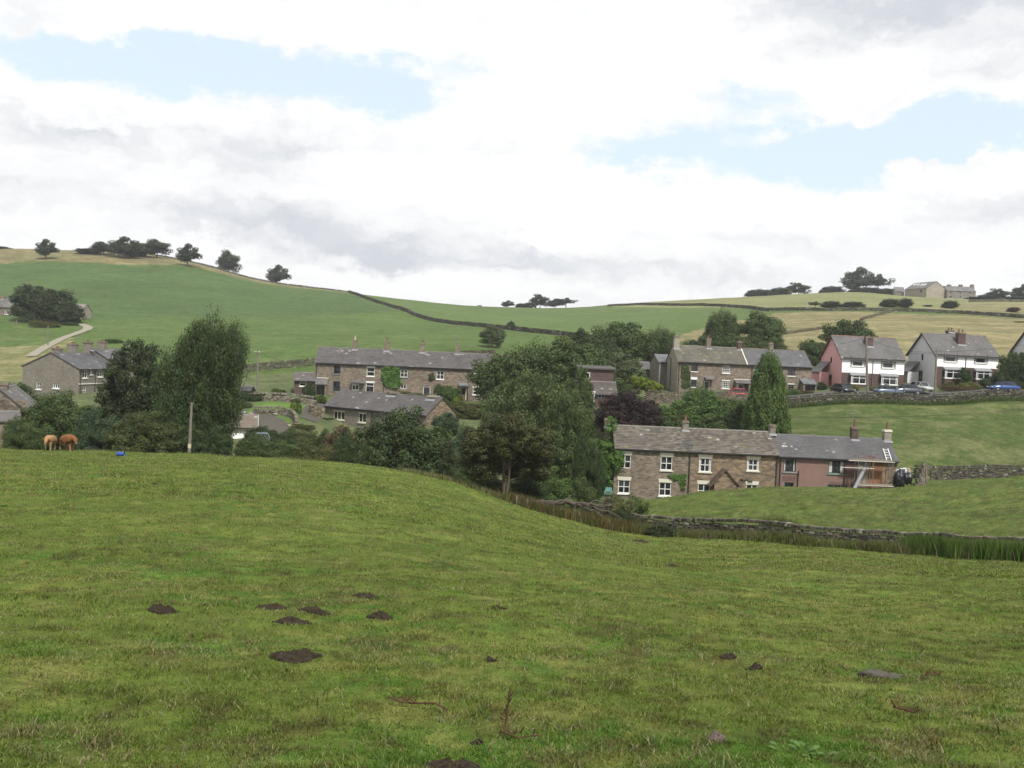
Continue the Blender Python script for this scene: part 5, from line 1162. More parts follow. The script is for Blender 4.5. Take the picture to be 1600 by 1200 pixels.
for a in [
  (784, 98, 546, 140, 'mid_round', 'leaf_mid', 'rounded tree over the right end of the long terrace'),
  (836, 122, 526, 138, 'feathery', 'leaf_mid', 'tall feathery tree in the middle of the village'),
  (890, 104, 526, 136, 'mid_round2', 'leaf_mid', 'bushy tree left of the brick house'),
  (965, 80, 545, 150, 'mid_bush', 'leaf_grey', 'pale green bushy tree right behind the brick house'),
  (940, 60, 524, 158, 'mid_round', 'leaf_deep', 'dark tree just behind the brick upper storey'),
  (838, 158, 576, 106, 'near_willow', 'leaf_willow', 'tall soft grey green willow in front of the village trees'),
  (890, 84, 604, 101, 'near_bush', 'leaf_mid', 'lower bushy tree beside the ivy covered gable'),
  (985, 98, 606, 112, 'near_bush', 'leaf_purple', 'dark purple copper beech above the near stone roof'),
  (797, 148, 634, 64, 'hawthorn', 'leaf_haw', 'olive brown hawthorn with leaning trunks at the corner of the near field'),
  (745, 70, 660, 92, 'near_bush2', 'leaf_bluegreen', 'blue green bushy tree between the dark bush and the hawthorn'),
  (700, 40, 640, 112, 'mid_bush', 'leaf_bluegreen', 'bluish shrub against the gable end of the low cottage'),
  (730, 50, 625, 124, 'mid_bush2', 'leaf_olive', 'garden shrubs below the right part of the long terrace'),
  (770, 60, 622, 126, 'mid_bush', 'leaf_mid', 'garden bush below the conservatory')]: plant(*a, group=G6)
G7 = 'trees and bushes behind the near field'
for a in [
  (312, 134, 487, 86, 'near_weeping', 'leaf_deep', 'tallest weeping birch like tree towering over the left of the field'),
  (212, 104, 529, 98, 'near_dark', 'leaf_dark', 'very dark broad tree between the left houses and the weeping tree'),
  (338, 44, 560, 92, 'feathery', 'leaf_deep', 'narrow tree filling the right side below the weeping crown')]: plant(*a, group=G7)
for a in [
  (92, 118, 606, 92, 'near_bush', 'leaf_mid', 'rounded mid green bush behind the two calves'),
  (40, 60, 648, 84, 'near_bush2', 'leaf_mid', 'low bush at the left edge in front of the steep gable'),
  (30, 56, 590, 118, 'mid_bush', 'leaf_deep', 'bush between the steep gable cottage and the wide gable house'),
  (165, 80, 632, 86, 'near_bush2', 'leaf_bluegreen', 'bluish dark bush under the very dark tree'),
  (232, 116, 640, 82, 'near_bush', 'leaf_deep2', 'yellow green bush left of the near telegraph pole'),
  (292, 70, 650, 83, 'near_bush2', 'leaf_deep', 'dark bush right behind the near telegraph pole'),
  (340, 50, 664, 82, 'near_bush', 'leaf_deep', 'dark bush under the right side of the weeping tree'),
  (428, 96, 676, 84, 'near_bush2', 'leaf_mid', 'low loose bush below the drive and garage'),
  (500, 84, 684, 84, 'near_bush2', 'leaf_olive', 'low brownish bush below the low cottage'),
  (536, 56, 656, 98, 'mid_bush', 'leaf_brown', 'dark brown green shrub under the low cottage windows'),
  (634, 158, 630, 84, 'near_bush', 'leaf_deep', 'largest dark green bush covering the right of the low cottage'),
  (560, 70, 672, 82, 'near_bush2', 'leaf_deep', 'lower left shoulder of the bushes under the low cottage'),
  (698, 56, 690, 82, 'near_dark', 'leaf_dark', 'darkest shrub in the hollow right of the largest bush'),
  (745, 60, 725, 72, 'near_bush2', 'leaf_mid', 'bush under the left branches of the hawthorn'),
  (520, 40, 668, 100, 'near_bush2', 'leaf_deep', 'dark shrub between the low cottage corner and the brown shrub'), (492, 40, 672, 101, 'near_bush', 'leaf_mid', 'mid green shrub below the left corner of the low cottage'),
  (835, 64, 736, 68, 'near_bush', 'leaf_deep', 'dark undergrowth right of the hawthorn trunks'), (772, 52, 738, 67.5, 'near_bush2', 'leaf_deep', 'dark undergrowth left of the hawthorn trunks'), (1046, 50, 818, 58.6, 'near_bush', 'leaf_dark', 'bramble patch growing over the start of the near wall'), (1128, 40, 830, 57.2, 'near_bush2', 'leaf_deep', 'low weeds against the near wall, right of the bramble patch'), (412, 50, 664, 104, 'near_bush', 'leaf_deep', 'bush beside the garage at the foot of the drive'), (470, 44, 664, 104, 'near_bush2', 'leaf_olive', 'olive bush below the stepped garden wall'),
  (926, 50, 672, 94, 'near_bush2', 'leaf_deep', 'dark shrub filling the gap left of the ivy'), (450, 70, 672, 96, 'near_bush', 'leaf_deep', 'dark bush in front of the drive'), (394, 44, 684, 92, 'near_bush2', 'leaf_deep', 'low bush under the white garage wall'),
  (862, 90, 726, 76, 'near_bush', 'leaf_fresh', 'fresh green undergrowth behind the hawthorn trunks'),
  (820, 50, 730, 70, 'near_bush2', 'leaf_olive', 'undergrowth around the foot of the hawthorn'),
  (912, 60, 744, 76, 'near_bush', 'leaf_mid', 'undergrowth below the ivy covered gable'),
  (1000, 46, 768, 66, 'broken_shrub', 'leaf_mid', 'pale twiggy shrub at the left end of the mound'),
  (968, 62, 764, 65, 'broken_shrub', 'leaf_olive', 'straggly elder shrub by the green topped hutch'),
  (985, 60, 796, 61, 'near_bush', 'leaf_dark', 'dark bramble where the near wall begins'),
  (888, 70, 790, 63.5, 'broken_shrub', 'leaf_brown', 'rusty brown dock and bracken under the fallen trunk')]: plant(*a, group='bushes behind the near field', name='bush', cat='bush', sink=.2)
for a in [
  (1062, 84, 618, 116, 'mid_bush', 'leaf_fresh', 'bright green bush right of the copper beech'),
  (1128, 84, 612, 118, 'mid_bush2', 'leaf_fresh', 'bright green bushes left of the conifer'),
  (1094, 60, 598, 124, 'feathery', 'leaf_fresh', 'tall pointed shrub in front of the mossy terrace'),
  (1055, 60, 640, 113, 'mid_bush2', 'leaf_mid', 'lower bush just above the near stone roof'),
  (1110, 90, 640, 113, 'mid_bush', 'leaf_mid', 'wide lower bush just above the middle of the near stone roof'),
  (1158, 50, 625, 114, 'mid_bush', 'leaf_deep', 'dark bush touching the left side of the conifer'),
  (945, 60, 590, 130, 'mid_bush2', 'leaf_fresh', 'light bush right of the brick house'),
  (906, 46, 562, 117, 'mid_bush', 'leaf_mid', 'slim bushy tree hiding the left side of the brick house'),
  (970, 44, 590, 128, 'mid_bush', 'leaf_mid', 'bush between brick house and clipped hedge'),
  (1584, 48, 545, 148, 'mid_round', 'leaf_deep', 'garden tree between the white house and the edge house'),
  (1566, 26, 570, 147, 'mid_bush', 'leaf_deep', 'shrub at the right corner of the white house')]: plant(*a, group='village garden bushes', name='bush', cat='bush')
for a in [
  (1236, 40, 606, 146, 'mid_bush', 'leaf_fresh', 'small bush right of the conifer before the mossy terrace'), (1262, 22, 610, 146, 'mid_bush2', 'leaf_brown', 'reddish shrub by the right porch of the mossy terrace'),
  (1282, 22, 595, 150, 'mid_bush', 'leaf_dark', 'dark clipped shrub left of the pink gable'), (1334, 16, 600, 147, 'mid_bush', 'leaf_yellowish', 'yellow green shrub in front of the pink gabled house'), (1366, 16, 602, 147, 'mid_bush', 'leaf_yellowish', 'pale shrub in the middle garden of the pink gabled house'),
  (1384, 22, 599, 147.5, 'mid_bush', 'leaf_mid', 'green shrub under the right bay of the pink gabled house'), (1484, 20, 594, 148, 'mid_bush', 'leaf_olive', 'olive shrub under the left bay of the white house'), (1507, 20, 572, 149.7, 'mid_bush2', 'leaf_deep', 'climber like shrub between the two bays of the white house'),
  (1516, 34, 595, 147.5, 'mid_bush', 'leaf_yellowish', 'golden shrub in the middle garden of the white house'), (1546, 30, 586, 148, 'mid_bush', 'leaf_deep', 'dark green shrub under the right bay of the white house'), (1496, 60, 602, 146.5, 'mid_bush2', 'leaf_brown', 'low heather bed behind the roadside wall'),
  (1590, 36, 592, 146, 'mid_bush2', 'leaf_deep', 'clipped hedge plant in front of the edge house'),
  (442, 16, 655, 117.5, 'mid_bush', 'leaf_deep', 'dark shrub on the retaining wall, right of the pale stones'), (428.5, 12, 652, 118.5, 'mid_bush', 'leaf_dark', 'small dark shrub on the retaining wall above the drive'), (502, 18, 615, 139, 'mid_bush', 'leaf_fresh', 'round clipped bush in front of the long terrace porch'),
  (484, 20, 595, 143, 'mid_bush', 'leaf_deep', 'dark tall shrub between the stone shed and the long terrace'), (463, 16, 622, 133, 'mid_bush', 'leaf_olive', 'small olive plant along the upper garden wall'), (436, 24, 605, 135.5, 'mid_bush2', 'leaf_mid', 'loose plants behind the upper garden wall'),
  (407, 20, 612, 134, 'mid_bush2', 'leaf_brown', 'reddish plant at the foot of the village telegraph pole'), (376, 40, 625, 125, 'mid_bush', 'leaf_mid', 'bush left of the lawn below the black shed'), (388, 44, 612, 133, 'mid_bush2', 'leaf_deep', 'dark bush in front of the black shed'),
  (497, 20, 643, 122, 'mid_bush', 'leaf_fresh', 'bush at the left corner of the low cottage'), (478, 34, 662, 112, 'mid_bush2', 'leaf_olive', 'mixed plants below the stepped garden wall'), (512, 24, 652, 121, 'mid_bush2', 'leaf_mid', 'plants under the left window of the low cottage'),
  (708, 30, 600, 142, 'mid_bush2', 'leaf_fresh', 'bright garden bush before the dark door of the long terrace'), (645, 70, 610, 142, 'mid_bush2', 'leaf_olive', 'strip of garden plants between low cottage roof and long terrace'), (564, 14, 606, 144, 'mid_bush', 'leaf_fresh', 'round bush by the white door of the long terrace'),
  (716, 12, 618, 140, 'mid_bush2', 'leaf_lime', 'yellow flowering plant under the long terrace'), (690, 24, 598, 146, 'mid_bush2', 'leaf_mid', 'climbing rose beside the lower window of the long terrace')]: plant(*a, group='garden shrubs', name='shrub', cat='shrub')
plant(1200, 71, 544, 110, 'conifer', 'leaf_fresh', 'tall pointed green conifer in front of the mossy terrace', 'conifer')
plant(459.5, 11, 628, 118, 'column', 'leaf_lime', 'left golden green column conifer on the lawn edge', 'column_conifer', group='column conifers by the lawn')
plant(467, 13, 630, 119, 'column', 'leaf_fresh', 'right darker green column conifer on the lawn edge', 'column_conifer', group='column conifers by the lawn')

# ivy on walls, clipped hedge
def ivy(label, h, pts, n, face='f', size=.09, mat='leaf_ivy', th=.3, seed=3):
    """pts: photo polygon on the given wall"""
    R = np.random.default_rng(seed); poly = np.array([h.at(x, y, face) for x, y in pts]); lo, hi = poly.min(0), poly.max(0)
    a = R.uniform(lo[0], hi[0], n * 3); z = R.uniform(lo[1], hi[1], n * 3)
    wv = fbm(a * 1.5, z * 1.5, seed, 3) - .5; k = inside(a + wv * .9, z + (fbm(a * 1.5 + 9, z * 1.5, seed + 4, 3) - .5) * .9, poly); a, z = a[k][:n], z[k][:n]; m = len(a)
    off = .03 + th * (fbm(a * 1.2, z * 1.2, seed + 8, 3) ** 1.5) * R.uniform(.3, 1.2, m); fr = h.frame(face); Mx = h.root.matrix_basis
    p = np.array([Mx @ Vector(fr(a[i], off[i], z[i])) for i in range(m)]); nv = np.array((Mx.to_3x3() @ (Vector(fr(0, 1, 0)) - Vector(fr(0, 0, 0)))))
    d = R.normal(size=(m, 3)) * .5 + nv + np.array([0, 0, .35]); d /= np.linalg.norm(d, axis=1)[:, None]; q = R.normal(size=(m, 3)); u = q - d * (q * d).sum(1)[:, None]; u /= np.linalg.norm(u, axis=1)[:, None]; w = np.cross(d, u); s = size * R.uniform(.6, 1.3, m)
    V = np.stack([p - u * s[:, None], p + w * s[:, None] * .8, p + u * s[:, None], p - w * s[:, None] * .8], 1).reshape(-1, 3); t = R.uniform(.6, 1.35, m); C = np.repeat(np.stack([t, t * R.uniform(.9, 1.1, m), t], 1), 4, 0)
    o = link_mesh('ivy', np_mesh('ivy', V, np.arange(m * 4).reshape(-1, 4), C), MAT[mat]); return tag(o, label, 'ivy', 'ivy climbing on walls')
bpy.context.view_layer.update()
ivy('dense square patch of ivy round an upper window of the long terrace', T2, [(597, 572.5), (624, 573.5), (626, 582), (623, 590), (628, 600), (622, 606), (604, 605), (597, 596)], 2600, th=.55, size=.13)
ivy('ivy and creeper at the left corner of the mossy terrace front', T4, [(1065, 571), (1076, 571), (1080, 585), (1079, 606), (1066, 606)], 900, mat='leaf_mid', size=.12)
ivy('thin creeper arching over the lower wall of the near stone terrace', T1, [(1044, 741), (1063, 739), (1071, 746), (1073, 764), (1066, 765), (1063, 749), (1048, 745)], 700, size=.075)
ivy('small dark creeper above the lower right window of the near stone terrace', T1, [(1154, 747), (1160, 750), (1176, 749.5), (1172, 752), (1157, 752)], 160, size=.06, mat='leaf_deep')
ivy('creeper near the middle of the long terrace wall', T2, [(668, 584), (677, 583), (680, 592), (672, 595)], 200, size=.1, mat='leaf_deep')
# the great ivy that wraps the gable of the near terrace
R = np.random.default_rng(77); n = 26000; L_ = T1
cen = []; 
while len(cen) < 1000:
    x = R.uniform(-3.4, .5); y = R.uniform(-.6, 6.2); zt_ = (6.6 if x > -1.2 else 5.4 - (-1.2 - x) * 1.2) - abs(y - 3.2) * .25; z = R.uniform(-1.5, zt_)
    if x > 0 and y > -.1 and z < 5.4: continue
    if x > -.1 and z < 3.0: continue
    if z > 6.2 and x < -.7: continue
    cen.append((x, y, z))
for k in range(30): cen.append((R.uniform(-.7, .3), R.uniform(2.2, 3.8), R.uniform(6.0, 8.6)))
for k in range(20): cen.append((R.uniform(0, .8), R.uniform(-.45, -.2), R.uniform(4.0, 5.6)))
cen = np.array(cen); V, C = leaf_cloud(cen, R.uniform(.22, .42, len(cen)), 75, .075, R, 1.0, .4, .3, .7)
o = link_mesh('ivy', np_mesh('ivy', V, np.arange(len(V)).reshape(-1, 4), C), MAT['leaf_ivy']); o.matrix_world = T1.root.matrix_basis; tag(o, 'huge bright ivy swallowing the left gable and chimney of the near stone terrace', 'ivy', 'ivy climbing on walls')
# clipped yellow hedge, sloping down to the right
A_, B_ = W(992, 594, 137), W(1030, 608, 133); R = np.random.default_rng(5); n = 160; t = R.random(n); c = np.array(A_)[None] * (1 - t[:, None]) + np.array(B_)[None] * t[:, None]
d = R.normal(size=(n, 3)); d /= np.linalg.norm(d, axis=1)[:, None]; c = c + d * np.array([.55, .7, .75]) + np.array([0, 0, -.1]); V, C = leaf_cloud(c, np.full(n, .28), 110, .07, R, 1, .3, 0, .6)
o = link_mesh('clipped_hedge', np_mesh('clipped_hedge', V, np.arange(len(V)).reshape(-1, 4), C), MAT['leaf_lime']); tag(o, 'bright yellow green clipped hedge sloping down beside the outhouse', 'hedge')
# ------------------------------------------------------------------ poles and wires
def pole(label, px, base, top, d, r=.14, arm=None, px_top=None, band=False, mat='timber_grey'):
    a = W(px, base, d); z0 = min(gz(a.x, a.y), a.z) - .4; b_ = W(px_top or px, top, d)
    t = tag(empty('telegraph_pole', (a.x, a.y, z0)), label, 'telegraph pole', 'telegraph poles'); H = b_.z - z0; dx = b_.x - a.x
    q = MB(); q.tube([(0, 0, 0), (dx * .5, 0, H * .5), (dx, 0, H)], [r * 1.15, r, r * .8], 12); q.build('post', MAT[mat], t, smooth=False, colors=False)
    if arm:
        q = MB(); q.box(dx - arm / 2, dx + arm / 2, -r - .1, -r, H - .45, H - .33); q.build('cross_arm', MAT['timber_grey'], t, colors=False)
        for k in (-.42, -.2, .2, .42):
            q = MB(); q.tube([(dx + k * arm, -r - .05, H - .33), (dx + k * arm, -r - .05, H - .22), (dx + k * arm, -r - .05, H - .18)], [.02, .05, .03], 8); q.build('insulator', MAT['plastic_white'], t, colors=False)
    if band:
        q = MB(); q.tube([(dx * .1, 0, H * .1 + .5), (dx * .12, 0, H * .12 + .75)], r * 1.16, 12); q.build('marker_band', MAT['pot_cream'], t, colors=False)
    return Vector((b_.x, b_.y, b_.z - .25))
pA = pole('near wooden telegraph pole standing against the bushes by the calves', 295.5, 709, 629, 76, .115, None, 299.5, True)
pB = pole('slim telegraph pole with a short cross arm on the grass left of the long terrace', 402, 612, 547, 145, .14, .9, 402.6)
pC = pole('thin garden post left of the stone shed', 441.5, 612, 588, 143, .06)
pD = pole('tall grey telegraph pole in front of the pink gabled house', 1356, 614, 525, 141.5, .17, None, 1353.5, mat='timber_grey')
pE = pole('telegraph pole by the corner of the white gabled house', 1461, 611, 547, 141.5, .15, None, 1463.5)
pF = pole('far thin pole in the yellow field above the left houses', 75, 546, 508, 205, .12)
pG = pole('far thin pole below the far farmhouse', 26, 520, 500, 240, .12)
def cable(label, a, b_, sag, r=.022):
    pts = [Vector(a).lerp(Vector(b_), k / 24) - Vector((0, 0, sag * 4 * (k / 24) * (1 - k / 24))) for k in range(25)]
    q = MB(); q.tube(pts, r, 5); o = q.build('overhead_cable', MAT['cable_black'], colors=False); tag(o, label, 'cable', 'overhead cables')
cable('cable strung between the two poles before the rendered houses', pD, pE, .7)
cable('cable running from the white house pole off to the right', pE, W(1750, 505, 141), 1.0)
cable('cable from the pink house pole over the mossy terrace', pD, W(1204, 538, 152), .9)
cable('cable from the conifer across the deep green field to the right', W(1225, 651, 118), W(1750, 625, 120), .8)
cable('cable from the village pole to the long terrace gable', pB, W(494.5, 572, 148), .5, .018)
cable('cable crossing the pale field behind the village pole', W(330, 588, 150), W(470, 594, 148), .5, .018)
# ------------------------------------------------------------------ cars
def car(label, px, base, d, heading, col, L=4.2, Wd=1.75, H=1.45, estate=False):
    a = W(px, base, d); z = a.z; nm = 'car_paint_' + col[0]
    if nm not in MAT: mm, tt_, bb = base_mat(nm, .25, .6); bb.inputs['Base Color'].default_value = (*col[1], 1); bb.inputs['Metallic'].default_value = .3
    t = tag(empty('parked_car', (a.x, a.y, z), rad(heading)), label, 'car', 'cars parked by the rendered houses')
    # lower body lofted along x from stations (x, half width, z low, z high)
    st = [(-.5, .80, .34, .62), (-.485, .90, .26, .78), (-.44, .97, .2, .9 if estate else .86), (-.25, 1.0, .18, .93), (0, 1.0, .18, .92), (.18, 1.0, .18, .90), (.36, .96, .2, .80), (.46, .88, .24, .68), (.5, .74, .32, .56)]
    q = MB(); rows = []
    for (x, w, zl, zh) in st:
        w = w * Wd / 2; ring = [(x * L, -w * .94, zl), (x * L, -w, (zl + zh) / 2), (x * L, -w * .97, zh - .06), (x * L, -w * .85, zh), (x * L, w * .85, zh), (x * L, w * .97, zh - .06), (x * L, w, (zl + zh) / 2), (x * L, w * .94, zl)]
        rows.append(ring)
    vs = [v for r in rows for v in r]; fs = []
    for i in range(len(rows) - 1):
        for k in range(8): fs.append((i * 8 + k, i * 8 + (k + 1) % 8, (i + 1) * 8 + (k + 1) % 8, (i + 1) * 8 + k))
    fs += [tuple(range(8))[::-1], tuple(range((len(rows) - 1) * 8, len(rows) * 8))]
    q.add(vs, fs); q.build('body', MAT[nm], t, smooth=True, colors=False)
    xb = (-.47, -.40) if estate else (-.40, -.27)
    cb = [(xb[0] * L, .86), (xb[1] * L, H - .05), (.04 * L, H), (.13 * L, H - .06), (.26 * L, .86)]
    def cabin(w0, w1, inset, name, mat, z_off=0.0, top=True):
        q = MB(); n = len(cb); V0 = [(x, -(w0 if z < 1 else w1) * Wd / 2, z + z_off) for x, z in cb] + [(x, (w0 if z < 1 else w1) * Wd / 2, z + z_off) for x, z in cb]
        q.add(V0, [tuple(range(n))[::-1], tuple(range(n, 2 * n))] + [(i, i + 1, n + i + 1, n + i) for i in range(n - 1)]); return q.build(name, MAT[mat], t, colors=False)
    cabin(.88, .68, 0, 'windows', 'glass_dark')
    q = MB(); q.box(xb[1] * L + .02, .12 * L, -.66 * Wd / 2, .66 * Wd / 2, H - .045, H + .02); q.build('roof', MAT[nm], t, colors=False, bevel=.015)
    for sg in (-1, 1):
        q = MB()
        for (x0, z0), (x1, z1) in ((cb[0], cb[1]), ((-.06 * L, .88), (-.05 * L, H - .04)), (cb[3], cb[4])):
            q.tube([(x0, sg * .885 * Wd / 2, z0), (x1, sg * .69 * Wd / 2, z1)], .035, 6)
        q.build('pillar', MAT[nm], t, colors=False)
        q = MB(); q.box(.485 * L, .497 * L, sg * .42 * Wd - .16, sg * .42 * Wd + .12, .58, .70); q.build('headlight', MAT['plastic_white'], t, colors=False)
        q = MB(); q.box(-.505 * L, -.49 * L, sg * .41 * Wd - .1, sg * .41 * Wd + .1, .62, .78); q.build('tail_light', MAT['brick_red'], t, colors=False)
        q = MB(); q.box(.15 * L, .19 * L, sg * .5 * Wd, sg * .5 * Wd + sg * .16, .9, 1.02); q.build('mirror', MAT[nm], t, colors=False)
        for x in (-.31, .31):
            y0 = sg * (Wd / 2 - .2); y1 = sg * (Wd / 2 + .01)
            q = MB(); q.tube([(x * L, y0, .31), (x * L, y1, .31)], .31, 18); w = q.build('wheel', MAT['plastic_black'], t, colors=False)
            q = MB(); q.tube([(x * L, y1, .31), (x * L, y1 + sg * .012, .31)], .19, 12); q.build('rim', MAT['lead'], w, colors=False)
    return t
car('dark car facing out of the drive beside the pink gable', 1316, 614.5, 145.5, -75, ('dark', (.02, .022, .03)))
car('blue grey hatchback partly hidden by the roadside wall, left of the silver one', 1388, 617.5, 142.5, 4, ('bluegrey', (.10, .13, .18)), 4.1)
car('darker grey saloon behind the roadside wall, next to the silver car', 1416, 616, 142.8, 183, ('grey', (.07, .08, .10)), 4.3)
car('silver white car pulled up by the white gable drive', 1438, 611.5, 146, -70, ('silver', (.42, .43, .43)))
car('bright blue car on the road in front of the white house', 1568, 611.5, 143, 182, ('blue', (.03, .075, .22)), 4.3)
car('red car mostly hidden behind bushes before the mossy terrace', 1156, 622.5, 141.5, 2, ('red', (.45, .03, .06)), 4.0)
c = car('pale blue grey car by the white garage above the bushes', 408, 697, 102.5, 110, ('paleblue', (.16, .21, .24)), 4.0)
# ------------------------------------------------------------------ calves
def skin(name, pts, edges, mat, parent=None, sub=2):
    me = bpy.data.meshes.new(name); me.from_pydata([p[:3] for p in pts], edges, [])
    o = link_mesh(name, me, MAT[mat], parent); s = o.modifiers.new('skin', 'SKIN'); s.use_smooth_shade = True
    for i, p in enumerate(pts):
        v = me.skin_vertices[0].data[i]; rr = p[3]; v.radius = (rr, rr * (p[4] if len(p) > 4 else 1)); v.use_root = (i == 0)
    b = o.modifiers.new('subsurf', 'SUBSURF'); b.levels = sub; b.render_levels = sub; return o
def coat(name, c1, c2):
    m, t, b = base_mat(name, .85, .15); p = objc(t); f = t.noise(p, 3.0, 5, .6); z = t.sep(p)[2]
    k = t.m('ADD', t.ramp(z, .35, .75), t.m('MULTIPLY', t.m('SUBTRACT', f, .5), .9), clamp=True); t.l.new(t.mix(k, c2, c1), b.inputs['Base Color']); bump(t, b, t.noise(p, 40, 3), .4, .01)
coat('coat_ginger', (.16, .064, .024), (.24, .13, .07)); coat('coat_fawn', (.27, .155, .07), (.36, .25, .15)); plain('muzzle_pale', (.42, .28, .2), .7, .2, .1); plain('hoof', (.05, .04, .03), .6, .3, .2)
def calf(label, px, base, d, heading, mat, head=(0, 0), s=1.0, step=.1):
    a = W(px, base, d); r = tag(empty('calf', (a.x, a.y, gz(a.x, a.y) + .0), rad(heading)), label, 'calf', 'calves grazing on the near field'); r.scale = (s, s, s)
    hx, hz_ = head      # head turn (sideways) and lift
    P_ = [(-.55, 0, .98, .29), (-.15, 0, .90, .37), (.28, 0, .90, .36), (.56, 0, .98, .25), (.76, .35 * hx, 1.02 + .5 * hz_, .19), (.95, .8 * hx, 1.04 + hz_, .165), (1.07, 1.15 * hx, .92 + hz_, .125), (1.18, 1.35 * hx, .80 + hz_, .09),
          (-.74, 0, 1.02, .12)]
    E = [(0, 1), (1, 2), (2, 3), (3, 4), (4, 5), (5, 6), (6, 7), (0, 8)]
    def chain(root, lst):
        pr = root
        for q in lst: P_.append(q); E.append((pr, len(P_) - 1)); pr = len(P_) - 1
    for sg, f in ((1, step), (-1, -step)):
        chain(0, [(-.60, sg * .17, .76, .21), (-.50 + f, sg * .18, .54, .15), (-.68 + f, sg * .17, .36, .08), (-.64 + f * 1.5, sg * .17, .12, .06), (-.60 + f * 1.5, sg * .17, .03, .055)])
        chain(2, [(.36, sg * .17, .72, .18), (.38 - f * .6, sg * .16, .40, .085), (.37 - f, sg * .16, .13, .06), (.40 - f, sg * .16, .03, .055)])
    b = skin('body', P_, E, mat, r)
    q = skin('tail', [(-.84, 0, 1.02, .03), (-.9, 0, .8, .022), (-.9, 0, .52, .02), (-.9, 0, .38, .045), (-.9, 0, .28, .02)], [(0, 1), (1, 2), (2, 3), (3, 4)], mat, b, 1)
    for sg in (1, -1):
        skin('ear', [(.93, .75 * hx + sg * .13, 1.12 + hz_, .03), (.90, .75 * hx + sg * .23, 1.13 + hz_, .055, .4), (.88, .75 * hx + sg * .33, 1.09 + hz_, .02)], [(0, 1), (1, 2)], mat, b, 1)
        q = MB(); q.tube([(1.035, 1.0 * hx + sg * .10, 1.0 + hz_), (1.06, 1.0 * hx + sg * .14, 1.0 + hz_)], .02, 8); q.build('eye', MAT['plastic_black'], b, colors=False)
    skin('muzzle', [(1.17, 1.3 * hx, .80 + hz_, .085), (1.24, 1.42 * hx, .75 + hz_, .06)], [(0, 1)], 'muzzle_pale', b, 2)
    for k, (x, y) in enumerate(((-.60 + step * 1.5, .17), (-.60 - step * 1.5, -.17), (.40 - step, .16), (.40 + step, -.16))):
        q = MB(); q.tube([(x + .02, y, -.01), (x + .01, y, .06)], [.065, .052], 10); q.build('hoof', MAT['hoof'], b, colors=False)
    return r
calf('fawn calf facing the camera head on, left of the pair', 77.5, 709.5, 70, -84, 'coat_fawn', (.06, -.12), .93, .06)
calf('ginger calf walking to the right, right of the pair', 106.5, 711.5, 70, -34, 'coat_ginger', (-.10, -.10), .98, .12)
# ------------------------------------------------------------------ blue tub and small things
a = W(187, 745, 56); g = gz(a.x, a.y)
t = tag(empty('feed_tub', (a.x, a.y, g), .1), 'bright blue plastic feed tub lying in the grass', 'tub')
q = MB(); w = .25
q.tube([(-.24, 0, .14), (-.22, 0, .14), (.22, 0, .14), (.25, 0, .14)], [.14, .155, .165, .17], 20, cap=False); q.tube([(-.24, 0, .14), (-.235, 0, .14)], .14, 20)
q.build('tub_body', MAT['plastic_blue'], t, colors=False)
q = MB(); q.tube([(.24, 0, .14), (.262, 0, .14)], .185, 20, cap=False); q.build('rim', MAT['plastic_blue'], t, colors=False)
q = MB(); q.tube([(-.1, -.16, .2), (0, -.2, .24), (.1, -.17, .2)], .012, 6); q.build('handle', MAT['lead'], t, colors=False)
t.scale = (.85, .85, .8)
a = W(950, 783, 68); t = tag(empty('hutch', (a.x, a.y, gz(a.x, a.y)), -.1), 'small timber hutch with a sloping teal green roof beside the elder shrub', 'hutch'); top = W(950, 762, 68).z - gz(a.x, a.y)
q = MB(); w = .27; q.box(-w, w, -.25, .25, -.2, top - .32); q.build('box', MAT['timber_brown'], t, colors=False)
q = MB(); q.add([(-w - .05, -.35, top - .42), (w + .05, -.35, top - .42), (w - .05, .3, top), (-w + .08, .3, top), (-w - .05, -.35, top - .46), (w + .05, -.35, top - .46), (w - .05, .3, top - .35), (-w + .08, .3, top - .35)], [(0, 1, 2, 3), (4, 7, 6, 5), (0, 4, 5, 1), (1, 5, 6, 2), (3, 2, 6, 7), (0, 3, 7, 4)]); q.build('roof', MAT['teal_sheet'], t, colors=False)
q = MB(); q.box(-.16, .16, -.27, -.25, .1, top - .5); q.build('door', MAT['timber_grey'], t, colors=False)
# pile of builders' bags right of the terrace
def lump(name, label, cat, c, r, mat, seed, group=None, sq=(1, 1, 1)):
    import bmesh
    bm = bmesh.new(); bmesh.ops.create_icosphere(bm, subdivisions=3, radius=1); rr = random.Random(seed)
    for v in bm.verts:
        v.co *= 1 + 1.1 * (fbm(np.array([v.co.x * 5 + seed]), np.array([v.co.y * 5 + v.co.z * 4]), seed + 3, 2)[0] - .5)
        n = fbm(np.array([v.co.x * 1.7 + seed + v.co.z]), np.array([v.co.y * 1.7 + v.co.z * 1.3]), seed, 3)[0]; v.co *= (.75 + .5 * n); v.co = Vector((v.co.x * r * sq[0], v.co.y * r * sq[1], v.co.z * r * sq[2]))
    me = bpy.data.meshes.new(name); bm.to_mesh(me); bm.free(); me.polygons.foreach_set('use_smooth', [True] * len(me.polygons)); me.update()
    o = link_mesh(name, me, MAT[mat], None, c); return tag(o, label, cat, group)
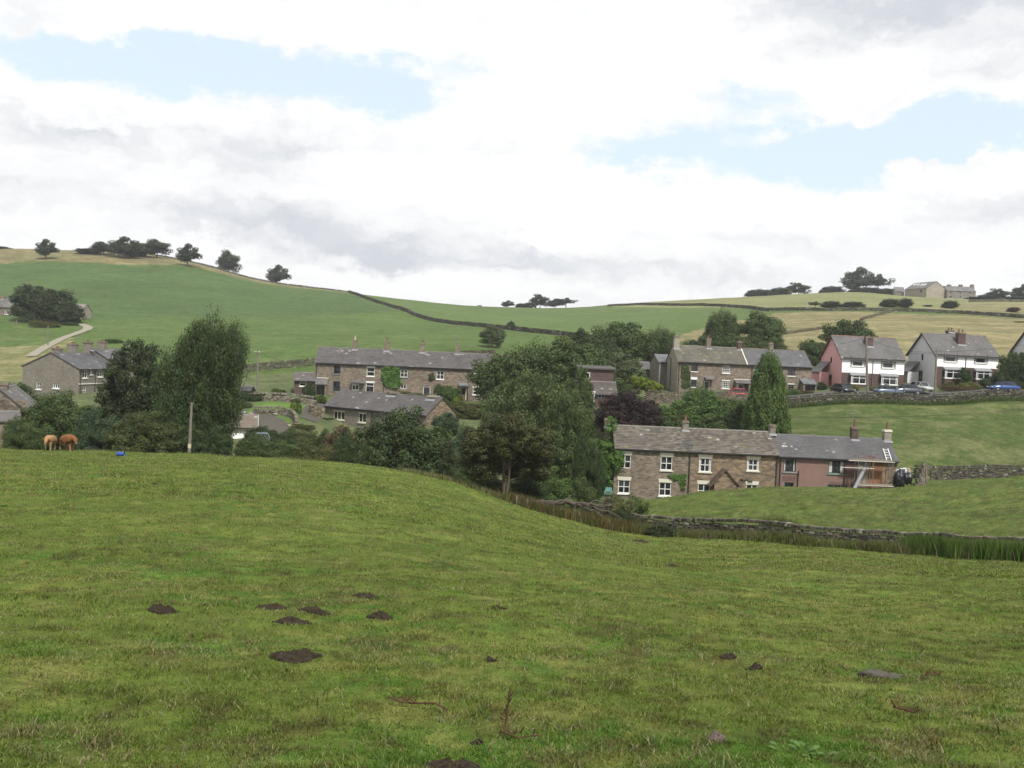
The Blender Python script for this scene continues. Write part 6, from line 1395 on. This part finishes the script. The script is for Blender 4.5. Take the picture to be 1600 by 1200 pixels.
for k, (px, py, r, m_, l_, sq) in enumerate([(1405, 748, .6, 'plastic_black', 'black builders sack at the left of the pile beyond the scaffold', (.8, .8, 1.5)), (1417, 748, .55, 'plastic_black', 'black sack at the right of the pile by the wall end', (1, .8, 1.0)),
        (1404, 737, .3, 'plastic_white', 'small crumpled white bag on top left of the pile', (1, .8, .8)), (1410, 737, .38, 'curtain', 'grey white sheeting heaped on top of the pile', (1.1, .8, .9)), (1417.5, 737, .36, 'scaffold_board', 'cream rubble bag topmost at the right of the pile', (.9, .8, 1)),
        (1412, 741, .3, 'teal_sheet', 'greenish bag in the middle of the pile', (.6, .6, 1.6)), (1399.5, 752, .4, 'terracotta', 'reddish board end beside the pile', (.4, .5, 1.5))]):
    lump('builders_bag', l_, 'bag', W(px, py, 96 + .2 * k), r, m_, k + 3, 'builders bags by the terrace', sq)
for k in range(1):
    V_ = MB(); R_ = random.Random(4); a0 = W(1423, 762, 98); a1 = W(1433, 762, 97.4)
    for r in range(13):
        n_ = 5 if r < 8 else 4 - (r - 8) // 2; lean = r * .09
        for j in range(max(1, n_)):
            L0 = .34; x = a0.x + lean * 1.0 + j * L0 * .62 + (r % 2) * .1; V_.box(x, x + L0 * .55, a0.y - .25, a0.y + .3, a0.z - .9 + r * .27, a0.z - .9 + r * .27 + .25, tuple(np.array((.17, .15, .12)) * R_.uniform(.6, 1.3)), jit=.03)
    o = V_.build('wall_stump', MAT['rubble']); tag(o, 'leaning grey stone wall end beside the pile of sacks', 'wall', kind='thing')
for k, (px, py, r) in enumerate([(372, 655, .35), (380, 650, .28), (386, 660, .4), (392, 654, .3), (377, 664, .32), (399, 663, .25), (430, 655, .22), (452, 668, .24), (470, 676, .3), (478, 671, .25)]):
    d_ = (118, 120, 116, 118, 114, 113, 117, 112, 110, 112)[k]; a = W(px, py, d_)
    lump('garden_rock', ('pale rock in the upper left of the rockery left of the drive', 'small pale rock under the black shed bushes', 'largest rockery stone above the garage roof', 'reddish pale stone in the middle of the rockery', 'stone just behind the garage ridge', 'low stone at the drive edge by the garage', 'white stone on the lawn edge above the drive', 'pale stone at the foot of the curved retaining wall', 'pale stone below the stepped garden wall', 'small stone beside the stepped garden wall')[k], 'rock', (a.x, a.y, gz(a.x, a.y) + .1), r, ('stone_pale', 'lead', 'stone_pale', 'scaffold_board')[k % 4], 30 + k, 'garden rockery stones', (1.2, .8, .7))
# ------------------------------------------------------------------ fallen trunk along the fence line
t = tag(empty('fallen_trunk', W(812, 790, 61.5)), 'twisted grey fallen hedge trunk lying along the edge of the near field', 'fallen trunk'); o0 = Vector(t.location)
def rel(px, py, d): return W(px, py, d) - o0
rr = random.Random(9)
def gnarl(pts, r0, r1, name, n=6, jit=.07, seed=1):
    q = MB(); R_ = random.Random(seed); P0 = [rel(*p) for p in pts]; out = []
    for i in range(len(P0) - 1):
        for k in range(4): out.append(P0[i].lerp(P0[i + 1], k / 4) + Vector((R_.uniform(-jit, jit), R_.uniform(-jit, jit), R_.uniform(-jit, jit))))
    out.append(P0[-1]); m_ = len(out); q.tube(out, [r0 + (r1 - r0) * i / (m_ - 1) * R_.uniform(.8, 1.2) for i in range(m_)], n, (.075, .062, .05)); return q.build(name, MAT['bark'], t, smooth=True)
for s_, dy in enumerate((0, 1.5, -2, 3.2, -3.4)):
    gnarl([(812, 788 + dy * .4, 61.5), (840, 787 + dy, 61.2), (866, 787 + dy * .6, 61), (884, 783 + dy * .4, 60.8), (902, 789 + dy, 60.6), (914, 788 + dy * .4, 60.4), (936, 793 + dy, 60.2), (950, 794 + dy, 60)], .19 if s_ == 0 else .12, .05, 'stem', 7, .06, s_)
for s_, p in enumerate([[(902, 790, 60.6), (920, 797, 60.2), (930, 796, 60), (938, 806, 59.8), (942, 812, 59.8)], [(866, 788, 61), (864, 800, 60.6), (862, 812, 60.4)], [(866, 790, 61), (874, 799, 60.3), (880, 806, 60)], [(884, 784, 60.8), (892, 776, 61.2), (899, 772, 61.4)], [(914, 788, 60.4), (930, 784, 60.8), (948, 786, 61), (958, 781, 61.2)],
        [(930, 796, 60), (952, 800, 59.8), (972, 811, 59.5)], [(812, 788, 61.5), (806, 795, 61.3), (803, 800, 61.2)], [(830, 788, 61.3), (822, 782, 61.6), (812, 779, 62)]]): gnarl(p, .07, .025, 'branch', 5, .08, s_ + 20)
# fence posts beside the hawthorn
for k, (x, y, tp) in enumerate(((807, 797, 782), (823, 803, 788), (846, 808, 792), (862, 813, 797))):
    a = W(x, y, 61); q = MB(); H = W(x, tp, 61).z - a.z; q.tube([(0, 0, -.3), (.03 * (k - 1), 0, H)], [.06, .05], 8); o = q.build('fence_post', MAT['timber_grey'], None, (a.x, a.y, gz(a.x, a.y)), colors=False)
    tag(o, ('leaning weathered post right at the hawthorn foot', 'weathered post, second from the hawthorn under the fallen trunk', 'weathered post, third from the hawthorn in the brambles', 'weathered post farthest from the hawthorn under the fallen trunk')[k], 'post', 'old fence posts')
# ------------------------------------------------------------------ molehills, grass, long grass
soil = attr_mat('soil', 0.95, 0.1, 0.45, 14.0, bmp=0.03)
def hit(px, py):
    """where the photo pixel meets the ground"""
    v = W(px, py, 1.0); lo, hi = 3.0, 75.0; prev = lo
    for i in range(600):
        d = 3.0 * (75 / 3.0) ** (i / 599); 
        if v.z * d < float(ground_smooth(v.x * d, d)): return v.x * d, d
    return v.x * 70, 70
MOLES = []
def molehill(px, py, wpx, label, hgt=.11, asp=.6, seed=0, tone=(.032, .024, .017), group='molehills on the near field', name='molehill', cat='molehill'):
    x, y = hit(px, py); w = wpx / F * y; R = np.random.default_rng(seed); nr, na = 12, 36
    r = np.linspace(0, 1, nr)[:, None]; a = np.linspace(0, 2 * math.pi, na, endpoint=False)[None]
    edge = 1 + .6 * (fbm(np.cos(a) * 1.6 + seed, np.sin(a) * 1.6 + seed * 2, seed, 3) - .5) * 2
    X = x + r * np.cos(a) * edge * w / 2; Y = y + r * np.sin(a) * edge * w / 2 * asp * 1.5
    z = ground(X.ravel(), Y.ravel()).reshape(X.shape) + (1 - r ** 2.0) * hgt * .5 * (w / .45) ** .5 + (fbm(X * 14, Y * 14, seed + 5, 3) - .5) * .11 * (1.15 - r) + (fbm(X * 45, Y * 45, seed + 7, 2) - .5) * .05 * (1.1 - r) - (r > .97) * .04 + .012
    V = np.stack([X, Y, z], -1).reshape(-1, 3); idx = np.arange(nr * na).reshape(nr, na); nx = np.roll(idx, -1, 1)
    f = np.stack([idx[:-1], nx[:-1], nx[1:], idx[1:]], -1).reshape(-1, 4); k = R.uniform(.6, 1.4, len(V))[:, None] * np.array(tone)
    V2 = []; F2 = []; 
    o = link_mesh(name, np_mesh(name, V, f, k, False), soil); tag(o, label, cat, group); MOLES.append((x, y, w / 2, w / 2 * asp * 1.5)); return o
for k, a in enumerate([(255, 964, 42, 'small dark molehill standing alone at the left', .12), (428, 953, 50, 'flat dark molehill at the upper left of the cluster of three', .06), (455, 974, 56, 'lower flat molehill of the cluster of three', .06), (494, 961, 52, 'right hand worn molehill of the cluster of three', .05),
        (572, 939, 42, 'thin low molehill beyond the cluster of three', .05), (596, 966, 42, 'compact dark molehill right of the cluster of three', .12), (462, 1030, 74, 'largest domed molehill in the lower middle left', .13), (712, 1188, 100, 'wide bare soil scrape at the bottom edge of the picture', .04),
        (1000, 847, 26, 'far small molehill before the bramble and near wall', .12), (1052, 884, 24, 'small far molehill in the right half', .1), (778, 953, 30, 'worn brown molehill right of centre', .03), (765, 1032, 22, 'small low crumb of soil right of the largest molehill', .05),
        (1138, 1028, 26, 'flattened dark molehill in the right foreground', .05), (305, 775, 18, 'tiny far molehill right of the blue tub', .1), (240, 757, 12, 'tiniest far molehill just below the blue tub', .1), (744, 1147, 22, 'small grey soil crumb above the wide scrape', .04),
        (1180, 1046, 24, 'thin brown scrape right of the flattened molehill', .03), (1120, 1158, 30, 'pinkish grey lump of dried dung at the lower right', .09)]):
    molehill(*a[:4], hgt=a[4], seed=k + 1, asp=.55, **(dict(tone=(.12, .09, .08), name='dung', cat='dung', group=None) if 'dung' in a[3] else {}))
# leafy dock clump at the lower right
t = tag(empty('dock_plant', (0, 0, 0)), 'fresh green leafy dock clump at the bottom right corner of the field', 'weed'); x0, y0 = hit(1262, 1180); t.location = (x0, y0, gz(x0, y0))
for k in range(18):
    a = random.uniform(0, 6.28); L0 = random.uniform(.035, .075); u = Vector((math.cos(a), math.sin(a), 0)); s_ = Vector((-u.y, u.x, 0)); c = u * random.uniform(.0, .16) + Vector((random.uniform(-.12, .12), 0, 0)); q = MB(); w_ = L0 * .32
    rise = random.uniform(.3, 1.1)
    P2 = [c + u * L0 * f_ + Vector((0, 0, .01 + L0 * rise * (f_ - .55 * f_ * f_ * 1.2))) for f_ in (0, .35, .7, 1)]
    q.add([P2[0], P2[1] - s_ * w_, P2[1] + s_ * w_, P2[2] - s_ * w_ * .9, P2[2] + s_ * w_ * .9, P2[3]], [(0, 1, 2), (1, 3, 4, 2), (3, 5, 4)], tuple(np.array((.06, .12, .025)) * random.uniform(.7, 1.2))); q.build('leaf', MAT['flower'], t)
# stone half buried at the right
x, y = hit(1366, 1060)
for k, (dx, r, m_, l_, sq) in enumerate([(0, .10, 'drive_stone', 'weathered grey stone half buried at the lower right', (1.2, .7, .6)), (.17, .08, 'drive_stone', 'smaller flat stone beside the weathered grey one', (1.4, .6, .4))]):
    lump('field_stone', l_, 'stone', (x + dx, y, gz(x + dx, y) + .02), r, m_, k + 60, None, sq)
# dead twigs lying in the grass
for k, (p, l_) in enumerate([([(606, 1097), (622, 1102), (645, 1100), (680, 1107), (700, 1110)], 'long bent reddish dock stalk lying in the lower middle'), ([(785, 1138), (810, 1146), (840, 1142)], 'dead twig lying right of the wide scrape'), ([(1395, 1118), (1430, 1124)], 'short brown stalk lying near the lower right'),
        ([(790, 1128), (788, 1110), (792, 1092)], 'upright rusty dock stem above the scrape'), ([(1440, 1070), (1470, 1056)], 'thin straw stalk leaning right of the half buried stone')]):
    pts = []
    for i, (px, py) in enumerate(p):
        x, y = hit(*p[0]) if k == 3 else hit(px, py); z = gz(x, y) + .03 + (i * .13 if k == 3 else random.uniform(0, .04)); pts.append((x + (i * .01 if k == 3 else 0), y, z))
    q = MB(); q.tube(pts, .008, 6)
    for i in range(14):
        a = Vector(pts[0]).lerp(Vector(pts[-1]), random.random()); q.tube([a, a + Vector((random.uniform(-.05, .05), random.uniform(-.04, .04), random.uniform(.01, .06)))], .004, 4)
    o = q.build('dead_stalk', MAT['stalk_brown'], colors=False); tag(o, l_, 'stalk', 'dead stalks in the grass')

def blades(name, x, y, h, w, R, cols, lean=.5, kind='stuff', mat='grass_blade', zoff=-.01, double=True):
    n = len(x); z = ground(x, y) + zoff; th = R.uniform(0, 2 * math.pi, n); ux, uy = np.cos(th), np.sin(th)
    la = R.uniform(0, 2 * math.pi, n); ll = h * R.uniform(0.1, lean * 2, n); lx, ly = np.cos(la) * ll, np.sin(la) * ll
    b0 = np.stack([x - ux * w / 2, y - uy * w / 2, z], 1); b1 = np.stack([x + ux * w / 2, y + uy * w / 2, z], 1)
    m0 = np.stack([x - ux * w * .38 + lx * .35, y - uy * w * .38 + ly * .35, z + h * .55], 1); m1 = np.stack([x + ux * w * .38 + lx * .35, y + uy * w * .38 + ly * .35, z + h * .55], 1)
    tp = np.stack([x + lx, y + ly, z + h], 1)
    V = np.stack([b0, b1, m0, m1, tp], 1).reshape(-1, 3); i = np.arange(n)[:, None] * 5
    f = np.concatenate([i + np.array([[0, 1, 3]]), i + np.array([[0, 3, 2]]), i + np.array([[2, 3, 4]])], 0)
    o = link_mesh(name, np_mesh(name, V, f, np.repeat(cols, 5, 0)), MAT[mat]); tag(o, kind=kind); return o
leaf_mat('grass_blade', (1, 1, 1), .35)
R = np.random.default_rng(42)
def field_points(n, d0, d1, pw=1.0, spread=.62):
    """scatter with density falling with distance; field side of the wall only"""
    u = R.random(n * 2); d = (d0 ** (1 - pw) + u * (d1 ** (1 - pw) - d0 ** (1 - pw))) ** (1 / (1 - pw)) if abs(pw - 1) > 1e-6 else d0 * (d1 / d0) ** u
    x = R.uniform(-spread, spread, n * 2) * (d + 1.0); poly = LAND[-1][2]; poly2 = LAND[-2][2]
    k = inside(x, d, poly) | inside(x, d, poly2)
    for (mx, my, ra, rb) in MOLES: k &= ((x - mx) / (ra * .92)) ** 2 + ((d - my) / (rb * .92)) ** 2 > 1
    return x[k][:n], d[k][:n]
def grass_cols(x, y, R, straw=.07):
    n = len(x); a = fbm(x * .55, y * .55, 91, 3); b_ = fbm(x * 2.2, y * 2.2, 17, 3); st = np.clip(straw + 1.3 * np.clip(a * .5 + b_ * .5 - .52, 0, 1) * 2, 0, .6)
    t = R.uniform(.5, 1.5, n)[:, None]; lush = np.clip((fbm(x * .3, y * .3, 55, 3) - .45) * 3, 0, 1)[:, None]
    g = np.array((.106, .148, .025)) * turf(x, y) * t * (1 + R.uniform(-.12, .12, (n, 3)))
    s = np.array((.24, .21, .115)) * R.uniform(.5, 1.3, n)[:, None]; k = R.random(n) < st; g[k] = s[k]; k = R.random(n) < .015; g[k] = np.array((.14, .06, .03)) * t[k]
    return g
x, y = field_points(520000, 4.0, 30, 1.15); tuft = fbm(x * 3.1, y * 3.1, 8, 3)
blades('grass', x, y, (.012 + .036 * tuft ** 1.5) * R.uniform(.6, 1.4, len(x)) * (1 + y * .012), (.0045 + .0005 * y) * R.uniform(.7, 1.3, len(x)), R, grass_cols(x, y, R), .7)
x, y = field_points(170000, 28, 92, 1.3); tuft = fbm(x * 1.6, y * 1.6, 8, 3)
blades('grass', x, y, (.02 + .09 * tuft ** 1.7) * R.uniform(.6, 1.4, len(x)), (.010 + .0006 * y) * R.uniform(.7, 1.3, len(x)), R, grass_cols(x, y, R, .10), .5)
# coarser tussocks
n = 900; tx, ty = field_points(n, 5, 75, 1.2); m = 26; x = np.repeat(tx, m) + R.normal(size=len(tx) * m) * .09 * np.repeat(1 + ty * .03, m); y = np.repeat(ty, m) + R.normal(size=len(ty) * m) * .07 * np.repeat(1 + ty * .03, m)
blades('grass', x, y, R.uniform(.03, .09, len(x)), .005 + .0006 * y, R, grass_cols(x, y, R, .10) * .8, .8)
# long grass, nettles and docks along the wall foot and fence line
def along(pts, n, spread, side=0.0):
    a = path_xy(pts, .5); i = R.integers(0, len(a) - 1, n); t = R.random(n)[:, None]; p = a[i] * (1 - t) + a[i + 1] * t; return p[:, 0] + R.normal(size=n) * spread, p[:, 1] + side + R.normal(size=n) * spread
WL = [(800, 790, 62.3), (900, 816, 60.3), (1000, 836, 60.2), (1100, 839, 58), (1250, 850, 52.8), (1400, 863, 49.7), (1500, 870, 46.8), (1650, 877, 43.8), (1900, 888, 40)]
x, y = along(WL, 34000, .3, -.35); h = R.uniform(.15, .6, len(x)) * (.5 + fbm(x * .7, y * .7, 3, 3)); blades('long_grass', x, y, h, .03 * R.uniform(.6, 1.2, len(x)), R, grass_cols(x, y, R, .22) * .8, .35)
x, y = along([(1420, 864, 49.5), (1500, 869, 46.6), (1650, 876, 43.6), (1900, 887, 39.8)], 16000, .35, -.1); blades('long_grass', x, y, R.uniform(.6, 1.1, len(x)), .035 * R.uniform(.6, 1.2, len(x)), R, grass_cols(x, y, R, .04) * np.array((.62, .85, .7)), .2)
x, y = along([(800, 790, 62.3), (860, 805, 61), (930, 826, 60.2), (1000, 836, 60.2)], 9000, .5, 0); c = grass_cols(x, y, R, .3); k = R.random(len(x)) < .3; c[k] = np.array((.17, .065, .03)) * R.uniform(.6, 1.3, (k.sum(), 1)); blades('long_grass', x, y, R.uniform(.25, .95, len(x)), .035 * R.uniform(.6, 1.2, len(x)), R, c * .75, .3)
x, y = along([(1205, 842, 56.5), (1240, 846, 55.5)], 1600, .3, 1.0); blades('long_grass', x, y, R.uniform(.4, 1.3, len(x)), .04, R, grass_cols(x, y, R, .05) * .6, .25)
x, y = along([(1000, 834, 61.5), (1250, 849, 54.6), (1500, 868, 48.5), (1800, 882, 43)], 9000, .35, .6); blades('long_grass', x, y, R.uniform(.15, .5, len(x)), .035, R, grass_cols(x, y, R, .2) * .8, .35)
x, y = along([(640, 741, 67), (720, 757, 64), (800, 789, 62)], 6000, .5, .3); blades('long_grass', x, y, R.uniform(.1, .5, len(x)), .035, R, grass_cols(x, y, R, .5) * .85, .35)
x, y = along([(100, 705, 76), (300, 711, 76), (560, 729, 72)], 7000, .5, .3); blades('long_grass', x, y, R.uniform(.08, .3, len(x)), .035, R, grass_cols(x, y, R, .3) * .85, .35)

x, y = along([(1205, 635, 136), (1300, 634, 137), (1420, 630, 138), (1500, 627, 138), (1600, 623, 139), (1800, 610, 139)], 9000, .25, -.5); blades('long_grass', x, y, R.uniform(.2, .7, len(x)), .07, R, np.tile(np.array((.07, .10, .03)), (len(x), 1)) * R.uniform(.6, 1.4, (len(x), 1)), .35)
# ------------------------------------------------------------------ the air between here and the hills
q = MB(); q.box(-2300, 2300, -60, 1800, float(GRID.min()) - 6, 75.0)
o = q.build('haze', [], colors=False); tag(o, kind='stuff')
m = bpy.data.materials.new('haze_air'); m.use_nodes = True; m.node_tree.nodes.clear(); t = NT(m.node_tree)
out = t.node('ShaderNodeOutputMaterial'); v = t.node('ShaderNodeVolumePrincipled'); v.inputs['Color'].default_value = (0.92, 0.95, 1.0, 1); v.inputs['Density'].default_value = 0.00018; v.inputs['Anisotropy'].default_value = 0.2
t.l.new(v.outputs[0], out.inputs['Volume']); o.data.materials.append(m); SC.cycles.volume_bounces = 0
